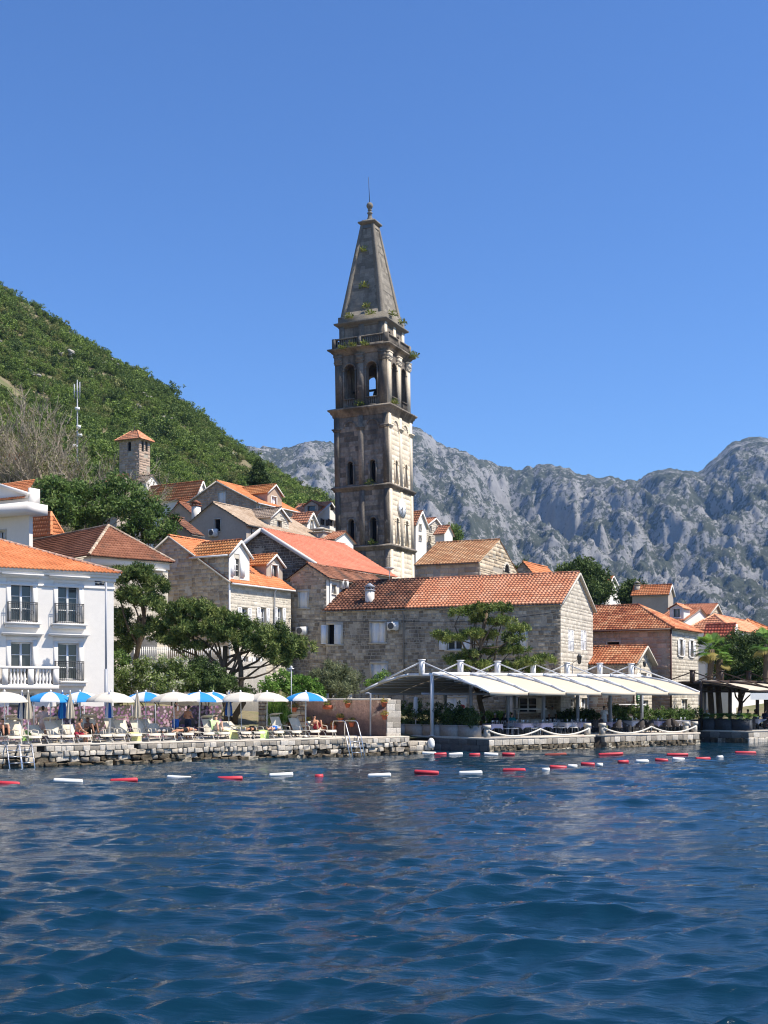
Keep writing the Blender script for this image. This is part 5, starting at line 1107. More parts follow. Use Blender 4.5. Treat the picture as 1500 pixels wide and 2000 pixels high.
def leaves(mb, cen, rad_, n, size, asp, rng, out=.0, upb=.0, shell=0.0, tint=None, tspread=.22):
    """n leaf blades round each of the centres (m,3) with radii (m,3)"""
    cen = np.asarray(cen, float).reshape(-1, 3); m = len(cen); rr = np.broadcast_to(np.asarray(rad_, float), (m, 3)); N = m * n
    d = rng.normal(size=(N, 3)); d /= np.linalg.norm(d, axis=1)[:, None]
    r = (shell ** 3 + (1 - shell ** 3) * rng.random(N)) ** (1 / 3)
    c = np.repeat(cen, n, 0) + d * r[:, None] * np.repeat(rr, n, 0)
    a = rng.normal(size=(N, 3)) + out * 2 * d; a[:, 2] += upb; a /= np.linalg.norm(a, axis=1)[:, None]     # blade axis
    b = np.cross(a, rng.normal(size=(N, 3))); b /= np.linalg.norm(b, axis=1)[:, None]
    L = size * rng.uniform(.6, 1.35, N)[:, None]; w = L * asp / 2
    V = np.stack([c - a * L / 2, c + b * w - a * L * .05, c + a * L / 2, c - b * w - a * L * .05], 1).reshape(-1, 3)
    t0 = np.repeat(rng.random(m) if tint is None else np.broadcast_to(tint, (m,)), n)
    T = np.clip(t0 + rng.normal(0, tspread, N), 0, 1)
    mb.addnp(V, np.arange(N * 4).reshape(-1, 4), T)
def clumps(blobs, per, rng, jitter=1.0, flat=1.0):
    """sub-clump centres spread through ellipsoid blobs [(centre, (rx, ry, rz))]"""
    out = []
    for c, r in blobs:
        r = np.asarray(r, float); k = max(3, int(per * (r[0] * r[1] * r[2]) ** (2 / 3)))
        d = rng.normal(size=(k, 3)); d /= np.linalg.norm(d, axis=1)[:, None]; rr = rng.uniform(.35, 1.0, k) ** .6
        out.append(np.asarray(c) + d * rr[:, None] * r * (1 + .18 * rng.normal(size=(k, 1)) * jitter))
    return np.concatenate(out)
def limb(mb, a, b, r0, r1, rng, n=6, bend=.12, sides=7):
    a, b = Vector(a), Vector(b); L = (b - a).length; pts = []
    o = Vector((rng.normal(), rng.normal(), rng.normal())) * L * bend
    for i in range(n + 1):
        t = i / n; pts.append(a.lerp(b, t) + o * math.sin(math.pi * t) + Vector((rng.normal(), rng.normal(), rng.normal())) * L * .012 * (0 < i < n))
    mb.tube(pts, [r0 + (r1 - r0) * i / n for i in range(n + 1)], sides); return pts
def tree(name, label, base, blobs, trunk_top, r0, leaf, fm, cat='tree', per=9, clump=.45, n=40, asp=.4, seed=1, group=None, bark=None, out=.2, upb=0.0, trunks=None, flat=1.0, tspread=.2):
    rng = np.random.default_rng(seed); base = Vector(base); root = thing(name, label, cat, base, group)
    mb = MB(); top = Vector(trunk_top); pts = limb(mb, base - Vector((0, 0, .3)), top, r0, r0 * .55, rng, 8, .05, 9)
    for c, r in blobs:
        i = max(2, int(len(pts) * rng.uniform(.45, .95)) - 1); limb(mb, pts[i], Vector(c) - Vector((0, 0, r[2] * .3)), r0 * .38, r0 * .1, rng, 5, .1, 6)
    obj('trunk', mb, bark or M_BARK, root)
    mb = MB(); cc = clumps(blobs, per, rng); leaves(mb, cc, (clump, clump, clump * flat), n, leaf, asp, rng, out, upb, tspread=tspread)
    obj('crown', mb, fm, root, kind='stuff'); return root
def shrub(name, label, base, blobs, fm, cat='shrub', per=14, clump=.3, n=40, leaf=.14, asp=.45, seed=1, out=.2, upb=.2, stem=.05, group=None):
    rng = np.random.default_rng(seed); base = Vector(base); root = thing(name, label, cat, base, group); mb = MB()
    for c, r in blobs: limb(mb, base - Vector((0, 0, .1)), Vector(c), stem, stem * .4, rng, 4, .1, 5)
    obj('stem', mb, M_BARK, root); mb = MB(); leaves(mb, clumps(blobs, per, rng), clump, n, leaf, asp, rng, out, upb); obj('foliage', mb, fm, root, kind='stuff'); return root
def pb(px, py, Z, rx, rz, ry=None): return (tuple(W(px, py, Z)), (rx, ry or rx, rz))     # a blob seen round a photo point

# the two maritime pines on the terrace
Zp = 75.0
b = [(W(px, py, Zp + dz)) for px, py, dz in ()]
BL = [pb(235, 1125, 76, .9, .5), pb(262, 1118, 77, 1.2, .5), pb(300, 1140, 77, 1.1, .5), pb(250, 1160, 76, 1.0, .5), pb(285, 1168, 76, 1.2, .45), pb(232, 1205, 77, .8, .6), pb(245, 1240, 77, .9, .7), pb(290, 1215, 77.5, .9, .35), pb(235, 1270, 77, .8, .6)]
tree('leaning_pine', 'dense dark pine with leaning trunk tight against the hotel corner', (W(232, 1356, 78).x, 78, gz(W(232, 1356, 78).x, 78)), BL, W(275, 1150, 77), .2, .30, F_PINE, per=52, clump=.27, n=60, asp=.2, seed=3, out=.9, upb=.5)
BL = [pb(330, 1190, 75, 1.2, .45), pb(375, 1185, 75, 1.3, .45), pb(345, 1215, 75, 1.3, .45), pb(300, 1235, 75.5, 1.1, .4), pb(410, 1200, 75, 1.2, .4), pb(395, 1225, 74, 1.3, .42), pb(330, 1250, 75, 1.2, .35), pb(450, 1212, 74, 1.2, .38), pb(480, 1222, 75, 1.2, .38),
      pb(435, 1238, 74, 1.2, .4), pb(500, 1240, 74, 1.3, .42), pb(540, 1235, 75, 1.1, .45), pb(560, 1255, 75, 1.2, .5), pb(580, 1268, 74.5, .9, .5), pb(520, 1268, 74, 1.1, .42), pb(548, 1285, 74, .9, .42), pb(475, 1258, 73.5, .9, .3), pb(365, 1232, 74, 1.1, .35), pb(380, 1262, 74.5, .9, .25)]
base = Vector((W(450, 1356, 74.5).x, 74.5, 0)); base.z = gz(base.x, 74.5)
pr = tree('umbrella_pine', 'broad flat-topped pine with forked dark trunk in front of the pale stone house', base, BL, W(440, 1262, 74.5), .26, .30, F_PINE, per=52, clump=.27, n=60, asp=.2, seed=5, out=.9, upb=.5)
mb = MB(); limb(mb, base + Vector((.25, 0, -.2)), W(458, 1262, 74.3), .2, .13, np.random.default_rng(3), 7, .05, 8); limb(mb, W(456, 1290, 74.3), W(500, 1268, 74), .1, .06, np.random.default_rng(4), 5, .05, 6); obj('second_trunk', mb, M_BARK, pr)
# the tiered pine in front of the long house
BL = []
for px, py, rx in ((900, 1195, .9), (940, 1188, 1.2), (985, 1186, .9), (930, 1206, .9), (975, 1212, 1.1), (1010, 1226, .8), (860, 1240, .7), (885, 1244, .9), (925, 1236, 1.0), (955, 1240, .9), (1000, 1246, .8), (890, 1286, .8), (920, 1280, 1.0), (965, 1272, 1.0), (1000, 1268, .9), (940, 1298, .9), (1025, 1290, 1.0), (1060, 1288, .8), (990, 1300, 1.0), (1040, 1304, .8), (905, 1300, .7)):
    BL.append(pb(px, py, 80.5 + random.uniform(-.9, .6), rx, .22))
base = Vector((W(953, 1356, 80.6).x, 80.6, .75))
tree('tiered_pine', 'light green pine with tiered horizontal boughs before the long stone house', base, BL, W(952, 1190, 80.6), .2, .30, F_PINEL, per=56, clump=.25, n=56, asp=.2, seed=8, out=.9, upb=.6)

def on_shore(px, d, z=1.0):
    k = (px - CX) / F_PX; O = Vector((0, SH0, 0)) + INL * d; t = (k * O.y - O.x) / (SHD.x - k * SHD.y); p = O + SHD * t; return Vector((p.x, p.y, z))
# garden shrubs behind the beach
Zs = 70.5
shrub('flowering_shrub', 'large shrub with pale flowers between the hotel and the pine', (W(330, 1356, Zs).x, Zs, 1.0), [pb(245, 1330, 70, .8, .6), pb(275, 1312, 70.5, 1.0, .7), pb(300, 1325, 69.5, 1.0, .7), pb(335, 1308, 70.5, 1.0, .7), pb(365, 1325, 70, 1.0, .7), pb(320, 1342, 69, .9, .5)], F_FLOWER, per=70, clump=.28, n=60, leaf=.17, seed=2)
shrub('dark_laurel', 'dark laurel bush at the foot of the pine trunks', (W(410, 1356, 71).x, 71, 1.0), [pb(385, 1310, 71.5, .9, .7), pb(415, 1320, 71, .9, .7), pb(440, 1338, 70.5, .8, .5), pb(400, 1342, 70, .9, .5), pb(475, 1350, 72, .5, .4)], F_DARK, per=70, clump=.28, n=60, leaf=.17, seed=4)
shrub('dark_hedge_bush', 'shaded bush filling the corner beside the hotel wall', (W(240, 1356, 72).x, 72, 1.0), [pb(232, 1300, 72, .6, .9), pb(235, 1345, 71, .7, .6)], F_GREEN, per=70, clump=.28, n=60, leaf=.17, seed=6)
shrub('bright_citrus_bush', 'bright green leafy bush left of the lamp post', (W(543, 1356, 69.5).x, 69.5, 1.0), [pb(530, 1340, 69.5, .6, .5), pb(552, 1330, 70, .6, .6), pb(575, 1350, 69.5, .5, .4)], F_FRESH, per=80, clump=.24, n=56, leaf=.16, seed=7)
shrub('bright_leafy_bush', 'bright green leafy bush right of the lamp post', (W(600, 1356, 70).x, 70, 1.0), [pb(590, 1335, 70, .6, .5), pb(612, 1345, 69.8, .6, .5), pb(622, 1352, 69.5, .5, .4)], F_FRESH, per=80, clump=.24, n=56, leaf=.16, seed=9)
shrub('grey_tamarisk', 'feathery grey green bush before the long stone house wall', (W(655, 1356, 73).x, 73, 1.0), [pb(625, 1330, 73, .7, .7), pb(650, 1318, 73, .9, .8), pb(678, 1328, 73, .7, .7), pb(655, 1345, 72.5, 1.1, .6)], F_OLIVE, per=80, clump=.28, n=60, leaf=.24, asp=.18, seed=11, out=.8, upb=.9)
shrub('small_climber', 'small green climber under the lower shuttered window', (W(738, 1356, 84).x, 84, 1.0), [pb(740, 1325, 84, .4, .4), pb(728, 1336, 84, .5, .35), pb(752, 1318, 84.5, .3, .3)], F_FRESH, per=70, clump=.2, n=44, leaf=.13, seed=12)

# leafy trees on the slope at the left
def gtree(name, label, px, Z, blobs, fm, r0=.2, seed=1, per=17, leaf=.32, clump=.52, n=54, top=None, **kw):
    x = (px - CX) * Z / F_PX; z0 = gz(x, Z); c = np.mean([b_[0] for b_ in blobs], 0)
    return tree(name, label, (x, Z, z0), blobs, top or (c[0], c[1], c[2] - .5), r0, leaf, fm, per=per, clump=clump, n=n, seed=seed, **kw)
gtree('leafy_tree', 'leafy tree right of the brown hip roof, hiding the house fronts', 285, 98, [pb(255, 995, 98, 1.2, .8), pb(285, 978, 99, 1.2, .8), pb(278, 1018, 97, 1.2, .9), pb(248, 1032, 97, 1.1, .7), pb(302, 1000, 98, .9, .7), pb(288, 1047, 97, .8, .6)], F_GREEN, seed=21)
gtree('thick_dark_tree', 'thick dark tree above the peak of the brown hip roof', 195, 104, [pb(165, 970, 104, 1.3, .9), pb(205, 962, 105, 1.4, .9), pb(228, 990, 103, 1.4, 1.0), pb(190, 1003, 103, 1.5, .9), pb(152, 1008, 103, 1.4, .8), pb(225, 940, 105, 1.0, .7), pb(252, 950, 104, .9, .6)], F_GREEN, seed=22)
gtree('scrubby_tree', 'olive green scrubby tree low beside the terrace house', 115, 100, [pb(95, 985, 100, 1.6, 1.1), pb(125, 995, 100, 1.5, 1.1), pb(110, 955, 101, 1.4, 1.0), pb(135, 965, 102, 1.4, 1.1), pb(80, 1000, 99, 1.2, .9)], F_GREEN, seed=23, per=18)
gtree('grey_hill_tree', 'greyish tree at the picture edge behind the terrace house', 10, 120, [pb(5, 935, 120, 1.6, 1.2), pb(25, 950, 120, 1.5, 1.2), pb(20, 970, 118, 1.3, 1.0), pb(45, 960, 119, 1.2, 1.0)], F_OLIVE, seed=24)
gtree('ivy_tree', 'small leafy tree between the brown roofs and the stone gable', 318, 97, [pb(320, 1030, 97, .9, .8), pb(335, 1020, 98, .8, .7), pb(310, 1050, 96, .8, .6), pb(330, 1045, 97, .7, .5)], F_GREEN, seed=25, r0=.12, leaf=.24, clump=.4)
# right side trees
gtree('round_green_tree', 'round dark tree rising behind the gable of the long house', 1140, 142, [pb(1115, 1120, 142, 1.8, 1.3), pb(1140, 1115, 143, 1.8, 1.3), pb(1160, 1135, 142, 1.8, 1.4), pb(1175, 1155, 141, 1.6, 1.3), pb(1130, 1145, 141, 2.0, 1.5), pb(1150, 1165, 140, 1.8, 1.2)], F_DARK, seed=31, leaf=.4, clump=.7)
gtree('dense_small_tree', 'dense small tree between the lone white gable and the grey wall house', 1240, 155, [pb(1225, 1155, 155, 1.4, 1.1), pb(1245, 1150, 155, 1.5, 1.1), pb(1255, 1165, 154, 1.3, 1.0), pb(1232, 1170, 154, 1.6, 1.0)], F_DARK, seed=32, leaf=.4, clump=.7)
gtree('tower_side_tree', 'green tree beside the pale twin house right of the tower', 882, 156, [pb(876, 1038, 156, 1.0, .8), pb(890, 1042, 156, 1.1, .9), pb(885, 1052, 155, 1.2, .8), pb(868, 1050, 156, .9, .7)], F_GREEN, seed=33, leaf=.35)
gtree('church_side_tree', 'dark tree top beside the church gable', 1025, 135, [pb(1018, 1108, 135, 1.0, .7), pb(1030, 1112, 135, .9, .6)], F_DARK, seed=34, leaf=.35)
gtree('holm_oak', 'broad dark olive tree behind the pergola at the picture edge', 1445, 93, [pb(1415, 1275, 93, 1.2, 1.0), pb(1440, 1262, 94, 1.4, 1.0), pb(1470, 1268, 93, 1.3, 1.1), pb(1495, 1258, 94, 1.3, 1.0), pb(1425, 1305, 92, 1.3, 1.0), pb(1455, 1300, 92, 1.4, 1.1), pb(1485, 1305, 92, 1.3, 1.1), pb(1520, 1290, 93, 1.5, 1.3), pb(1445, 1330, 91.5, 1.2, .6), pb(1480, 1330, 91.5, 1.2, .6)], F_DARK, seed=35, leaf=.22, clump=.45, per=40, n=56)
gtree('dark_cypress', 'dark conical cypress standing on the hill behind the gables', 506, 165, [pb(506, 938, 165, 1.2, 1.5), pb(506, 922, 165, 1.0, 1.4), pb(507, 912, 165, .6, 1.0), pb(503, 945, 165, 1.3, 1.0), pb(512, 944, 165, 1.2, 1.0)], F_DARK, seed=36, leaf=.35, clump=.45, per=30, n=44)

shrub('reed_clump', 'tall green reed clump at the right end of the floral screen', on_shore(543, 4.6), [pb(535, 1395, 66, .35, .8), pb(552, 1392, 66, .35, .85)], F_FRESH, per=60, clump=.3, n=60, leaf=.5, asp=.06, seed=14, out=.1, upb=3.0)
# the bare, twiggy tree
def bare_tree():
    rng = np.random.default_rng(17); Z = 118.0; x = W(75, 1356, Z).x; z0 = gz(x, Z); root = thing('bare_tree', 'tall bare grey tree with thin upright twigs on the left slope', 'tree', (x, Z, z0))
    tw = MB(); tr = MB(); lv = []
    def grow(p, d, L, r, dep):
        n = 4; pts = [p]
        for i in range(n):
            d = (d + Vector((rng.normal(0, .10), rng.normal(0, .10), rng.normal(.05, .07)))).normalized(); pts.append(pts[-1] + d * L / n)
        (tr if dep < 2 else tw).tube(pts, [r * (1 - .45 * i / n) for i in range(n + 1)], 6 if dep < 2 else 3, cap=False, t=float(rng.random()))
        if dep >= 6: return
        for k in range(3 if dep < 4 else 2 + int(rng.random() < .6)):
            i = int(rng.integers(1, n + 1)); a = rng.uniform(.3, .75); ax_ = Vector((rng.normal(), rng.normal(), rng.normal() * .4)); ax_ = (ax_ - d * ax_.dot(d)).normalized()
            nd_ = (d * math.cos(a) + ax_ * math.sin(a) + Vector((0, 0, .16))).normalized(); grow(pts[i], nd_, L * rng.uniform(.64, .86), max(r * .62, .030), dep + 1)
        if dep >= 4 and rng.random() < .5: lv.append(tuple(pts[-1]))
    for px, lean in ((45, -.22), (70, -.05), (85, .12), (96, .2), (58, -.12)):
        q = W(px, 1356, Z); grow(Vector((q.x, Z + rng.uniform(-1.5, 1.5), z0 - .2)), Vector((lean, 0, 1)).normalized(), 6.3, .2, 0)
    obj('trunk', tr, M_BARKP, root); obj('twigs', tw, M_BARKP, root, kind='stuff'); mb = MB(); leaves(mb, lv, .6, 26, .2, .4, rng); obj('crown', mb, F_DRY, root, kind='stuff')
bare_tree()

# ------------------------------------------------------------------ scrub and woodland covering the hill: one mass
def hill_wood():
    rng = np.random.default_rng(23)
    src = bpy.data.collections.new('scrub_sources'); kinds = []
    for k in range(8):
        mb = MB(); r2 = np.random.default_rng(100 + k); big = k >= 4
        bl = [((r2.normal(0, .38), r2.normal(0, .38), .5 + r2.normal(0, .16)), (.5, .5, .42)) for _ in range(5)]
        leaves(mb, clumps(bl, 42, r2), .17, 26, .115, .62, r2, .25, .1, tspread=.25)
        me = mb.mesh('scrub_%d' % k, smooth=False); me.materials.append(F_HILL[k % 4]); o = bpy.data.objects.new('scrub_source', me); src.objects.link(o)
    n = 30000
    u = rng.uniform(-.36, .12, n); Z = np.exp(rng.uniform(np.log(135), np.log(420), n)); X = u * Z
    sh = SH0 + SHK * X; ok = (Z - sh) * INL.y > 55
    # clearings: open stony ground where the photograph shows it
    clear = fbm(X / 22, Z / 30, 3, 77); ok &= (clear < .6)
    ok &= ~((X > -62) & (X < 60) & (Z < 168) & (X > -.27 * Z)) 
    X, Z = X[ok], Z[ok]
    H = ground(X, Z)
    low = np.clip((250 - Z) / 100, 0, 1) * (X > -.30 * Z)
    s = 1.35 * np.exp(rng.normal(0, .38, len(X))) * (1 + 1.0 * low * rng.random(len(X))); s = np.clip(s, .6, 4.2)
    me = bpy.data.meshes.new('hill_woodland'); me.vertices.add(len(X)); me.vertices.foreach_set('co', np.stack([X, Z, H - .15 * s], 1).ravel().astype(np.float32))
    a = me.attributes.new('scl', 'FLOAT', 'POINT'); a.data.foreach_set('value', s.astype(np.float32))
    a = me.attributes.new('rot', 'FLOAT_VECTOR', 'POINT'); a.data.foreach_set('vector', np.stack([rng.normal(0, .15, len(X)), rng.normal(0, .15, len(X)), rng.uniform(0, 6.28, len(X))], 1).ravel().astype(np.float32))
    pk = np.clip(pnoise(X / 40, Z / 40, 5) * 2 + 1.5 + rng.normal(0, 1.1, len(X)), 0, 3.99).astype(int) + 4 * (rng.random(len(X)) < .5)
    a = me.attributes.new('idx', 'INT', 'POINT'); a.data.foreach_set('value', pk.astype(np.int32))
    o = bpy.data.objects.new('hill_woodland', me); COL.objects.link(o); tag(o, 'green scrub and woodland covering the hillside', None, None, 'stuff')
    ng = bpy.data.node_groups.new('scatter_scrub', 'GeometryNodeTree'); ng.interface.new_socket('Geometry', in_out='INPUT', socket_type='NodeSocketGeometry'); ng.interface.new_socket('Geometry', in_out='OUTPUT', socket_type='NodeSocketGeometry')
    gi = ng.nodes.new('NodeGroupInput'); go = ng.nodes.new('NodeGroupOutput'); ip = ng.nodes.new('GeometryNodeInstanceOnPoints'); ci = ng.nodes.new('GeometryNodeCollectionInfo')
    ci.inputs['Collection'].default_value = src; ci.inputs['Separate Children'].default_value = True; ci.inputs['Reset Children'].default_value = True
    def na(nm, ty): x = ng.nodes.new('GeometryNodeInputNamedAttribute'); x.data_type = ty; x.inputs[0].default_value = nm; return x.outputs['Attribute']
    er = ng.nodes.new('FunctionNodeEulerToRotation'); ln = ng.links.new
    ln(gi.outputs[0], ip.inputs['Points']); ln(ci.outputs[0], ip.inputs['Instance']); ip.inputs['Pick Instance'].default_value = True
    ln(na('idx', 'INT'), ip.inputs['Instance Index']); ln(na('scl', 'FLOAT'), ip.inputs['Scale']); ln(na('rot', 'FLOAT_VECTOR'), er.inputs[0]); ln(er.outputs[0], ip.inputs['Rotation']); ln(ip.outputs[0], go.inputs[0])
    md = o.modifiers.new('scatter', 'NODES'); md.node_group = ng
    # outcrops of pale rock breaking through the scrub
    for i, (px, py, w) in enumerate(((55, 735, 3.0), (115, 695, 4.0), (205, 718, 3.0), (265, 803, 2.6), (318, 830, 2.6), (40, 690, 2.0), (150, 690, 1.8), (285, 780, 1.8), (175, 742, 2.0), (345, 790, 1.8), (10, 680, 2.0), (250, 835, 1.6))):
        e = (HY - py) / F_PX; k = (px - CX) / F_PX; Zs = np.linspace(150, 349, 400); Hs = ground(k * Zs, Zs); j = np.where(Hs >= EYE + e * Zs)[0]
        if not len(j): continue
        Zr = Zs[j[0]]; c = Vector((k * Zr, Zr - 1, Hs[j[0]] + .4)); mb = MB(); r2 = random.Random(i)
        for q in range(12):
            cc = c + Vector((r2.gauss(0, w * .55), r2.gauss(0, .8), r2.gauss(-.2, .6))); rr = w * r2.uniform(.10, .28); V = []
            for a_ in range(5):
                for b_ in range(7):
                    th = math.pi * a_ / 4; ph = 6.283 * b_ / 7; d = Vector((math.sin(th) * math.cos(ph), math.sin(th) * math.sin(ph), math.cos(th) * .5)); V.append(cc + d * rr * r2.uniform(.45, 1.4))
            mb.add(V, [(a_ * 7 + b_, a_ * 7 + (b_ + 1) % 7, (a_ + 1) * 7 + (b_ + 1) % 7, (a_ + 1) * 7 + b_) for a_ in range(4) for b_ in range(7)], r2.random())
        obj('rock_outcrop', mb, mat('pale_hill_rock', [L3(.26, .25, .22), L3(.38, .36, .33)], .95, .1, noise=(.8, .25), bump=(2, .8, .2), world=True), None, loc=c, label='pale rock outcrop in the hillside scrub, %s counting from the top of the slope' % ['third', 'second', 'fourth', 'eighth', 'eleventh', 'first', 'sixth', 'seventh', 'fifth', 'ninth', 'tenth', 'twelfth'][i], cat='rock', group='pale rock outcrops on the green hillside')
hill_wood()
# ------------------------------------------------------------------ quays of separate stones
ANG = math.atan2(SHD.y, SHD.x)
M_QUAY = mat('quay_stone', [L3(.34, .30, .245), L3(.45, .405, .335), L3(.56, .51, .43), L3(.64, .59, .51)], .9, .2, noise=[(1.7, .2), (11, .2)], stain=(L3(.16, .145, .12), 1.3, .56, .14, .6), bump=(12, .8, .05))
M_QUAYW = mat('wet_quay_stone', [L3(.10, .075, .045), L3(.20, .16, .11), L3(.34, .30, .23), L3(.46, .42, .34)], .6, .4, noise=[(1.7, .3), (9, .25)], stain=(L3(.05, .045, .025), 1.2, .45, .2, .8), bump=(9, .9, .06))
M_QCORE = mat('quay_core', [L3(.07, .06, .05)], .95, .1, noise=(3, .3))
M_DECK = mat('pale_paving', [L3(.50, .45, .38)], .9, .2, noise=[(.8, .12), (8, .1)], stain=(L3(.42, .24, .17), .6, .55, .2, .5), world=True)
def stone_mesh(seed, round_=.16, jit=.06):
    r = random.Random(seed); mb = MB(); V = []; n = 4      # a cuboid with a softened, uneven skin
    g = [-1, -1 + round_ * 2, 1 - round_ * 2, 1]; idx = {}
    def vid(i, j, k):
        if (i, j, k) not in idx:
            p = Vector((g[i], g[j], g[k])); e = sum(1 for q in (i, j, k) if q in (0, 3))
            q = Vector([c * (1 - (round_ * .55 if e == 3 else round_ * .22 if e == 2 else 0)) for c in p])
            idx[(i, j, k)] = len(V); V.append((q + Vector((r.gauss(0, jit), r.gauss(0, jit), r.gauss(0, jit)))) * .5)
        return idx[(i, j, k)]
    Fc = []
    for a in range(3):
        for b in range(3):
            Fc += [(vid(a, 0, b), vid(a + 1, 0, b), vid(a + 1, 0, b + 1), vid(a, 0, b + 1)), (vid(a, b, 3), vid(a + 1, b, 3), vid(a + 1, b + 1, 3), vid(a, b + 1, 3)),
                   (vid(0, a + 1, b), vid(0, a, b), vid(0, a, b + 1), vid(0, a + 1, b + 1)), (vid(3, a, b), vid(3, a + 1, b), vid(3, a + 1, b + 1), vid(3, a, b + 1))]
    mb.add(V, Fc, r.random()); return mb
def stone_set(m, n, seed, round_, jit):
    out = []
    for i in range(n): me = stone_mesh(seed + i, round_, jit).mesh('stone', smooth=False); me.materials.append(m); out.append(me)
    return out
BLOCKS = stone_set(M_QUAY, 12, 10, .10, .035); ROUGH = stone_set(M_QUAY, 18, 40, .13, .085); WET = stone_set(M_QUAYW, 16, 80, .16, .11); SHADED = stone_set(mat('damp_dark_stone', [L3(.10, .095, .085), L3(.16, .15, .135), L3(.22, .21, .19)], .7, .3, noise=[(1.7, .2), (9, .2)], bump=(12, .6, .04)), 8, 120, .10, .03)  # last set, for quay sides: damp stone with shade put into its dark colour
def put_stone(root, me, c, w, d, h, ang, name='stone', tilt=0.0):
    o = bpy.data.objects.new(name, me); COL.objects.link(o); o.parent = root; o.location = Vector(c) - root.location; o.scale = (w, d, h); o.rotation_euler = (tilt, tilt * .5, ang); return o
def course(root, O, D, length, z0, z1, meshes, wmin, wmax, depth, rng, jz=.0, face_out=0.0, gaps=(), tilt=0.0, gap=.015):
    """a course of stones along D from O; the outward side is D turned clockwise"""
    N = Vector((D.y, -D.x, 0)); ang = math.atan2(D.y, D.x); s = 0
    while s < length - .08:
        w = min(rng.uniform(wmin, wmax), length - s); c = O + D * (s + w / 2) - N * (depth / 2 - face_out * rng.uniform(-1, 1)); hh = (z1 - z0) * (1 + rng.uniform(-jz, jz))
        if not any(a < s + w / 2 < b for a, b in gaps): put_stone(root, rng.choice(meshes), (c.x, c.y, (z0 + z1) / 2 + rng.uniform(-jz, jz) * .1), w - gap, depth, hh - gap, ang + rng.gauss(0, tilt), tilt=rng.gauss(0, tilt))
        s += w

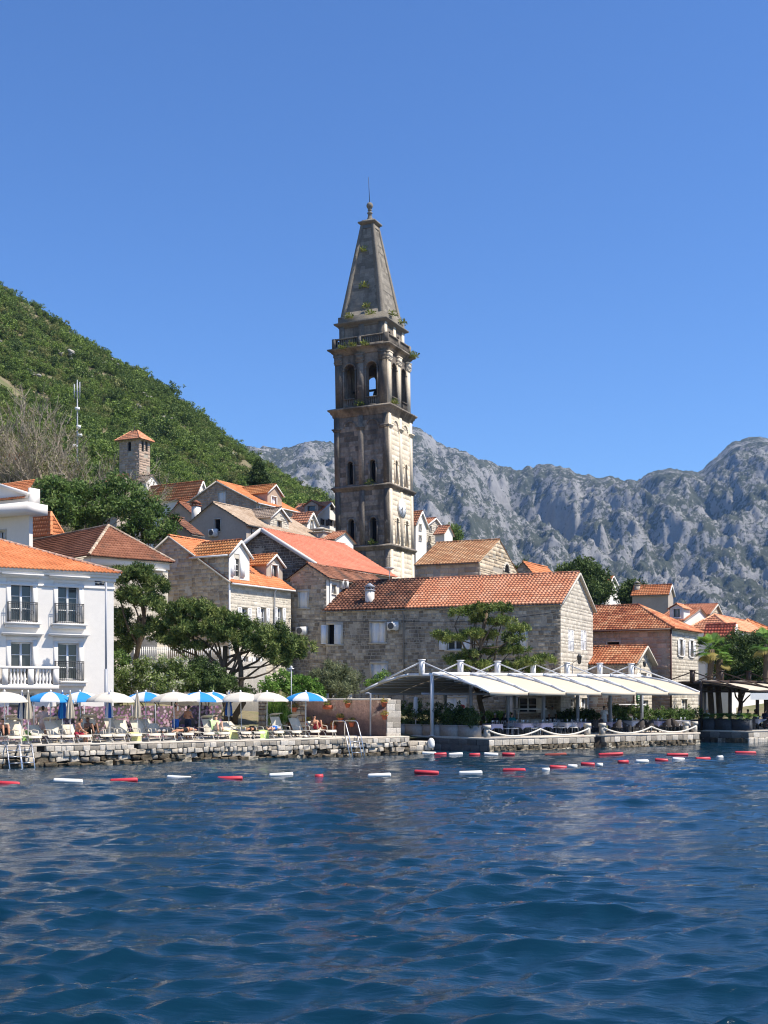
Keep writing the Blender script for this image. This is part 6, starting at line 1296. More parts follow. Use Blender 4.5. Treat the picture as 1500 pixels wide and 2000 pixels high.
def build_quays():
    rng = random.Random(12)
    sa, sb = shore_s(-35), shore_s(800); O = shore(sa); Lq = sb - sa
    r = thing('beach_quay', 'rough pale stone quay carrying the sun loungers', 'quay', (*O.xy, 0))
    mb = MB(); P = [shore(sa - 12, .3), shore(sb - .1, .3), shore(sb - .1, 9.5), shore(sa - 12, 9.5)]; mb.slab([p.xy for p in P], -1.2, .93); obj('core', mb, M_QCORE, r)
    mb = MB(); P = [shore(sa - 12, .02), shore(sb, .02), shore(sb, 9.6), shore(sa - 12, 9.6)]; mb.slab([p.xy for p in P], .93, 1.0); obj('paving', mb, M_DECK, r)
    holes = [(shore_s(p) - sa - .2, shore_s(p) - sa + .2) for p in (89, 267)]
    course(r, O, SHD, Lq, .68, .93, BLOCKS, .22, .5, .42, rng, .05, .03, holes)
    course(r, O, SHD, Lq, .43, .69, ROUGH, .2, .5, .48, rng, .18, .06, tilt=.04, gap=.03)
    course(r, O, SHD, Lq, .16, .44, ROUGH + WET, .2, .7, .55, rng, .22, .09, tilt=.08, gap=.05)
    course(r, O - INL * .10, SHD, Lq, -.12, .19, WET, .28, .7, .6, rng, .25, .12, tilt=.10, gap=.05)
    # lower ledge running on past the end wall
    sc, sd = shore_s(793), shore_s(846); O2 = shore(sb, .1); r2 = thing('low_stone_ledge', 'low rough stone ledge at the end of the bathing quay', 'ledge', (*O2.xy, 0))
    mb = MB(); P = [shore(sb + .02, .35), shore(sd, .35), shore(sd, 1.6), shore(sb + .02, 2.2)]; mb.slab([p.xy for p in P], -1.2, .60); obj('core', mb, M_QCORE, r2)
    course(r2, shore(sb, .05), SHD, sd - sb, .46, .70, BLOCKS, .45, .8, 1.2, rng, .05, .02); course(r2, shore(sb, .0), SHD, sd - sb, .16, .47, ROUGH, .3, .6, .6, rng, .15, .06, tilt=.05); course(r2, shore(sb, -.1), SHD, sd - sb, -.2, .17, WET, .3, .6, .6, rng, .2, .1, tilt=.08)
    # restaurant quay
    K0 = shore_px(955); DL = Vector((-.72, .69, 0)).normalized(); K1 = K0 + DL * 8.5; s0, s1, s2, s3 = shore_s(955), shore_s(1163), shore_s(1181), shore_s(1368)
    r = thing('restaurant_quay', 'straight quay of squared blocks below the roofed restaurant', 'quay', (*K0.xy, 0)); zt = .80
    mb = MB()
    for a, b, dd in ((s0 + .3, s1, .3), (s1, s2, 1.4), (s2, s3 - .1, .3)): P = [shore(a, dd), shore(b, dd), shore(b, 3), shore(a, 3)]; mb.slab([p.xy for p in P], -1.2, zt - .12)
    mb.slab([(K0 + DL * .3 + INL * .3).xy, (shore(s3 - .1, 2.9)).xy, shore(s3 - .1, 17).xy, (K1 + INL * 9).xy, (K1 + SHD * .3).xy], -1.2, zt - .125); obj('core', mb, M_QCORE, r)
    mb = MB(); mb.slab([K0.xy, shore(s1).xy, shore(s1, 1.2).xy, shore(s2, 1.2).xy, shore(s2).xy, shore(s3).xy, shore(s3, 17).xy, (K1 + INL * 9).xy, K1.xy], zt - .12, zt); obj('paving', mb, M_DECK, r)
    for a, b in ((s0, s1), (s2, s3)):
        course(r, shore(a), SHD, b - a, zt - .46, zt - .12, BLOCKS, .36, .62, .45, rng, .01, .01); course(r, shore(a, -.03), SHD, b - a, .02, zt - .45, WET, .25, .5, .5, rng, .18, .06, tilt=.06, gap=.04); course(r, shore(a, -.08), SHD, b - a, -.3, .08, WET, .3, .6, .5, rng, .2, .08, tilt=.08)
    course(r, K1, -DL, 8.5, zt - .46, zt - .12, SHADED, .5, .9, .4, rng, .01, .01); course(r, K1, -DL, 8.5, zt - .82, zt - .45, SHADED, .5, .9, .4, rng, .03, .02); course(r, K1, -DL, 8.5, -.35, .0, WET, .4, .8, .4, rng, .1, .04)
    # the next quay along
    K2 = shore_px(1462); s4 = shore_s(1462); K3 = K2 + DL * 4.2; r = thing('far_quay', 'dark quay section with planters beyond the restaurant', 'quay', (*K2.xy, 0))
    mb = MB(); mb.slab([(K2 + INL * .3).xy, shore(s4 + 16, .3).xy, shore(s4 + 16, 14).xy, (K3 + INL * 8).xy, K3.xy], -1.2, zt - .1); obj('core', mb, M_QCORE, r)
    mb = MB(); mb.slab([K2.xy, shore(s4 + 16).xy, shore(s4 + 16, 14).xy, (K3 + INL * 8).xy, K3.xy], zt - .1, zt + .02); obj('paving', mb, M_DECK, r)
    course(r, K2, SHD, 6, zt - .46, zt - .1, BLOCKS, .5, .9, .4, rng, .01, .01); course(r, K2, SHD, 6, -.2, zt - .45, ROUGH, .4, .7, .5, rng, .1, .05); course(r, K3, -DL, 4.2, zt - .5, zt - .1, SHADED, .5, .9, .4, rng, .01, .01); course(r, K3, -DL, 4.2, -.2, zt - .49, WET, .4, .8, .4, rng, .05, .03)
    return K0, DL, K2
K0, DL, K2 = build_quays()

# ------------------------------------------------------------------ pink end wall with its stone pier
M_PINK = mat('faded_pink_render', [L3(.30, .20, .175)], .95, .1, noise=[(.8, .2), (5, .2)], stain=(L3(.20, .155, .13), .9, .5, .2, .7), stain2=(L3(.42, .37, .32), 1.4, .62, .06, .7), bump=(10, .6, .04), world=True)
def end_wall():
    DW = Vector((-.86, .5, 0)).normalized(); C0 = shore(shore_s(764), .45); top = 2.98
    r = thing('end_wall', 'faded pink rendered wall hung with flower pots, ending in a pale stone pier', 'wall', (*C0.xy, .9)); N = Vector((DW.y, -DW.x, 0)) * -1
    N = Vector((-.5, -.86, 0)); f = Face(C0 + DW * 8.6, -DW, N, 8.6, .9, top); q = MB(); f.wall(q); q.slab([(C0).xy, (C0 + Vector((.22, .3, 0))).xy, (C0 + DW * 8.6 + Vector((.22, .3, 0))).xy, (C0 + DW * 8.6).xy], .9, top - .002); obj('rendered_face', q, M_PINK, r)
    q = MB(); a, b = C0 + DW * 8.6, C0 + SHD * .9; q.bar(C0 + DW * 8.6 + Vector((.1, .1, top + .04)), C0 + Vector((.1, .1, top + .04)), .5, .1); obj('coping', q, M_DECK, r)
    q = MB(); f2 = Face(C0 + DW * 8.6 + N * .01, -DW, N, 3.4, .9, top); f2.stones(q, h=.24, wmin=.2, wmax=.45, proud=.05); obj('bare_stonework', q, M_STONE, r, kind='stuff')
    fr = Face(C0 + Vector((0, -.02, 0)), SHD, -INL, .92, .55, top + .02); q = MB(); fr.wall(q); q.slab([(C0 + Vector((0, -.02, 0)) + SHD * .02).xy, (C0 + SHD * .92).xy, (C0 + SHD * .92 + INL * .8).xy, (C0 + INL * .8).xy], .5, top + .02); pier = obj('pier', q, M_MORTARW, r)
    rng = random.Random(3); z = .56
    while z < top - .1:
        hh = min(rng.uniform(.24, .40), top + .02 - z); s = 0; cut = rng.choice((.92, .4, .55, .62)) if rng.random() < .85 else .92
        for a, b in ((0, cut), (cut, .92)):
            if b - a > .05: c = C0 + SHD * ((a + b) / 2) + INL * .02; o = put_stone(pier, rng.choice(BLOCKS), (0, 0, 0), b - a - .012, .14, hh - .012, ANG); o.location = Vector((c.x, c.y, z + hh / 2)) - r.location
        z += hh
    # shower pipe
    s = f.at(728, 1400)[0]; q = MB(); q.tube([f.P(s, .95, .25), f.P(s, top + .35, .25), f.P(s - .1, top + .4, .35), f.P(s - .25, top + .36, .4)], .045, 8); obj('shower_pipe', q, M_GREYMETAL, r)
    return f
EW = end_wall()
M_TERRA = mat('terracotta_pot', [L3(.42, .11, .05)], .8, .3, noise=(6, .15)); F_POT = leafmat('pot_plant_leaves', [L3(.09, .12, .02), L3(.22, .22, .04), L3(.40, .32, .06), L3(.35, .12, .06)])
for i, (px, py, lb) in enumerate(((578, 1386, 'leftmost terracotta pot hanging on the bare stonework'), (643, 1381, 'long terracotta trough pot high on the pink wall'), (682, 1378, 'terracotta pot of yellow plants under the coping, middle of the wall'), (668, 1406, 'terracotta pot halfway up the pink wall above the ladder rail'),
                                  (690, 1415, 'terracotta pot low beside the arched ladder rails'), (753, 1376, 'upper pot of trailing plants next to the stone pier'), (754, 1401, 'lower pot of trailing plants next to the stone pier'), (636, 1424, 'low terracotta pot nearest the last lounger'), (655, 1421, 'low terracotta pot behind the ladder rail'), (604, 1412, 'pot of dry plants on the bare stonework, low down'))):
    s, z = EW.at(px, py); r = thing('flower_pot', lb, 'flower pot', EW.P(s, z - .1, .16), 'flower pots on the pink wall'); q = MB(); c = EW.P(s, z - .12, .16)
    if i == 1: q.box(c, .52, .2, .22, (EW.S, EW.N), taper=1.08)
    else: q.lathe(c, [(.10, 0), (.15, .18), (.18, .2), (.18, .25), (.15, .25), (.14, .2)], 12)
    q.bar(EW.P(s, z, 0), EW.P(s, z, .12), .03); obj('pot', q, M_TERRA, r); q = MB(); leaves(q, [tuple(c + Vector((0, 0, .33)))], (.24, .24, .17), 110, .12, .35, np.random.default_rng(i), .5, .4); obj('plant', q, F_POT, r, kind='stuff')

# ------------------------------------------------------------------ printed floral screen
def floral_mat():
    m = bpy.data.materials.new('floral_print'); m.use_nodes = True; nt = m.node_tree; b = nt.nodes['Principled BSDF']; ln = nt.links.new; b.inputs['Roughness'].default_value = .8; b.inputs['Specular IOR Level'].default_value = .2
    tc = nd(nt, 'ShaderNodeTexCoord')
    def noi(s): n = nd(nt, 'ShaderNodeTexNoise'); n.inputs['Scale'].default_value = s; n.inputs['Detail'].default_value = 4; ln(tc.outputs['Object'], n.inputs['Vector']); return n.outputs['Fac']
    bgc = nd(nt, 'ShaderNodeValToRGB'); e = bgc.color_ramp.elements; e[0].position = .35; e[0].color = L3(.05, .035, .045); e[1].position = .65; e[1].color = L3(.17, .12, .13); x = e.new(.5); x.color = L3(.09, .085, .06); ln(noi(1.1), bgc.inputs[0])
    v = nd(nt, 'ShaderNodeTexVoronoi'); v.inputs['Scale'].default_value = 6; ln(tc.outputs['Object'], v.inputs['Vector'])
    pet = nd(nt, 'ShaderNodeMapRange'); pet.inputs[1].default_value = .55; pet.inputs[2].default_value = .38; ln(v.outputs['Distance'], pet.inputs[0])
    clu = nd(nt, 'ShaderNodeMapRange', interpolation_type='SMOOTHSTEP'); clu.inputs[1].default_value = .33; clu.inputs[2].default_value = .46; ln(noi(.8), clu.inputs[0])
    mu = nd(nt, 'ShaderNodeMath', operation='MULTIPLY'); ln(pet.outputs[0], mu.inputs[0]); ln(clu.outputs[0], mu.inputs[1])
    fc = nd(nt, 'ShaderNodeValToRGB'); e = fc.color_ramp.elements; e[0].color = L3(.20, .10, .22); e[1].color = L3(.52, .40, .45); x = e.new(.5); x.color = L3(.38, .20, .26); sp = nd(nt, 'ShaderNodeSeparateXYZ'); ln(v.outputs['Color'], sp.inputs[0]); ln(sp.outputs[0], fc.inputs[0])
    mx = nd(nt, 'ShaderNodeMixRGB'); ln(mu.outputs[0], mx.inputs[0]); ln(bgc.outputs[0], mx.inputs[1]); ln(fc.outputs[0], mx.inputs[2]); ln(mx.outputs[0], b.inputs['Base Color']); return m
M_FLORAL = floral_mat()
def screen():
    sa, sb = shore_s(-30), shore_s(520); d = 5.0; n = 11; st = (sb - sa) / n; c = shore(sa, d)
    r = thing('floral_screen', 'long fabric screen printed with pink and purple flowers behind the loungers', 'screen', (*c.xy, 1.0)); rng = random.Random(5)
    for i in range(n):
        a, b = shore(sa + i * st + .03, d), shore(sa + (i + 1) * st - .03, d); q = MB(); m = 6; V = []
        for k in range(m + 1):
            p = a.lerp(b, k / m); o = INL * (.03 * math.sin(k * 1.3 + i)); V += [p + o + Vector((0, 0, 1.05)), p + o + Vector((0, 0, 2.72 - .05 * math.sin(math.pi * k / m)))]
        q.add(V, [(2 * k, 2 * k + 2, 2 * k + 3, 2 * k + 1) for k in range(m)]); V2 = [Vector(v) + INL * .01 for v in V]; q.add(V2, [(2 * k, 2 * k + 1, 2 * k + 3, 2 * k + 2) for k in range(m)]); obj('panel', q, M_FLORAL, r)
        q = MB(); q.tube([shore(sa + i * st, d) + Vector((0, 0, 1.0)), shore(sa + i * st, d) + Vector((0, 0, 2.78))], .025, 6); obj('post', q, M_GREYMETAL, r)
screen()

# ------------------------------------------------------------------ white terrace wall with picket railing, lamps, railing, parasol behind the pine
def terrace():
    a, b = W(262, 1356, 79), W(520, 1356, 80.5); a.z = b.z = 0; D = (b - a); L = D.length; D.normalize(); N = Vector((D.y, -D.x, 0)); f = Face(a, D, N, L, 1.0, zat(1291, 79))
    r = thing('terrace_wall', 'white garden terrace wall topped with pickets behind the pines', 'wall', (*a.xy, 1.0)); q = MB(); f.wall(q); q.slab([a.xy, b.xy, (b - N * 4).xy, (a - N * 4).xy], 1.0, f.z1 - .02); obj('wall', q, M_WHITE, r)
    q = MB(); z = f.z1; q.bar(f.P(0, z + .12, -.1), f.P(L * .66, z + .12, -.1), .05, .06); q.bar(f.P(0, z + .75, -.1), f.P(L * .66, z + .75, -.1), .05, .06); rl = obj('rail', q, M_FRAME, r)
    n = 44
    for i in range(n): q = MB(); q.box(f.P(L * .66 * i / (n - 1), z, -.06), .06, .025, .92, (D, N)); obj('picket', q, M_FRAME, rl)
terrace()
q = MB(); c = W(322, 1356, 82); c.z = zat(1222, 82); pr = thing('garden_parasol', 'cream garden parasol half hidden by the pine boughs', 'umbrella', (c.x, c.y, c.z - 2)); q.tube([c - Vector((0, 0, 2)), c + Vector((0, 0, .5))], .03, 6); obj('pole', q, M_FRAME, pr); q = MB(); q.lathe(c, [(1.1, 0), (1.12, .02), (.6, .35), (.05, .55)], 8); obj('canopy', q, mat('cream_canvas', [L3(.70, .60, .36)], .8), pr)
def iron_railing():
    a, b = W(622, 1356, 72), W(712, 1356, 73.5); a.z = b.z = 1.6; r = thing('iron_railing', 'dark iron railing with spikes above the pink wall', 'railing', a); n = 34
    q = MB()
    for z in (.45, 2.0): q.bar(a + Vector((0, 0, z)), b + Vector((0, 0, z)), .04)
    rl = obj('rail', q, M_IRON, r)
    for i in range(n): q = MB(); p = a.lerp(b, i / (n - 1)); q.tube([p + Vector((0, 0, .3)), p + Vector((0, 0, 2.15))], [.018, .012], 4); obj('bar', q, M_IRON, r)
    for k, t in enumerate((.12, .3, .62)):
        q = MB(); p = a.lerp(b, t) - INL * .25; q.box(p + Vector((0, 0, 0)), .3, .3, 1.75); obj('stone_post', q, M_TRIM, r)
iron_railing()
def street_lamp():
    p = W(207, 1356, 63.5); p.z = 1.0; r = thing('street_lamp', 'tall grey lamp post with two flood lamps in front of the hotel', 'street lamp', p); zt = zat(1137, 63.5)
    q = MB(); q.tube([p, Vector((p.x, p.y, 4.6))], .085, 10); q.tube([Vector((p.x, p.y, 4.6)), Vector((p.x, p.y, zt))], .055, 10); q.lathe(p, [(.16, 0), (.16, .3), (.1, .4)], 10); obj('pole', q, M_GREYMETAL, r)
    q = MB(); q.bar(Vector((p.x + .05, p.y, zt)), Vector((p.x - .55, p.y - .15, zt + .03)), .06); obj('arm', q, M_IRON, r)
    for k in (.18, .42): q = MB(); c = Vector((p.x - k, p.y - .12, zt - .17)); q.box(c, .22, .3, .12, (Vector((1, .25, .0)).normalized(), Vector((-.25, 1, 0)).normalized())); o = obj('flood_lamp', q, M_IRON, r); q = MB(); q.box(c - Vector((0, .1, .012)), .18, .22, .015); obj('lens', q, M_GLASS, o)
    p = W(569, 1356, 68.5); p.z = 1.0; r = thing('garden_lamp', 'thin garden lamp post with small cross head between the bushes', 'street lamp', p); zt = zat(1306, 68.5)
    q = MB(); q.tube([p, Vector((p.x, p.y, zt))], .03, 8); obj('pole', q, M_GREYMETAL, r); q = MB(); q.bar(Vector((p.x - .15, p.y, zt)), Vector((p.x + .15, p.y, zt)), .08, .05); q.lathe(Vector((p.x, p.y, zt)), [(.05, 0), (.07, .1), (.03, .16)], 8); obj('lamp_head', q, M_WHITEMETAL, r)
street_lamp()

# ------------------------------------------------------------------ ladders into the sea
def ladder(px, label, wide, arched):
    s = shore_s(px); c = shore(s); r = thing('swim_ladder', label, 'ladder', (c.x, c.y, 1.0), 'steel ladders into the sea'); k = -INL
    for e in (-wide / 2, wide / 2):
        b = shore(s + e); q = MB(); Z = lambda z: Vector((0, 0, z))
        if arched: path = [b + INL * 1.3 + Z(1.0), b + INL * 1.3 + Z(1.75), b + INL * 1.2 + Z(1.88), b + INL * .2 + Z(1.88), b + INL * .02 + Z(1.78), b + k * .35 + Z(1.0), b + k * .85 + Z(-.5)]
        else: path = [b + INL * .7 + Z(1.0), b + INL * .1 + Z(1.04), b + k * .1 + Z(1.0), b + k * .75 + Z(-.6)]
        q.tube(path, .028, 7); obj('rail', q, M_METAL, r)
        if arched: q = MB(); q.tube([b + INL * 1.3 + Z(1.08), b + INL * .1 + Z(1.08), b + k * .05 + Z(1.0), b + k * .6 + Z(-.5)], .024, 6); obj('lower_rail', q, M_METAL, r)
    for i in range(5):
        t = .15 + .8 * i / 4; z = 1.0 - 1.4 * t; o = .1 + .6 * t + (.15 if arched else 0); q = MB(); q.bar(shore(s - wide / 2) + k * o + Vector((0, 0, z)), shore(s + wide / 2) + k * o + Vector((0, 0, z)), .07, .03); obj('rung', q, M_METAL, r)
ladder(24, 'steel ladder into the sea, the one nearest the picture edge', .55, False); ladder(49, 'steel ladder into the sea, second from the picture edge', .55, False); ladder(687, 'steel ladder with arched handrails below the pink wall', .75, True)

# ------------------------------------------------------------------ beach umbrellas
M_CANVAS = mat('offwhite_canvas', [L3(.66, .62, .54), L3(.72, .68, .60)], .85, .2, transl=.25, noise=(2, .05)); M_BLUEC = mat('blue_canvas', [L3(.03, .27, .64)], .8, .25, transl=.2, noise=(2, .06)); M_WHITEC = mat('white_canvas', [L3(.68, .70, .72)], .85, .2, transl=.25, noise=(2, .04))
M_NAVY = mat('navy_canvas', [L3(.02, .05, .16)], .85, .2); M_BEIGEC = mat('beige_canvas', [L3(.42, .37, .29), L3(.52, .47, .38)], .9, .2, noise=(4, .08)); M_BLUED = mat('deep_blue_canvas', [L3(.02, .10, .36)], .85, .2)
def umbrella_proto(cols, name):
    r = thing(name, 'x', 'umbrella'); R_, H = 1.16, 2.42; q = MB(); q.tube([(0, 0, 0), (0, 0, H + .04)], .022, 8); q.lathe((0, 0, 0), [(.16, 0), (.16, .06), (.05, .12)], 12); obj('pole', q, M_FRAME, r)
    q = MB(); q.lathe((0, 0, H), [(.05, 0), (.05, .05), (.02, .1)], 8)
    for k in range(8):
        a = 2 * math.pi * k / 8; d = Vector((math.cos(a), math.sin(a), 0)); q.tube([Vector((0, 0, H - .02)), d * R_ * .55 + Vector((0, 0, H - .12)), d * R_ * .99 + Vector((0, 0, H - .42))], .008, 4)
    can = obj('canopy', q, M_FRAME, r)
    for k in range(8):
        q = MB(); V = []; nr, na = 5, 4; n0 = 2 * math.pi / 8
        prof = [(.04, 0.0), (.30, -.045), (.55, -.12), (.8, -.245), (1.0, -.40), (1.005, -.50)]
        for rr, dz in prof:
            for j in range(na + 1):
                t = j / na; a = n0 * (k + t); sag = math.sin(math.pi * t); er = rr * R_ * (1 - .035 * sag * rr); ez = H + dz - .035 * sag * rr * (1 if rr < 1.003 else -.4)
                V.append((math.cos(a) * er, math.sin(a) * er, ez))
        q.add(V, [(i * (na + 1) + j, i * (na + 1) + j + 1, (i + 1) * (na + 1) + j + 1, (i + 1) * (na + 1) + j) for i in range(len(prof) - 1) for j in range(na)], random.random()); obj('gore', q, cols[k % len(cols)], can, smooth=False)
    return r
UW = umbrella_proto([M_CANVAS], 'beach_umbrella'); UB = umbrella_proto([M_BLUEC, M_WHITEC], 'striped_beach_umbrella')
def closed_proto(cols, name):
    r = thing(name, 'x', 'umbrella'); q = MB(); q.tube([(0, 0, 0), (0, 0, 2.5)], .022, 8); q.lathe((0, 0, 0), [(.16, 0), (.16, .06), (.05, .12)], 12); obj('pole', q, M_FRAME, r)
    for k in range(8):
        q = MB(); V = []; na = 4; n0 = 2 * math.pi / 8
        for t, z in ((.10, 2.46), (.35, 2.2), (.7, 1.85), (1.0, 1.5), (1.05, 1.22), (.9, 1.16)):
            for j in range(na + 1):
                a = n0 * (k + j / na); rr = .20 * t * (1 - .45 * math.sin(math.pi * j / na)); V.append((math.cos(a) * rr, math.sin(a) * rr, z + .03 * math.sin(k * 2.1) * (z < 1.3)))
        q.add(V, [(i * (na + 1) + j, i * (na + 1) + j + 1, (i + 1) * (na + 1) + j + 1, (i + 1) * (na + 1) + j) for i in range(5) for j in range(na)]); obj('fold', q, cols[k % len(cols)], r)
    return r
CB = closed_proto([M_BEIGEC], 'closed_umbrella'); CN = closed_proto([M_NAVY, M_WHITEC], 'closed_umbrella'); CBL = closed_proto([M_BLUED, M_BLUEC], 'closed_umbrella'); CBW = closed_proto([M_BLUED, M_WHITEC], 'closed_umbrella')
def on_deck(px, d, z=1.0):
    k = (px - CX) / F_PX; O = Vector((0, SH0, 0)) + INL * d; t = (k * O.y - O.x) / (SHD.x - k * SHD.y); p = O + SHD * t; return Vector((p.x, p.y, z))
G = 'open beach umbrellas on the bathing quay'
for P_, px, d, sc_, lb in ((UW, 10, 1.9, 1, 'white open umbrella at the picture edge'), (UB, 97, 2.4, 1, 'blue and white open umbrella behind the closed navy one, first of its colours'), (UB, 158, 3.6, 1, 'blue and white umbrella just left of the lamp post'), (UW, 215, 2.0, 1, 'broad white open umbrella under the lamp post'),
                     (UB, 285, 3.2, 1, 'blue and white umbrella between two broad white ones'), (UW, 341, 1.7, 1, 'white open umbrella over the two standing bathers'), (UB, 388, 2.4, 1, 'blue and white umbrella just right of the standing bathers'), (UB, 415, 3.8, 1, 'blue umbrella half hidden behind another, before the pine trunk'),
                     (UW, 472, 2.6, 1, 'white open umbrella, left one of the overlapping pair'), (UW, 521, 1.9, 1, 'white open umbrella, right one of the overlapping pair'), (UB, 597, 1.8, 1, 'blue and white umbrella nearest the pink wall')):
    o = place(P_, on_deck(px, d), random.uniform(0, .7), lb, G); o.rotation_euler = (random.uniform(-.03, .03), random.uniform(-.03, .03), o.rotation_euler[2])
G = 'closed beach umbrellas on the bathing quay'
for P_, px, d, lb in ((CN, 43, 1.5, 'closed navy and white umbrella beside the first ladder'), (CB, 55, 1.2, 'closed beige umbrella next to the navy one by the first ladder'), (CBL, 122, 2.2, 'closed bright blue umbrella beside a beige one'), (CB, 137, 1.3, 'closed beige umbrella right of the bright blue closed one'), (CBW, 213, 1.5, 'closed blue umbrella below the lamp post'), (CB, 268, 1.4, 'closed beige umbrella standing alone mid row'), (CBW, 447, 3.0, 'closed blue and white umbrella near the end of the floral screen')):
    place(P_, on_deck(px, d), random.uniform(0, 1), lb, G)

# ------------------------------------------------------------------ sun loungers
M_SLING = mat('cream_sling', [L3(.62, .56, .44), L3(.70, .65, .54)], .85, .2, noise=(5, .06), transl=.12); M_LFRAME = mat('cream_frame', [L3(.66, .62, .54)], .45, .4)
def lounger_proto(back, hood):
    r = thing('sun_lounger', 'x', 'sun lounger'); hw = .31; zs = .40; bx = .35       # foot end at y = -1.2 (towards the sea), head at +0.7
    pf = [(-1.18, zs - .10), (-1.1, zs), (-.6, zs - .02), (-.1, zs - .03), (bx, zs)]; th = back; head = (bx + .78 * math.cos(th), zs + .78 * math.sin(th))
    def sheet(pts, w, t=.02):
        q = MB(); V = []
        for y, z in pts: V += [(-w, y, z), (w, y, z), (-w, y, z - t), (w, y, z - t)]
        q.add(V, [(4 * i, 4 * i + 1, 4 * i + 5, 4 * i + 4) for i in range(len(pts) - 1)] + [(4 * i + 2, 4 * i + 6, 4 * i + 7, 4 * i + 3) for i in range(len(pts) - 1)] + [(4 * i, 4 * i + 4, 4 * i + 6, 4 * i + 2) for i in range(len(pts) - 1)] + [(4 * i + 1, 4 * i + 3, 4 * i + 7, 4 * i + 5) for i in range(len(pts) - 1)] + [(0, 2, 3, 1)]); return q
    obj('seat', sheet(pf, hw - .01), M_SLING, r); obj('backrest', sheet([(bx + .02, zs + .01), head], hw - .01), M_SLING, r)
    for x in (-hw, hw):
        q = MB(); q.tube([(x, y, z) for y, z in pf] + [(x, bx + .05, zs)], .018, 6); q.tube([(x, bx, zs), (x, *head)], .018, 6); obj('side_rail', q, M_LFRAME, r)
        q = MB(); q.tube([(x, -1.15, .0), (x, -1.0, .25), (x, -.75, zs - .02)], .02, 6); obj('leg', q, M_LFRAME, r)
        q = MB(); q.tube([(x, .75, 0), (x, .55, .25), (x, .2, zs - .02)], .02, 6); obj('leg', q, M_LFRAME, r)
        q = MB(); q.tube([(x, -.25, zs), (x, -.2, zs + .2), (x, .25, zs + .24), (x, bx + .12, zs + .2)], .018, 6); obj('armrest', q, M_LFRAME, r)
    q = MB(); q.tube([(-hw, -1.15, .03), (hw, -1.15, .03)], .016, 6); q.tube([(-hw, .75, .03), (hw, .75, .03)], .016, 6); obj('stretcher', q, M_LFRAME, r)
    if hood:
        y, z = head; q = sheet([(y - .30, z + .20), (y - .05, z + .16), (y + .12, z + .08)], hw); obj('sun_hood', q, M_SLING, r); q = MB()
        for x in (-hw, hw): q.tube([(x, *head), (x, y - .05, z + .15)], .012, 5)
        obj('hood_bracket', q, M_LFRAME, r)
    return r
LP = [lounger_proto(.95, True), lounger_proto(.6, False), lounger_proto(1.15, True), lounger_proto(.12, False)]
ORD = ['first', 'second', 'third', 'fourth', 'fifth', 'sixth', 'seventh', 'eighth', 'ninth', 'tenth', 'eleventh', 'twelfth', 'thirteenth', 'fourteenth', 'fifteenth', 'sixteenth', 'seventeenth', 'eighteenth', 'nineteenth', 'twentieth']
FRONT = [(12, 1), (45, 0), (82, 1), (112, 0), (148, 1), (186, 2), (214, 3), (246, 0), (280, 0), (312, 1), (344, 3), (384, 3), (418, 0), (455, 1), (486, 3), (518, 3), (552, 2), (590, 0), (625, 1)]
for i, (px, k) in enumerate(FRONT): place(LP[k], on_deck(px, 1.62), ANG + random.uniform(-.12, .12) + .12, 'cream sun lounger, %s from the picture edge in the row along the quay edge' % ORD[i], 'front row of sun loungers')
for i, (px, k) in enumerate(((30, 2), (95, 2), (130, 0), (178, 2), (228, 2), (300, 0), (432, 2), (465, 1), (545, 2))): place(LP[k], on_deck(px, 3.5), ANG + random.uniform(-.15, .15) + .12, 'cream sun lounger, %s from the picture edge in the row before the screen' % ORD[i], 'back row of sun loungers')
# towels
def towel(px, d, col, lb, rz=0, z=1.44, drop=.45, w=.5, l=1.0):
    c = on_deck(px, d, z); r = MB(); D = SHD; V = []; n = 7
    for i in range(n + 1):
        t = i / n; y = -l * .5 + l * t; zz = .0 if t > .3 else -drop * ((.3 - t) / .3) ** 1.2
        for x in (-w / 2, 0, w / 2): V.append(c + D * (x + .03 * math.sin(i * 1.7)) + INL * (y if t > .3 else -l * .2 - .06 * (1 - t / .3)) + Vector((0, 0, zz + .015 * math.sin(x * 9 + i))))
    r.add(V, [(i * 3 + j, i * 3 + j + 1, i * 3 + j + 4, i * 3 + j + 3) for i in range(n) for j in range(2)]); V2 = [v - Vector((0, 0, .012)) for v in V]; r.add(V2, [(i * 3 + j, i * 3 + j + 3, i * 3 + j + 4, i * 3 + j + 1) for i in range(n) for j in range(2)])
    obj('beach_towel', r, mat('towel_' + lb.split()[0], [col], .95, .1, noise=(9, .15)), None, loc=c, label=lb, cat='towel', group='beach towels on loungers')
towel(48, 2.5, L3(.28, .48, .16), 'lime green towel over a lounger beside the closed navy umbrella', z=1.62, drop=.5); towel(452, 1.4, L3(.60, .62, .28), 'yellow towel on a lounger left of the lying sunbather'); towel(512, 1.2, L3(.42, .56, .20), 'green towel hanging off a lounger beside the lying sunbather', drop=.5); towel(418, 2.2, L3(.42, .58, .30), 'pale green towel draped on a raised backrest', z=1.95, drop=.7, l=.6); towel(262, 1.1, L3(.58, .56, .26), 'mustard towel hanging over a lounger end', drop=.4)

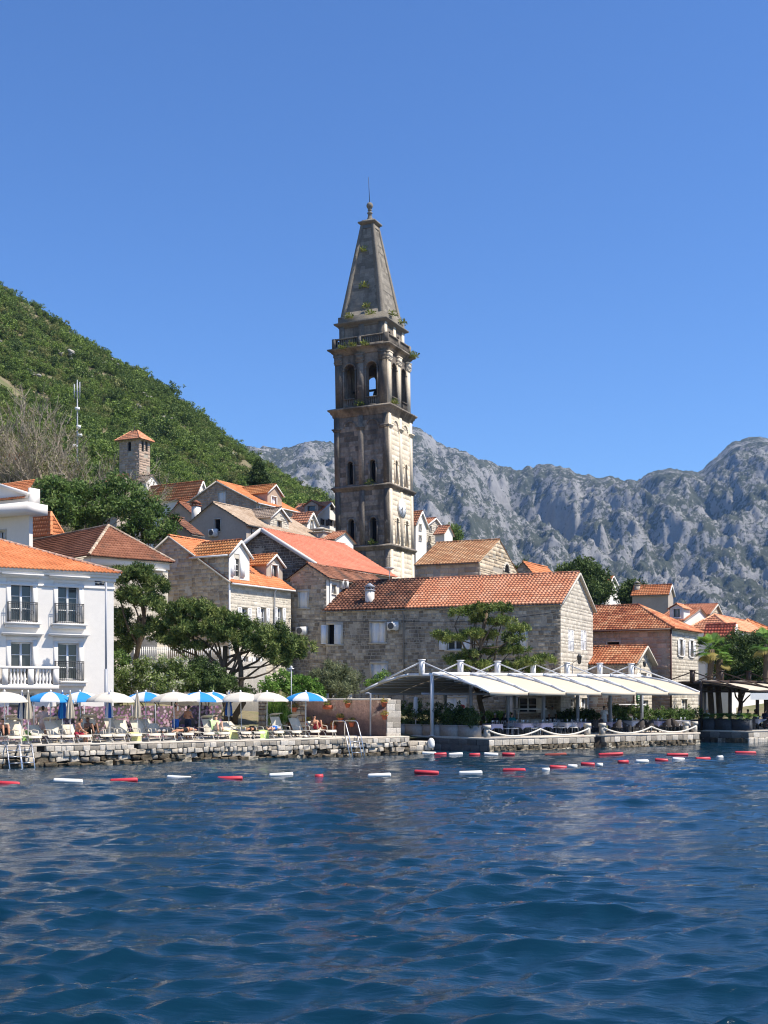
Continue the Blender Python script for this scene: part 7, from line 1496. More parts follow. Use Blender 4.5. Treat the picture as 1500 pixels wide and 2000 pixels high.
# ------------------------------------------------------------------ floats of the swimming line
M_RED = mat('red_float', [L3(.50, .035, .05)], .45, .4, noise=(4, .12)); M_WFL = mat('white_float', [L3(.74, .74, .70)], .45, .4, noise=(4, .06)); M_RUST = mat('faded_red_float', [L3(.30, .07, .05)], .6, .3, noise=(4, .2))
def float_proto(m, L=1.0, r=.09):
    q = MB(); n = 12; prof = [(-.5, .25), (-.49, .75), (-.45, 1), (0, 1.0), (.45, 1), (.49, .75), (.5, .25)]; V = []
    for x, k in prof:
        for a in range(n): t = 6.2832 * a / n; V.append((x * L, math.cos(t) * r * k, math.sin(t) * r * k))
    q.add(V, [(i * n + a, i * n + (a + 1) % n, (i + 1) * n + (a + 1) % n, (i + 1) * n + a) for i in range(len(prof) - 1) for a in range(n)] + [tuple(range(n - 1, -1, -1)), tuple(range((len(prof) - 1) * n, len(prof) * n))]); me = q.mesh('float', smooth=True); me.materials.append(m); return me
FM = {'r': float_proto(M_RED), 'w': float_proto(M_WFL), 'b': float_proto(M_RUST)}
cnt = {}
for row, lst in (('near', [(12, 1533, 'r', 1), (133, 1528, 'w', 1.1), (242, 1527, 'r', 1.05), (350, 1522, 'w', 1), (449, 1523, 'r', 1), (549, 1516, 'w', 1), (623, 1519, 'r', .35), (741, 1517, 'w', .95), (833, 1511, 'r', 1.05), (919, 1512, 'w', 1.0), (1004, 1507, 'r', 1.0), (1066, 1506, 'w', .35), (1090, 1501, 'r', .8), (1118, 1499, 'w', .45), (1148, 1495, 'r', .65), (1171, 1496, 'w', .3), (1217, 1490, 'r', .55), (1254, 1489, 'w', .65), (1292, 1487, 'r', .65), (1325, 1485, 'w', .65), (1373, 1484, 'r', .8), (1406, 1481, 'w', .35), (1456, 1472, 'r', 1.2)]),
                 ('far', [(838, 1473, 'w', .8), (860, 1475, 'r', .7), (890, 1475, 'w', .8), (927, 1476, 'r', .6), (959, 1475, 'w', .8), (993, 1475, 'r', .7), (1085, 1476, 'b', 1.2), (1193, 1475, 'r', 1.4), (1323, 1476, 'r', 1.2)])):
    for px, py, c, L in lst:
        Z = EYE * F_PX / (py - HY); p = Vector(((px - CX) * Z / F_PX, Z, .05)); nm = {'r': 'red', 'w': 'white', 'b': 'faded red'}[c]; cnt[(row, c)] = cnt.get((row, c), 0) + 1
        o = bpy.data.objects.new('float', FM[c]); COL.objects.link(o); o.location = p; o.scale = (L * .98, 1, 1); o.rotation_euler = (0, random.uniform(-.06, .06), random.uniform(-.15, .25))
        tag(o, '%s float in the %s line of floats, %s %s one from the left' % (nm, 'nearer' if row == 'near' else 'farther', ORD[cnt[(row, c)] - 1], nm), 'float', '%s line of swimming floats' % row)
q = MB(); p = shore(shore_s(840), -.1); q.lathe((p.x, p.y, .3), [(.08, 0), (.17, .06), (.2, .2), (.18, .42), (.1, .55), (.03, .58)], 14); obj('fender', q, M_WFL, None, smooth=True, loc=(p.x, p.y, .3), label='white rubber fender at the tip of the low stone ledge', cat='fender')
# ------------------------------------------------------------------ promenade behind the quays
mb = MB(); mb.slab([shore(-60, 3.5).xy, shore(shore_s(955) - 7, 3.5).xy, shore(shore_s(955) - 7, 9).xy, shore(90, 9).xy, shore(90, 24).xy, shore(-60, 14).xy], .2, .79)
obj('promenade', mb, mat('promenade_paving', [L3(.34, .31, .27)], .9, .2, noise=[(.7, .15), (7, .15)], world=True), None, kind='structure', label='pale paved promenade along the waterfront')

# ------------------------------------------------------------------ restaurant awnings
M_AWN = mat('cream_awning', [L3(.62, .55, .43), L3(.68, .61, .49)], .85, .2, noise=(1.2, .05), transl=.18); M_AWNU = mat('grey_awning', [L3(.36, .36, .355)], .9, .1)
M_WOODD = mat('dark_brown_metal', [L3(.055, .035, .025)], .5, .4)
def awning(label, K, n, bay, depth, ze, zt, zk, fm, name='restaurant_awning', fz=.8, lowered=0, post_off=.42):
    """frames across from the water's edge (L = 0) inland; a flat top between two sloping sides"""
    r = thing(name, label, 'awning', (*K.xy, fz)); U_ = Vector((0, 0, 1)); D = DL; mid = depth * .5
    prof = [(0, ze), (depth * .10, ze + (zt - ze) * .36), (depth * .22, ze + (zt - ze) * .68), (depth * .34, ze + (zt - ze) * .90), (depth * .41, zt), (depth * .60, zt), (depth * .70, zt - (zt - ze) * .16), (depth * .85, ze + (zt - ze) * .5), (depth, ze)]
    def P(i, L, z): return K + SHD * (bay * i) + D * L + U_ * z
    for i in range(n + 1):
        q = MB()
        for a, b in zip(prof, prof[1:]): q.bar(P(i, *a) + U_ * .06, P(i, *b) + U_ * .06, .10, .12)
        q.bar(P(i, depth * .41, zt + .02), P(i, depth * .60, zt + .02), .12, .16); fr = obj('frame', q, fm, r)
        q = MB(); q.box(P(i, mid, zt), .26, .26, zk - zt, (SHD, INL)); q.box(P(i, mid, zk), .34, .34, .06, (SHD, INL)); obj('king_post', q, fm, fr)
        q = MB(); q.bar(P(i, mid, zk - .08), P(i, depth * .06, ze + (zt - ze) * .30), .07, .07); obj('brace', q, fm, fr)
        q = MB(); q.bar(P(i, mid, zk - .08), P(i, depth * .93, ze + (zt - ze) * .34), .07, .07); obj('brace', q, fm, fr)
        q = MB(); q.box(P(i, depth * post_off, fz), .17, .17, zt - fz, (SHD, INL)); q.box(P(i, depth * post_off, fz), .3, .3, .03, (SHD, INL)); obj('post', q, fm if fm is M_WOODD else (M_WHITEMETAL if i == 0 else M_GREYMETAL), r)
        if i and i % 2 == 0: q = MB(); q.box(P(i, depth * .92, fz), .17, .17, ze - fz, (SHD, INL)); obj('post', q, M_GREYMETAL, r)
    for i in range(n):
        q = MB(); V = []; m = 3
        fine = []
        for a, b in zip(prof, prof[1:]): fine += [tuple(a[k] + (b[k] - a[k]) * t for k in (0, 1)) for t in (0, .5)]
        fine.append(prof[-1])
        for L, z in fine:
            for j in range(m + 1): V.append(P(i + .02 + .96 * j / m, L, z - .03 * math.sin(math.pi * j / m) + (.012 if int(L / depth * 40) % 2 else 0)))
        c = m + 1; q.add(V, [(a * c + j, a * c + j + 1, (a + 1) * c + j + 1, (a + 1) * c + j) for a in range(len(fine) - 1) for j in range(m)], random.random())
        pn = obj('awning_panel', q, M_AWN, r)
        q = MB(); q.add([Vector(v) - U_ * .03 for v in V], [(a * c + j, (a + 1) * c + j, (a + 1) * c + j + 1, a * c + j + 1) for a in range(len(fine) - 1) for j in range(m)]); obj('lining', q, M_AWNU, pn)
        q = MB(); q.bar(P(i + .02, 0, ze - .05) - D * .03, P(i + .98, 0, ze - .05) - D * .03, .06, .20); obj('valance', q, M_AWN if fm is not M_WOODD else fm, pn)
        q = MB(); q.bar(P(i, depth * .415, zt + .09), P(i + 1, depth * .415, zt + .09), .14, .18); obj('gutter_beam', q, fm, r)
        if lowered and i in (0, 1, 2): q = MB(); q.add([P(i + .04, -.05, ze - .12), P(i + .96, -.05, ze - .12), P(i + .96, -.05, ze - .12 - (.5 if i == 0 else .3)), P(i + .04, -.05, ze - .12 - (.5 if i == 0 else .3))], [(0, 1, 2, 3)]); obj('drop_blind', q, M_WHITEC, pn)
    q = MB(); q.bar(P(0, depth * .5, ze - .05), P(n, depth * .5, ze - .05), .12, .14); q.bar(P(0, depth * .92, ze - .05), P(n, depth * .92, ze - .05), .12, .14); obj('beam', q, M_GREYMETAL if fm is not M_WOODD else fm, r)
    for k in range(1, 16):                            # fabric battens under the roof
        t = k / 16; L = depth * t; z = float(np.interp(L, [a for a, b in prof], [b for a, b in prof])) - .10; q = MB(); q.bar(P(0, L, z), P(n, L, z), .05, .06); obj('batten', q, M_GREYMETAL if fm is not M_WOODD else fm, r)
    return r
awning('long white framed restaurant awning with cream fabric and peaked braces', K0, 6, shore_s(1366) / 6 - K0.xy.length * 0 - shore_s(955) / 6, 10.4, 3.38, 4.45, 5.35, M_WHITEMETAL)
awning('dark brown framed awning of the neighbouring terrace', K2, 5, 3.0, 8.5, 3.55, 4.1, 4.95, M_WOODD, lowered=1)

# ------------------------------------------------------------------ planters and hedges
M_PLANTER = mat('pale_concrete', [L3(.33, .31, .28), L3(.40, .38, .345)], .9, .2, noise=[(1, .12), (9, .12)], bump=(16, .4, .02)); M_PLANTD = mat('dark_slate_panel', [L3(.06, .065, .075)], .7, .3, noise=[(1, .15), (9, .2)])
def planter(a, b, z, h, m, label, fm, ph, seed, cat='planter', wd=.55, kind='hedge', leaf=.13):
    a = Vector((a.x, a.y, z)); b = Vector((b.x, b.y, z)); D = (b - a); L = D.length; D.normalize(); N = Vector((-D.y, D.x, 0)); c = (a + b) / 2; rng = np.random.default_rng(seed)
    r = thing('planter', label, cat, c, 'planters along the restaurant quays'); q = MB(); q.box(c, L - .06, wd, h, (D, N)); q.box(c + Vector((0, 0, h)), L - .02, wd + .06, .05, (D, N)); obj('box', q, m, r)
    q = MB()
    if kind == 'hedge':
        n = int(L * 46); cc = np.stack([np.array(a) * (1 - t) + np.array(b) * t for t in rng.random(n)]); cc[:, :2] += rng.normal(0, wd * .3, (n, 2)); cc[:, 2] = z + h + rng.random(n) ** .8 * ph * (1 + .15 * rng.normal(size=n)); leaves(q, cc, .17, 42, leaf, .4, rng, .3, .3)
    obj('plant', q, fm, r, kind='stuff')
    if kind == 'cycad':
        for k in range(2):
            o = a.lerp(b, .27 + .46 * k) + Vector((0, 0, h + .15))
            for i in range(16):
                al = 6.283 * i / 16 + rng.uniform(0, .3); el = rng.uniform(.35, 1.0); q2 = MB(); pts = []; dirv = Vector((math.cos(al), math.sin(al), 0))
                for t in np.linspace(0, 1, 7): pts.append(o + dirv * (.95 * t * math.cos(el * .8)) + Vector((0, 0, .85 * t * math.sin(el) - .45 * t * t)))
                q2.tube(pts, .012, 4, cap=False)
                for j in range(1, 7):
                    for sg in (-1, 1):
                        for jj in (0, .5):
                            p = pts[j].lerp(pts[j - 1], jj); d = (pts[j] - pts[j - 1]).normalized(); sd = d.cross(Vector((0, 0, 1))).normalized() * sg; tip = p + sd * .2 + d * .12 + Vector((0, 0, .03)); q2.poly([p - d * .02, p + d * .02, tip], float(rng.random()))
                obj('frond', q2, F_FRESH if i % 3 else F_GREEN, r)
def along(Ks, Dv, s0, s1, off=0.0): N = Vector((-Dv.y, Dv.x, 0)); return Ks + Dv * s0 + N * off, Ks + Dv * s1 + N * off
K1_ = K0 + DL * 8.3; lbs = ['first from the stone pier', 'second from the stone pier', 'third from the stone pier', 'fourth from the stone pier', 'nearest the rope post']
for i in range(5):
    a, b = along(K1_, -DL, .15 + i * 1.42, 1.5 + i * 1.42, .45); planter(a, b, .8, .62, M_PLANTER, 'pale concrete planter with dark hedge, %s' % lbs[i], F_DARK if i not in (0,) else F_GREEN, 1.15 if i < 4 else .9, 50 + i)
K3_ = K2 + DL * 4.0
for i in range(3): a, b = along(K3_, -DL, .1 + i * 1.3, 1.36 + i * 1.3, .4); planter(a, b, .82, .75, M_PLANTD, 'dark slate planter with palm-like fronds, %s' % ['left one of three', 'middle one of three', 'right one of three'][i], F_GREEN, .3, 60 + i, kind='cycad')
for i, (p0, p1, d, fm, ph, lb) in enumerate(((955, 1000, 5.2, F_FRESH, .6, 'long trough of bright green plants inside the awning'), (1085, 1128, 6.8, F_DARK, .5, 'low trough of dark plants by the house doors'), (1108, 1165, 5.0, F_DARK, .75, 'long dark clipped hedge trough behind the set tables'), (1192, 1262, 4.6, F_GREEN, .9, 'leafy green hedge trough behind the wicker chairs'), (1268, 1318, 4.6, F_GREEN, .75, 'green hedge trough with pale blooms near the awning end'), (870, 925, 7.4, F_FRESH, .7, 'bright leafy trough at the back of the awning'), (1322, 1362, 3.6, F_GREEN, .7, 'green bush trough at the corner before the dark awning'))):
    planter(on_deck(p0, d, .8), on_deck(p1, d, .8), .8, .7, M_PLANTD, lb, fm, ph, 70 + i)

# ------------------------------------------------------------------ rope barrier
M_ROPE = mat('white_rope', [L3(.66, .63, .56)], .9, .1, noise=(20, .15), bump=(40, .6, .02))
def rope_post(px, lb, z=.8):
    p = on_deck(px, .35, z); r = thing('stone_post', lb, 'post', p, 'stone posts of the rope barrier'); q = MB(); q.box(p, .28, .28, .52, (SHD, INL), taper=.94); obj('shaft', q, M_TRIM, r); q = MB(); q.box(p + Vector((0, 0, .52)), .36, .36, .2, (SHD, INL), taper=.92); obj('cap', q, M_TRIM, r); return p
PO = {px: rope_post(px, lb) for px, lb in ((951, 'pale stone post at the corner of the restaurant quay'), (1147, 'pale stone post left of the dark slot in the quay'), (1176, 'pale stone post right of the dark slot in the quay'), (1339, 'low stone post next to the last one'), (1356, 'pale stone post at the end of the second rope'))}
for a, b, lb in ((951, 1147, 'thick white rope hanging along the first stretch of restaurant quay'), (1176, 1356, 'thick white rope hanging along the second stretch of restaurant quay')):
    A_, B_ = PO[a] + Vector((0, 0, .42)) - INL * .16, PO[b] + Vector((0, 0, .42)) - INL * .16; M_ = (A_ + B_) / 2 + Vector((0, 0, .02)); r = thing('rope', lb, 'rope', (M_.x, M_.y, .8)); pts = []
    for p, q_ in ((A_, M_), (M_, B_)): pts += [p.lerp(q_, t) - Vector((0, 0, .38 * 4 * t * (1 - t))) for t in np.linspace(0, 1, 13)][(1 if pts else 0):]
    q = MB(); q.tube(pts, .05, 8); obj('strand', q, M_ROPE, r, smooth=True); q = MB(); q.tube([Vector((M_.x, M_.y, .8)), M_], .015, 5); obj('stake', q, M_METAL, r)

# ------------------------------------------------------------------ tables and chairs
M_CLOTH = mat('white_tablecloth', [L3(.66, .66, .72)], .8, .2, noise=(3, .04)); M_CLOTHB = mat('lavender_tablecloth', [L3(.35, .36, .52)], .8, .2, noise=(3, .04)); M_WICK = mat('dark_wicker', [L3(.045, .038, .034), L3(.06, .05, .045)], .8, .3, noise=(30, .3), bump=(60, .8, .01)); M_CUSH = mat('white_cushion', [L3(.66, .66, .64)], .9, .1)
def table_proto(m):
    r = thing('restaurant_table', 'x', 'table'); q = MB()
    for x in (-.32, .32):
        for y in (-.32, .32): q = MB(); q.box((x, y, 0), .05, .05, .70); obj('leg', q, M_IRON, r)
    q = MB(); q.box((0, 0, .70), .84, .84, .03); obj('top', q, M_IRON, r)
    q = MB(); n = 8; V = []; rim = []
    for s in range(4):
        for i in range(n):
            t = i / n * 2 - 1; a = s * math.pi / 2; x, y = (.435, t * .435); rim.append((x * math.cos(a) - y * math.sin(a), x * math.sin(a) + y * math.cos(a), abs(t)))
    N_ = len(rim); V = [(x, y, .742) for x, y, t in rim] + [(x * (1.02 + .02 * (k % 2)), y * (1.02 + .02 * (k % 2)), .742 - .22 - .16 * t ** 3) for k, (x, y, t) in enumerate(rim)]
    q.add(V, [tuple(range(N_))] + [(k, (k + 1) % N_, N_ + (k + 1) % N_, N_ + k) for k in range(N_)]); obj('tablecloth', q, m, r)
    for k, (x, y) in enumerate(((-.2, -.2), (.2, .2), (.22, -.15))): q = MB(); q.lathe((x, y, .744), [(.035, 0), (.006, .01), (.006, .09), (.035, .12), (.04, .18), (.036, .2)], 8); obj('glass', q, M_FRAME, r)
    return r
def wicker_proto():
    r = thing('wicker_armchair', 'x', 'chair'); q = MB(); q.box((0, 0, .36), .52, .5, .06); obj('seat', q, M_WICK, r); q = MB(); q.box((0, -.02, .42), .46, .44, .07, taper=.95); obj('cushion', q, M_CUSH, r)
    q = MB(); V = []; n = 12
    for i in range(n + 1):
        a = math.pi * (-.12 + 1.24 * i / n); x, y = math.cos(a) * .30, math.sin(a) * .28; top = .62 + .28 * math.sin(max(0, min(math.pi, a))) ** 1.5
        V += [(x, y, .36), (x, y, top), (x * .88, y * .88, .36), (x * .88, y * .88, top)]
    q.add(V, [f for i in range(n) for f in ((4 * i, 4 * i + 4, 4 * i + 5, 4 * i + 1), (4 * i + 2, 4 * i + 3, 4 * i + 7, 4 * i + 6), (4 * i + 1, 4 * i + 5, 4 * i + 7, 4 * i + 3))]); obj('backrest', q, M_WICK, r)
    for x in (-.22, .22):
        for y in (-.2, .2): q = MB(); q.tube([(x, y, .38), (x * 1.1, y * 1.1, 0)], .018, 5); obj('leg', q, M_IRON, r)
    return r
def metal_proto():
    r = thing('metal_chair', 'x', 'chair'); q = MB(); q.box((0, 0, .43), .44, .42, .05); obj('cushion', q, M_CUSH, r)
    q = MB(); q.tube([(-.2, .2, .43), (-.2, .24, .92), (.2, .24, .92), (.2, .2, .43)], .016, 6); q.tube([(-.2, .22, .6), (.2, .22, .6)], .012, 5)
    for cx_, cz in ((-.1, .76), (.1, .76)): q.tube([(cx_ + .09 * math.cos(t * .5236), .235, cz + .09 * math.sin(t * .5236) * 1.5) for t in range(13)], .011, 5)
    obj('backrest', q, M_GREYMETAL, r)
    for x in (-.2, .2):
        for y in (-.18, .2): q = MB(); q.tube([(x, y, .44), (x * 1.08, y * 1.1, 0)], .014, 5); obj('leg', q, M_GREYMETAL, r)
    return r
TW, TB, WK, MC = table_proto(M_CLOTH), table_proto(M_CLOTHB), wicker_proto(), metal_proto()
TABLES = [(962, 1.7, TB), (1010, 2.9, TW), (1022, 1.7, TB), (1060, 1.6, TB), (1075, 3.2, TW), (1108, 1.7, TW), (1128, 2.9, TB), (1135, 1.5, TB), (1196, 1.6, TB), (1235, 2.6, TW), (1285, 1.7, TB), (1330, 2.4, TW), (1480, 2.2, TW), (1510, 3.4, TW)]
for i, (px, d, m) in enumerate(TABLES): place(m, on_deck(px, d, .8), ANG + random.uniform(-.05, .05), '%s clothed restaurant table, %s from the corner post towards the far end' % ('lavender' if m is TB else 'white', ORD[i]), 'restaurant tables under the awnings')
ch = 0; wk = 0
for px, d, rz in ((975, 2.4, 0), (990, 1.8, .2), (1002, 2.2, 3.1), (1003, 1.5, 0), (1034, 2.4, .1), (1042, 1.4, 2.8), (1047, 2.9, 0), (1078, 1.9, .1), (1090, 2.5, 3.2), (1095, 1.4, .2), (1120, 1.2, 2.9), (1090, 3.8, 0)):
    place(MC, on_deck(px, d, .8), ANG + rz, 'grey metal chair with ringed back, %s from the corner post' % ORD[ch], 'metal chairs of the restaurant'); ch += 1
for px, d, rz in ((1160, 2.3, 3.1), (1170, 3.3, 3.0), (1205, 1.0, 3.2), (1216, 2.4, 1.5), (1250, 1.1, 3.1), (1262, 2.3, 1.4), (1268, 1.2, 3.3), (1302, 1.0, 3.1), (1318, 1.6, 1.6), (1305, 2.8, 3.2), (1467, 1.6, 3.1), (1472, 3.0, 3.0), (1497, 1.5, 3.3)):
    place(WK, on_deck(px, d, .8), ANG + rz, 'dark wicker armchair with white cushion, %s from the dark slot in the quay' % ORD[wk], 'wicker armchairs of the restaurant'); wk += 1
# closed white umbrella, menu stand, serving counter, red lantern flower
r = thing('folded_parasol', 'folded white parasol standing among the hedges beside the stone pier', 'umbrella', on_deck(812, 6.0, .8)); c = r.location; q = MB(); q.tube([c, c + Vector((0, 0, 2.3))], .03, 6); obj('pole', q, M_FRAME, r); q = MB(); q.lathe(c + Vector((0, 0, 1.0)), [(.1, 0), (.2, .08), (.17, .5), (.15, 1.0), (.12, 1.3), (.02, 1.35)], 9); obj('canopy', q, M_WHITEC, r)
r = thing('serving_counter', 'white covered buffet counter inside the awning', 'counter', on_deck(1035, 6.0, .8)); c = r.location; q = MB(); q.box(c, 2.2, .7, .9, (SHD, INL)); obj('cabinet', q, M_GREYPL, r); q = MB(); q.box(c + Vector((0, 0, 1.5)), 2.4, .8, .08, (SHD, INL), taper=.9)
for k in (-1, 1): q.bar(c + SHD * k + Vector((0, 0, .9)), c + SHD * k + Vector((0, 0, 1.5)), .05)
obj('hood', q, M_WHITEMETAL, r)
r = thing('awning_cart', 'small white topped service cart behind the dark clipped hedge', 'cart', on_deck(1230, 6.0, .8)); c = r.location; q = MB(); q.box(c, 1.6, .7, 1.0, (SHD, INL)); obj('cabinet', q, M_PLANTD, r); q = MB(); q.box(c + Vector((0, 0, 1.75)), 2.3, 1.0, .06, (SHD, INL), taper=.94); obj('roof', q, M_WHITEMETAL, r); q = MB()
for i in (-1, 1):
    for j in (-1, 1): q = MB(); p = c + SHD * (i * .75) + INL * (j * .3); q.bar(p + Vector((0, 0, 1.0)), p + Vector((0, 0, 1.76)), .04); obj('post', q, M_METAL, r)
o = on_deck(903, 3.6, 2.55); q = MB(); q.lathe(o, [(.02, -.12), (.12, -.08), (.17, 0), (.12, .1), (.02, .13)], 12); obj('red_lantern', q, M_RED, None, smooth=True, loc=o, label='round red lantern ball above the dark hedge', cat='lantern')

# ------------------------------------------------------------------ palms by the far awning
def fan_palm(px, Z, top_py, label, n=26, seed=1, R_=1.25):
    rng = np.random.default_rng(seed); x = (px - CX) * Z / F_PX; z0 = max(gz(x, Z), .79); zt = zat(top_py, Z); r = thing('fan_palm', label, 'palm', (x, Z, z0), 'fan palms by the waterfront'); q = MB()
    pts = [Vector((x + .06 * math.sin(k), Z, z0 + (zt - z0) * k / 8)) for k in range(9)]; q.tube(pts, [.26, .23, .22, .21, .2, .2, .21, .24, .22], 10); obj('trunk', q, M_BARK, r); o = pts[-1]
    for i in range(n):
        al = rng.uniform(0, 6.283); el = rng.uniform(-.9, 1.35); d = Vector((math.cos(al) * math.cos(el), math.sin(al) * math.cos(el), math.sin(el))); c = o + d * rng.uniform(.6, .95) * R_ * .75; q = MB(); q.tube([o, o.lerp(c, .5) + Vector((0, 0, .06)), c], .014, 4, cap=False)
        s = d.cross(Vector((0, 0, 1))).normalized(); up = s.cross(d).normalized(); m = 15; t = float(rng.random())
        for k in range(m):
            a = -1.25 + 2.5 * k / (m - 1); v = (d * math.cos(a) + s * math.sin(a)).normalized(); L = R_ * .62 * (1 - .12 * abs(a)); tip = c + v * L - Vector((0, 0, .22 * L)) + up * .05; w = s * math.cos(a) * .045 - d * math.sin(a) * .045
            q.add([c, c + v * L * .55 + w + up * .03, tip, c + v * L * .55 - w + up * .03], [(0, 1, 2, 3)], min(1, max(0, t + rng.normal(0, .12))))
        obj('frond', q, F_FRESH if el > -.35 else leafmat('dry_palm_leaves', [L3(.24, .20, .05), L3(.36, .30, .10)]), r)
fan_palm(1388, 90, 1268, 'bushy fan palm beside the pink stone house', 34, 4); fan_palm(1404, 90.5, 1288, 'smaller fan palm close behind the bushy one', 22, 6, 1.0); fan_palm(1497, 89.5, 1258, 'fan palm cut by the picture edge', 26, 5)

# ------------------------------------------------------------------ cables and mast
q = MB(); LU = LONG.U
def sag(a, b, s, n=14): return [a.lerp(b, t) - Vector((0, 0, s * 4 * t * (1 - t))) for t in np.linspace(0, 1, n)]
pa, pb_, pc = LU.P(-3.2, zat(1207, 92), .5), LU.P(LU.at(789, 1212)[0], zat(1212, 88), .35), LU.P(LU.w - .3, zat(1196, 84.2), .3)
q.tube(sag(pa, pb_, .12)[:-1] + sag(pb_, pc, .3), .018, 4); obj('overhead_cable', q, M_IRON, None, loc=pa, label='thin dark cable slung along the long stone house wall', cat='cable')
p = LU.P(-2.9, 0, .6); r = thing('cable_bracket', 'rusty utility pole with cross arm at the corner of the narrow house', 'pole', (p.x, p.y, 1.0)); q = MB(); q.tube([Vector((p.x, p.y, 1.0)), Vector((p.x, p.y, zat(1200, p.y)))], .07, 7); obj('post', q, M_BARK, r); q = MB(); z = zat(1208, p.y); q.bar(Vector((p.x - .75, p.y, z)), Vector((p.x + .3, p.y, z)), .07); obj('arm', q, M_IRON, r)
k = (151 - CX) / F_PX; Z = 205.0; x = k * Z; z0 = gz(x, Z); zt = zat(742, Z); r = thing('antenna_mast', 'thin steel antenna mast with white panels on the green slope', 'mast', (x, Z, z0))
q = MB(); q.tube([(x, Z, z0), (x, Z, zt)], [.16, .09], 8); obj('pole', q, M_GREYMETAL, r)
for dx in (-.55, .05, .6): q = MB(); q.box((x + dx * .8, Z - .3, zt - 3.2), .16, .12, 2.6 + dx * .3); obj('antenna_panel', q, M_GREYMETAL, r); q = MB(); q.bar((x, Z, zt - 2), (x + dx, Z - .3, zt - 2), .08); obj('bracket', q, M_GREYMETAL, r)
for dz, dx in ((5.2, .1), (8.2, .3), (9.6, .5), (11.4, -.3)): q = MB(); q.lathe((x + dx, Z - .4, zt - dz), [(.05, 0), (.4, .1), (.42, .5), (.05, .6)], 10); obj('dish', q, M_WHITEMETAL, r)
# ------------------------------------------------------------------ people: each body one continuous skin grown over a posed skeleton
SKIN = [mat('skin_tan', [L3(.40, .20, .12)], .55, .35, noise=(6, .06)), mat('skin_light', [L3(.52, .31, .22)], .55, .35, noise=(6, .06)), mat('skin_dark', [L3(.22, .11, .065)], .55, .35, noise=(6, .06))]
HAIR = mat('dark_hair', [L3(.018, .013, .010)], .6, .4, noise=(20, .3))
def cloth(nm, c): return mat('cloth_' + nm, [L3(*c)], .9, .15, noise=(8, .1), bump=(12, .5, .02))
def blobs_to_mesh(name, segs, voxel, m, smooth=4):
    """segs: (a, b, ra, rb) tapered limbs; joined and re-skinned into one surface"""
    mb = MB()
    for a, b, ra, rb in segs:
        a, b = Vector(a), Vector(b); d = b - a; L = max(d.length, 1e-4); pts = []; rs = []
        dn = d / L
        for k in range(5): t = math.pi / 2 * k / 4; pts.append(a - dn * (ra * math.cos(t))); rs.append(max(ra * math.sin(t), .001))
        for k in range(5): t = math.pi / 2 * k / 4; pts.append(b + dn * (rb * math.sin(t))); rs.append(max(rb * math.cos(t), .001))
        mb.tube(pts, rs, 12)
    me = mb.mesh(name); o = bpy.data.objects.new('tmp', me); COL.objects.link(o)
    md = o.modifiers.new('r', 'REMESH'); md.mode = 'VOXEL'; md.voxel_size = voxel; md.use_smooth_shade = True
    s = o.modifiers.new('s', 'SMOOTH'); s.iterations = smooth; s.factor = .5
    dg = bpy.context.evaluated_depsgraph_get(); out = bpy.data.meshes.new_from_object(o.evaluated_get(dg)); out.name = name
    bpy.data.objects.remove(o); out.materials.clear(); out.materials.append(m)
    a = out.attributes.get('tint')
    if a: out.attributes.remove(a)
    return out
POSES = {}
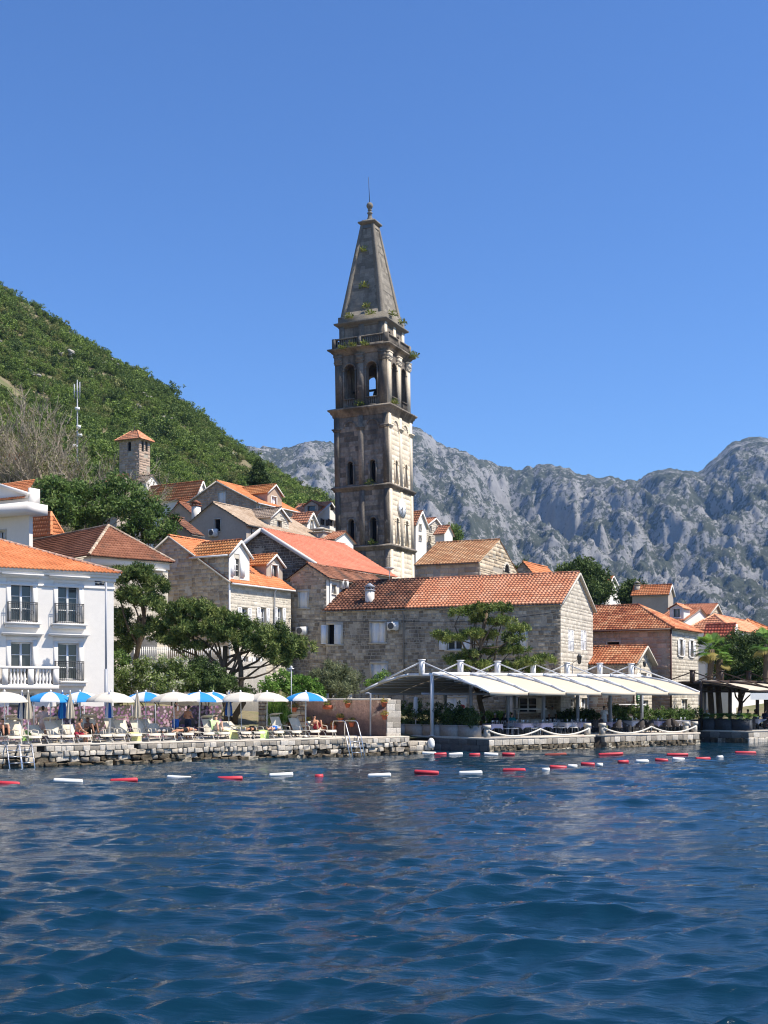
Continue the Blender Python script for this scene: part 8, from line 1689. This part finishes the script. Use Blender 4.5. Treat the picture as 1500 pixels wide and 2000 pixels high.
def skeleton(pose):
    """joints in metres, facing +y, standing on z = 0 (or lying with the back at z = 0)"""
    J = dict(pel=(0, 0, .93), che=(0, .0, 1.28), nek=(0, .0, 1.47), hed=(0, .02, 1.62))
    L = dict(hip=.09, sho=.185)
    if pose == 'stand': J.update(kne=((-.10, .02, .50), (.10, .03, .50)), ank=((-.10, 0, .08), (.11, .0, .08)), toe=((-.12, .16, .03), (.14, .16, .03)), elb=((-.25, -.02, 1.14), (.25, -.02, 1.14)), wri=((-.25, .06, .90), (.25, .06, .90)))
    if pose == 'hold': J.update(hed=(0, .07, 1.61), kne=((-.10, .02, .50), (.10, .05, .50)), ank=((-.10, 0, .08), (.11, .0, .08)), toe=((-.12, .16, .03), (.14, .16, .03)), elb=((-.26, .02, 1.13), (.26, .02, 1.13)), wri=((-.12, .26, 1.12), (.12, .26, 1.10)))
    if pose == 'raise': J.update(kne=((-.10, .02, .50), (.10, .03, .50)), ank=((-.10, 0, .08), (.11, .0, .08)), toe=((-.12, .16, .03), (.14, .16, .03)), elb=((-.36, .05, 1.58), (.27, .02, 1.15)), wri=((-.18, .08, 1.76), (.22, .22, 1.02)))
    if pose == 'sit': J.update(pel=(0, 0, .50), che=(0, .03, .85), nek=(0, .05, 1.04), hed=(0, .09, 1.19), kne=((-.12, .42, .52), (.12, .42, .52)), ank=((-.12, .40, .09), (.13, .42, .09)), toe=((-.13, .56, .03), (.14, .58, .03)), elb=((-.25, .08, .74), (.25, .08, .74)), wri=((-.12, .32, .76), (.12, .32, .76)))
    if pose == 'edge': J.update(pel=(0, 0, .50), che=(0, .06, .84), nek=(0, .12, 1.02), hed=(0, .19, 1.16), kne=((-.14, .42, .50), (.14, .40, .52)), ank=((-.12, .36, .08), (.15, .46, .08)), toe=((-.13, .51, .03), (.17, .60, .03)), elb=((-.27, .20, .70), (.25, .20, .70)), wri=((-.16, .40, .60), (.14, .40, .60)))
    if pose == 'recline': J.update(pel=(0, 0, .12), che=(0, -.26, .36), nek=(0, -.38, .50), hed=(0, -.44, .64), kne=((-.12, .40, .46), (.12, .44, .42)), ank=((-.12, .62, .08), (.13, .72, .07)), toe=((-.13, .76, .10), (.14, .86, .10)), elb=((-.28, -.18, .20), (.28, -.18, .20)), wri=((-.18, .05, .24), (.18, .05, .24)))
    if pose in ('prone', 'supine'):
        J.update(pel=(0, 0, .12), che=(0, -.36, .13), nek=(0, -.56, .14), hed=(.03, -.72, .16), kne=((-.10, .45, .11), (.11, .45, .11)), ank=((-.11, .86, .09), (.13, .86, .09)), toe=((-.12, .98, .03 if pose == 'prone' else .2), (.15, .98, .03 if pose == 'prone' else .2)))
        if pose == 'prone': J.update(elb=((-.34, -.62, .10), (.34, -.62, .10)), wri=((-.16, -.82, .08), (.16, -.82, .08)))
        else: J.update(elb=((-.28, -.26, .10), (.28, -.26, .10)), wri=((-.26, .0, .09), (.26, .0, .09)))
    return J
def body_segs(J, part):
    V_ = lambda k: Vector(J[k]); pel, che, nek, hed = map(V_, ('pel', 'che', 'nek', 'hed')); up = (che - pel).normalized(); X = Vector((1, 0, 0)); S = []
    e = {'body': 0, 'shirt': .018, 'shorts': .022, 'trousers': .018}[part]
    hips = [pel + X * (.085 * s) - up * .03 for s in (-1, 1)]; shs = [che + X * (.165 * s) + up * .11 for s in (-1, 1)]; wa = pel.lerp(che, .45)
    tor = [(pel + X * -.06, pel + X * .06, .115 + e, .115 + e), (pel, wa, .125 + e, .112 + e), (wa + X * -.04, wa + X * .04, .105 + e, .105 + e), (wa, che, .11 + e, .125 + e), (che + X * -.09, che + X * .09, .108 + e, .108 + e), (shs[0], shs[1], .062 + e, .062 + e), (che, nek - up * .05, .10 + e, .07 + e * .5)]
    arms = lambda i, full: [(shs[i], J['elb'][i], .052 + e, .041 + e)] + ([(J['elb'][i], J['wri'][i], .04 + e, .028 + e)] if full else [])
    legs = lambda i, full: [(hips[i], J['kne'][i], .086 + e, .056 + e)] + ([(J['kne'][i], J['ank'][i], .056 + e, .037 + e)] if full else [])
    if part == 'shirt': return tor[2:] + [(pel.lerp(che, .15) + X * -.05, pel.lerp(che, .15) + X * .05, .13, .13)] + [(shs[i], Vector(shs[i]).lerp(Vector(J['elb'][i]), .7), .068, .06) for i in (0, 1)]
    if part == 'shorts': return tor[:2][:1] + [(pel, pel.lerp(che, .2), .135, .13)] + [(hips[i], hips[i].lerp(Vector(J['kne'][i]), .6), .106, .098) for i in (0, 1)]
    if part == 'trousers': return tor[:1] + [(pel, pel.lerp(che, .2), .135, .128)] + [q for i in (0, 1) for q in legs(i, True)]
    S += tor
    S += [(nek - up * .06, hed - up * .04, .055, .05)]
    face = Vector((0, 1, 0)) if abs(up.z) > .5 else Vector((0, .0, 1 if J['toe'][0][2] > .1 else -1)); hu = (hed - nek).normalized(); fw = (face - hu * face.dot(hu)).normalized()
    S += [(hed - hu * .05 + fw * .015, hed + hu * .035 - fw * .005, .074, .086), (hed - hu * .075 + fw * .035, hed - hu * .06 + fw * .03, .045, .05), (hed + fw * .085 - hu * .015, hed + fw * .095 - hu * .035, .014, .017)]      # skull, jaw, nose
    S += [(hed + X * (.082 * s) - hu * .02, hed + X * (.086 * s) + hu * .015, .014, .016) for s in (-1, 1)]                                   # ears
    S += [(hed + fw * .075 - hu * .062 + X * -.018, hed + fw * .075 - hu * .062 + X * .018, .012, .012)]                                       # lips
    for i in (0, 1):
        S += arms(i, True) + legs(i, True); w, el = Vector(J['wri'][i]), Vector(J['elb'][i]); d = (w - el).normalized(); sd = d.cross(Vector((0, 1, .3))); sd = sd.normalized() if sd.length > .05 else X.copy(); nn = sd.cross(d).normalized()
        palm = w + d * .05; S += [(w, palm, .028, .033), (palm - sd * .02, palm + sd * .02, .024, .024)]
        for k, (o, L, c) in enumerate(((-.030, .055, .3), (-.010, .070, .34), (.010, .066, .36), (.030, .05, .4))):
            b = palm + d * .025 + sd * o; m_ = b + (d + nn * c * .5).normalized() * L * .55; S += [(b, m_, .0115, .011), (m_, m_ + (d + nn * c * 1.6).normalized() * L * .5, .011, .0095)]
        t0 = w + d * .03 - sd * .03; S += [(t0, t0 + (d * .6 - sd * .8).normalized() * .045, .014, .012), (t0 + (d * .6 - sd * .8).normalized() * .045, t0 + (d * .6 - sd * .8).normalized() * .045 + d * .03, .012, .010)]
        a, t = Vector(J['ank'][i]), Vector(J['toe'][i]); S += [(a, a.lerp(t, -.3) - Vector((0, 0, .02)), .038, .034), (a.lerp(t, .2), t, .036, .026)]
    return S
def hair_segs(J, long=False):
    nek, hed = Vector(J['nek']), Vector(J['hed']); hu = (hed - nek).normalized(); up = (Vector(J['che']) - Vector(J['pel'])).normalized(); face = Vector((0, 1, 0)) if abs(up.z) > .5 else Vector((0, 0, 1 if J['toe'][0][2] > .1 else -1)); fw = (face - hu * face.dot(hu)).normalized()
    S = [(hed + hu * .045 - fw * .02, hed + hu * .05 + fw * .012, .088, .078), (hed + hu * .03 - fw * .035, hed - hu * .04 - fw * .045, .082, .06)]
    if long: S += [(hed - fw * .05, hed - fw * .07 - hu * .2, .07, .045)]
    return S
def pose_mesh(pose, part, m, key=''):
    k = (pose, part, m.name)
    if k not in POSES:
        base = (pose, part)
        if base not in POSES:
            J = skeleton(pose); s = hair_segs(J, part == 'long_hair') if 'hair' in part else body_segs(J, part)
            POSES[base] = blobs_to_mesh('person_' + part, s, .0135 if part == 'body' else .02, m, 3)
            POSES[k] = POSES[base]
        else: me = POSES[base].copy(); me.materials.clear(); me.materials.append(m); POSES[k] = me
    return POSES[k]
def person(pose, loc, rz, label, skin=0, wear=(), long=False, group=None, hat=None, scale=1.0):
    o = bpy.data.objects.new('person', pose_mesh(pose, 'body', SKIN[skin])); COL.objects.link(o); o.location = loc; o.rotation_euler = (0, 0, rz); o.scale = (scale,) * 3; ORI[o.name] = Vector(loc); tag(o, label, 'person', group)
    parts = [('hair', 'long_hair' if long else 'hair', HAIR)] + [(n, n if n in ('shirt', 'trousers', 'shorts') else 'shorts', m) for n, m in wear]
    if hat: parts[0] = ('hat', 'hair', hat)
    for nm, part, m in parts: c = bpy.data.objects.new(nm, pose_mesh(pose, part, m)); COL.objects.link(c); c.parent = o
    return o
NV, BL_, BK, WH, GR, TE, RD = cloth('navy', (.02, .03, .06)), cloth('blue', (.03, .12, .42)), cloth('black', (.015, .015, .018)), cloth('white', (.68, .68, .68)), cloth('grey', (.30, .29, .28)), cloth('teal', (.02, .20, .24)), cloth('red', (.35, .03, .05))
LPK = cloth('pale_pink', (.55, .42, .40)); STR = cloth('striped', (.48, .46, .44))
od = on_deck; A0 = ANG
# bathers: yaw 0 faces +y (away); pi faces the sea
person('edge', od(150, .95, .92), -1.15, 'bare-chested man with dark hair sitting on the edge of a lounger', 0, [('shorts', RD)])
person('recline', od(178, 1.7, 1.42), A0 + math.pi, 'person lying back with raised knees behind the seated man', 2, [('shorts', BK)])
person('stand', od(84, 2.7, 1.0), .25, 'person in a pale long shirt standing with back turned', 1, [('shirt', LPK), ('shorts', LPK)])
person('hold', od(367, 2.5, 1.0), -.5, 'bare-backed man in dark swim shorts under the white umbrella', 0, [('shorts', NV)])
person('raise', od(343, 2.7, 1.0), 2.7, 'bather in blue shorts with one arm raised beside the bare-backed man', 1, [('shorts', BL_)])
person('prone', od(318, 1.75, 1.40), A0 + 2.6, 'person in grey lying face down on a lounger left of the umbrella pole', 2, [('trousers', GR), ('shirt', GR)])
person('prone', od(360, 1.65, 1.40), A0 + 2.2, 'tanned sunbather lying right of the umbrella pole', 0, [('shorts', BK)])
person('supine', od(492, 1.7, 1.40), A0 + 2.5, 'tanned sunbather lying beside the green towel', 0, [('shorts', BK)])
person('supine', od(535, 1.75, 1.40), A0 + 2.4, 'sunbather in pale blue shirt lying near the blue umbrella', 1, [('shirt', cloth('pale_blue', (.45, .52, .62))), ('shorts', BL_)])
person('recline', od(425, 2.0, 1.42), A0 + 2.9, 'sunbather under a striped towel leaning back', 1, [('shirt', STR), ('shorts', STR)])
person('sit', od(566, 2.9, 1.0), A0 + math.pi, 'shaded person sitting with lime bag before the pink wall', 2, [('shorts', BK)], long=True)
person('recline', od(618, 1.75, 1.42), A0 + 2.9, 'sunbather with raised legs on the last lounger before the pink wall', 0, [('shorts', RD)])
person('recline', od(8, 1.6, 1.42), A0 + 3.0, 'reclining sunbather cut by the picture edge', 0, [('shorts', BK)])
# restaurant
person('stand', od(1180, 3.6, .8), 2.6, 'waiter in white standing between the tables', 2, [('shirt', WH), ('trousers', WH)])
person('sit', od(968, 4.0, .82), A0 + 2.0, 'diner in a pale cap near the bright plants', 2, [('shirt', BK), ('trousers', BK)], hat=GR)
person('sit', od(984, 3.6, .82), A0 - 1.5, 'diner in black beside the one in a pale cap', 1, [('shirt', BK), ('trousers', BK)], long=True)
person('sit', od(999, 4.2, .82), A0 + 2.6, 'diner in a teal top by the serving counter', 1, [('shirt', TE), ('trousers', BK)])
person('stand', od(1066, 6.2, .8), 2.8, 'waiter in the shade of the awning, left of two', 2, [('shirt', GR), ('trousers', BK)])
person('stand', od(1079, 6.4, .8), 2.9, 'waiter in the shade of the awning, right of two', 2, [('shirt', GR), ('trousers', BK)])
person('sit', od(1287, 5.8, 1.05), A0 + 2.4, 'guest in a bright blue shirt behind the hedge', 1, [('shirt', cloth('bright_blue', (.05, .16, .55))), ('trousers', BK)], long=True)
person('sit', od(1380, 5.2, .95), A0 + 2.6, 'guest with a white hat beneath the dark awning', 1, [('shirt', WH), ('trousers', GR)], hat=WH)
person('sit', od(1446, 2.6, .9), A0 + 1.6, 'guest in a pale blue shirt beside the last planter', 1, [('shirt', cloth('sky', (.30, .38, .60))), ('trousers', WH)])
person('sit', od(1460, 4.2, .9), A0 + 2.6, 'dark clad guest under the drop blind, left of two', 1, [('shirt', BK), ('trousers', BK)])
person('sit', od(1473, 4.0, .9), A0 - 2.2, 'dark clad guest under the drop blind, right of two', 2, [('shirt', NV), ('trousers', BK)])
person('sit', od(1493, 2.8, .9), A0 - 1.6, 'guest in navy at the white table near the picture edge', 1, [('shirt', NV), ('trousers', RD)])
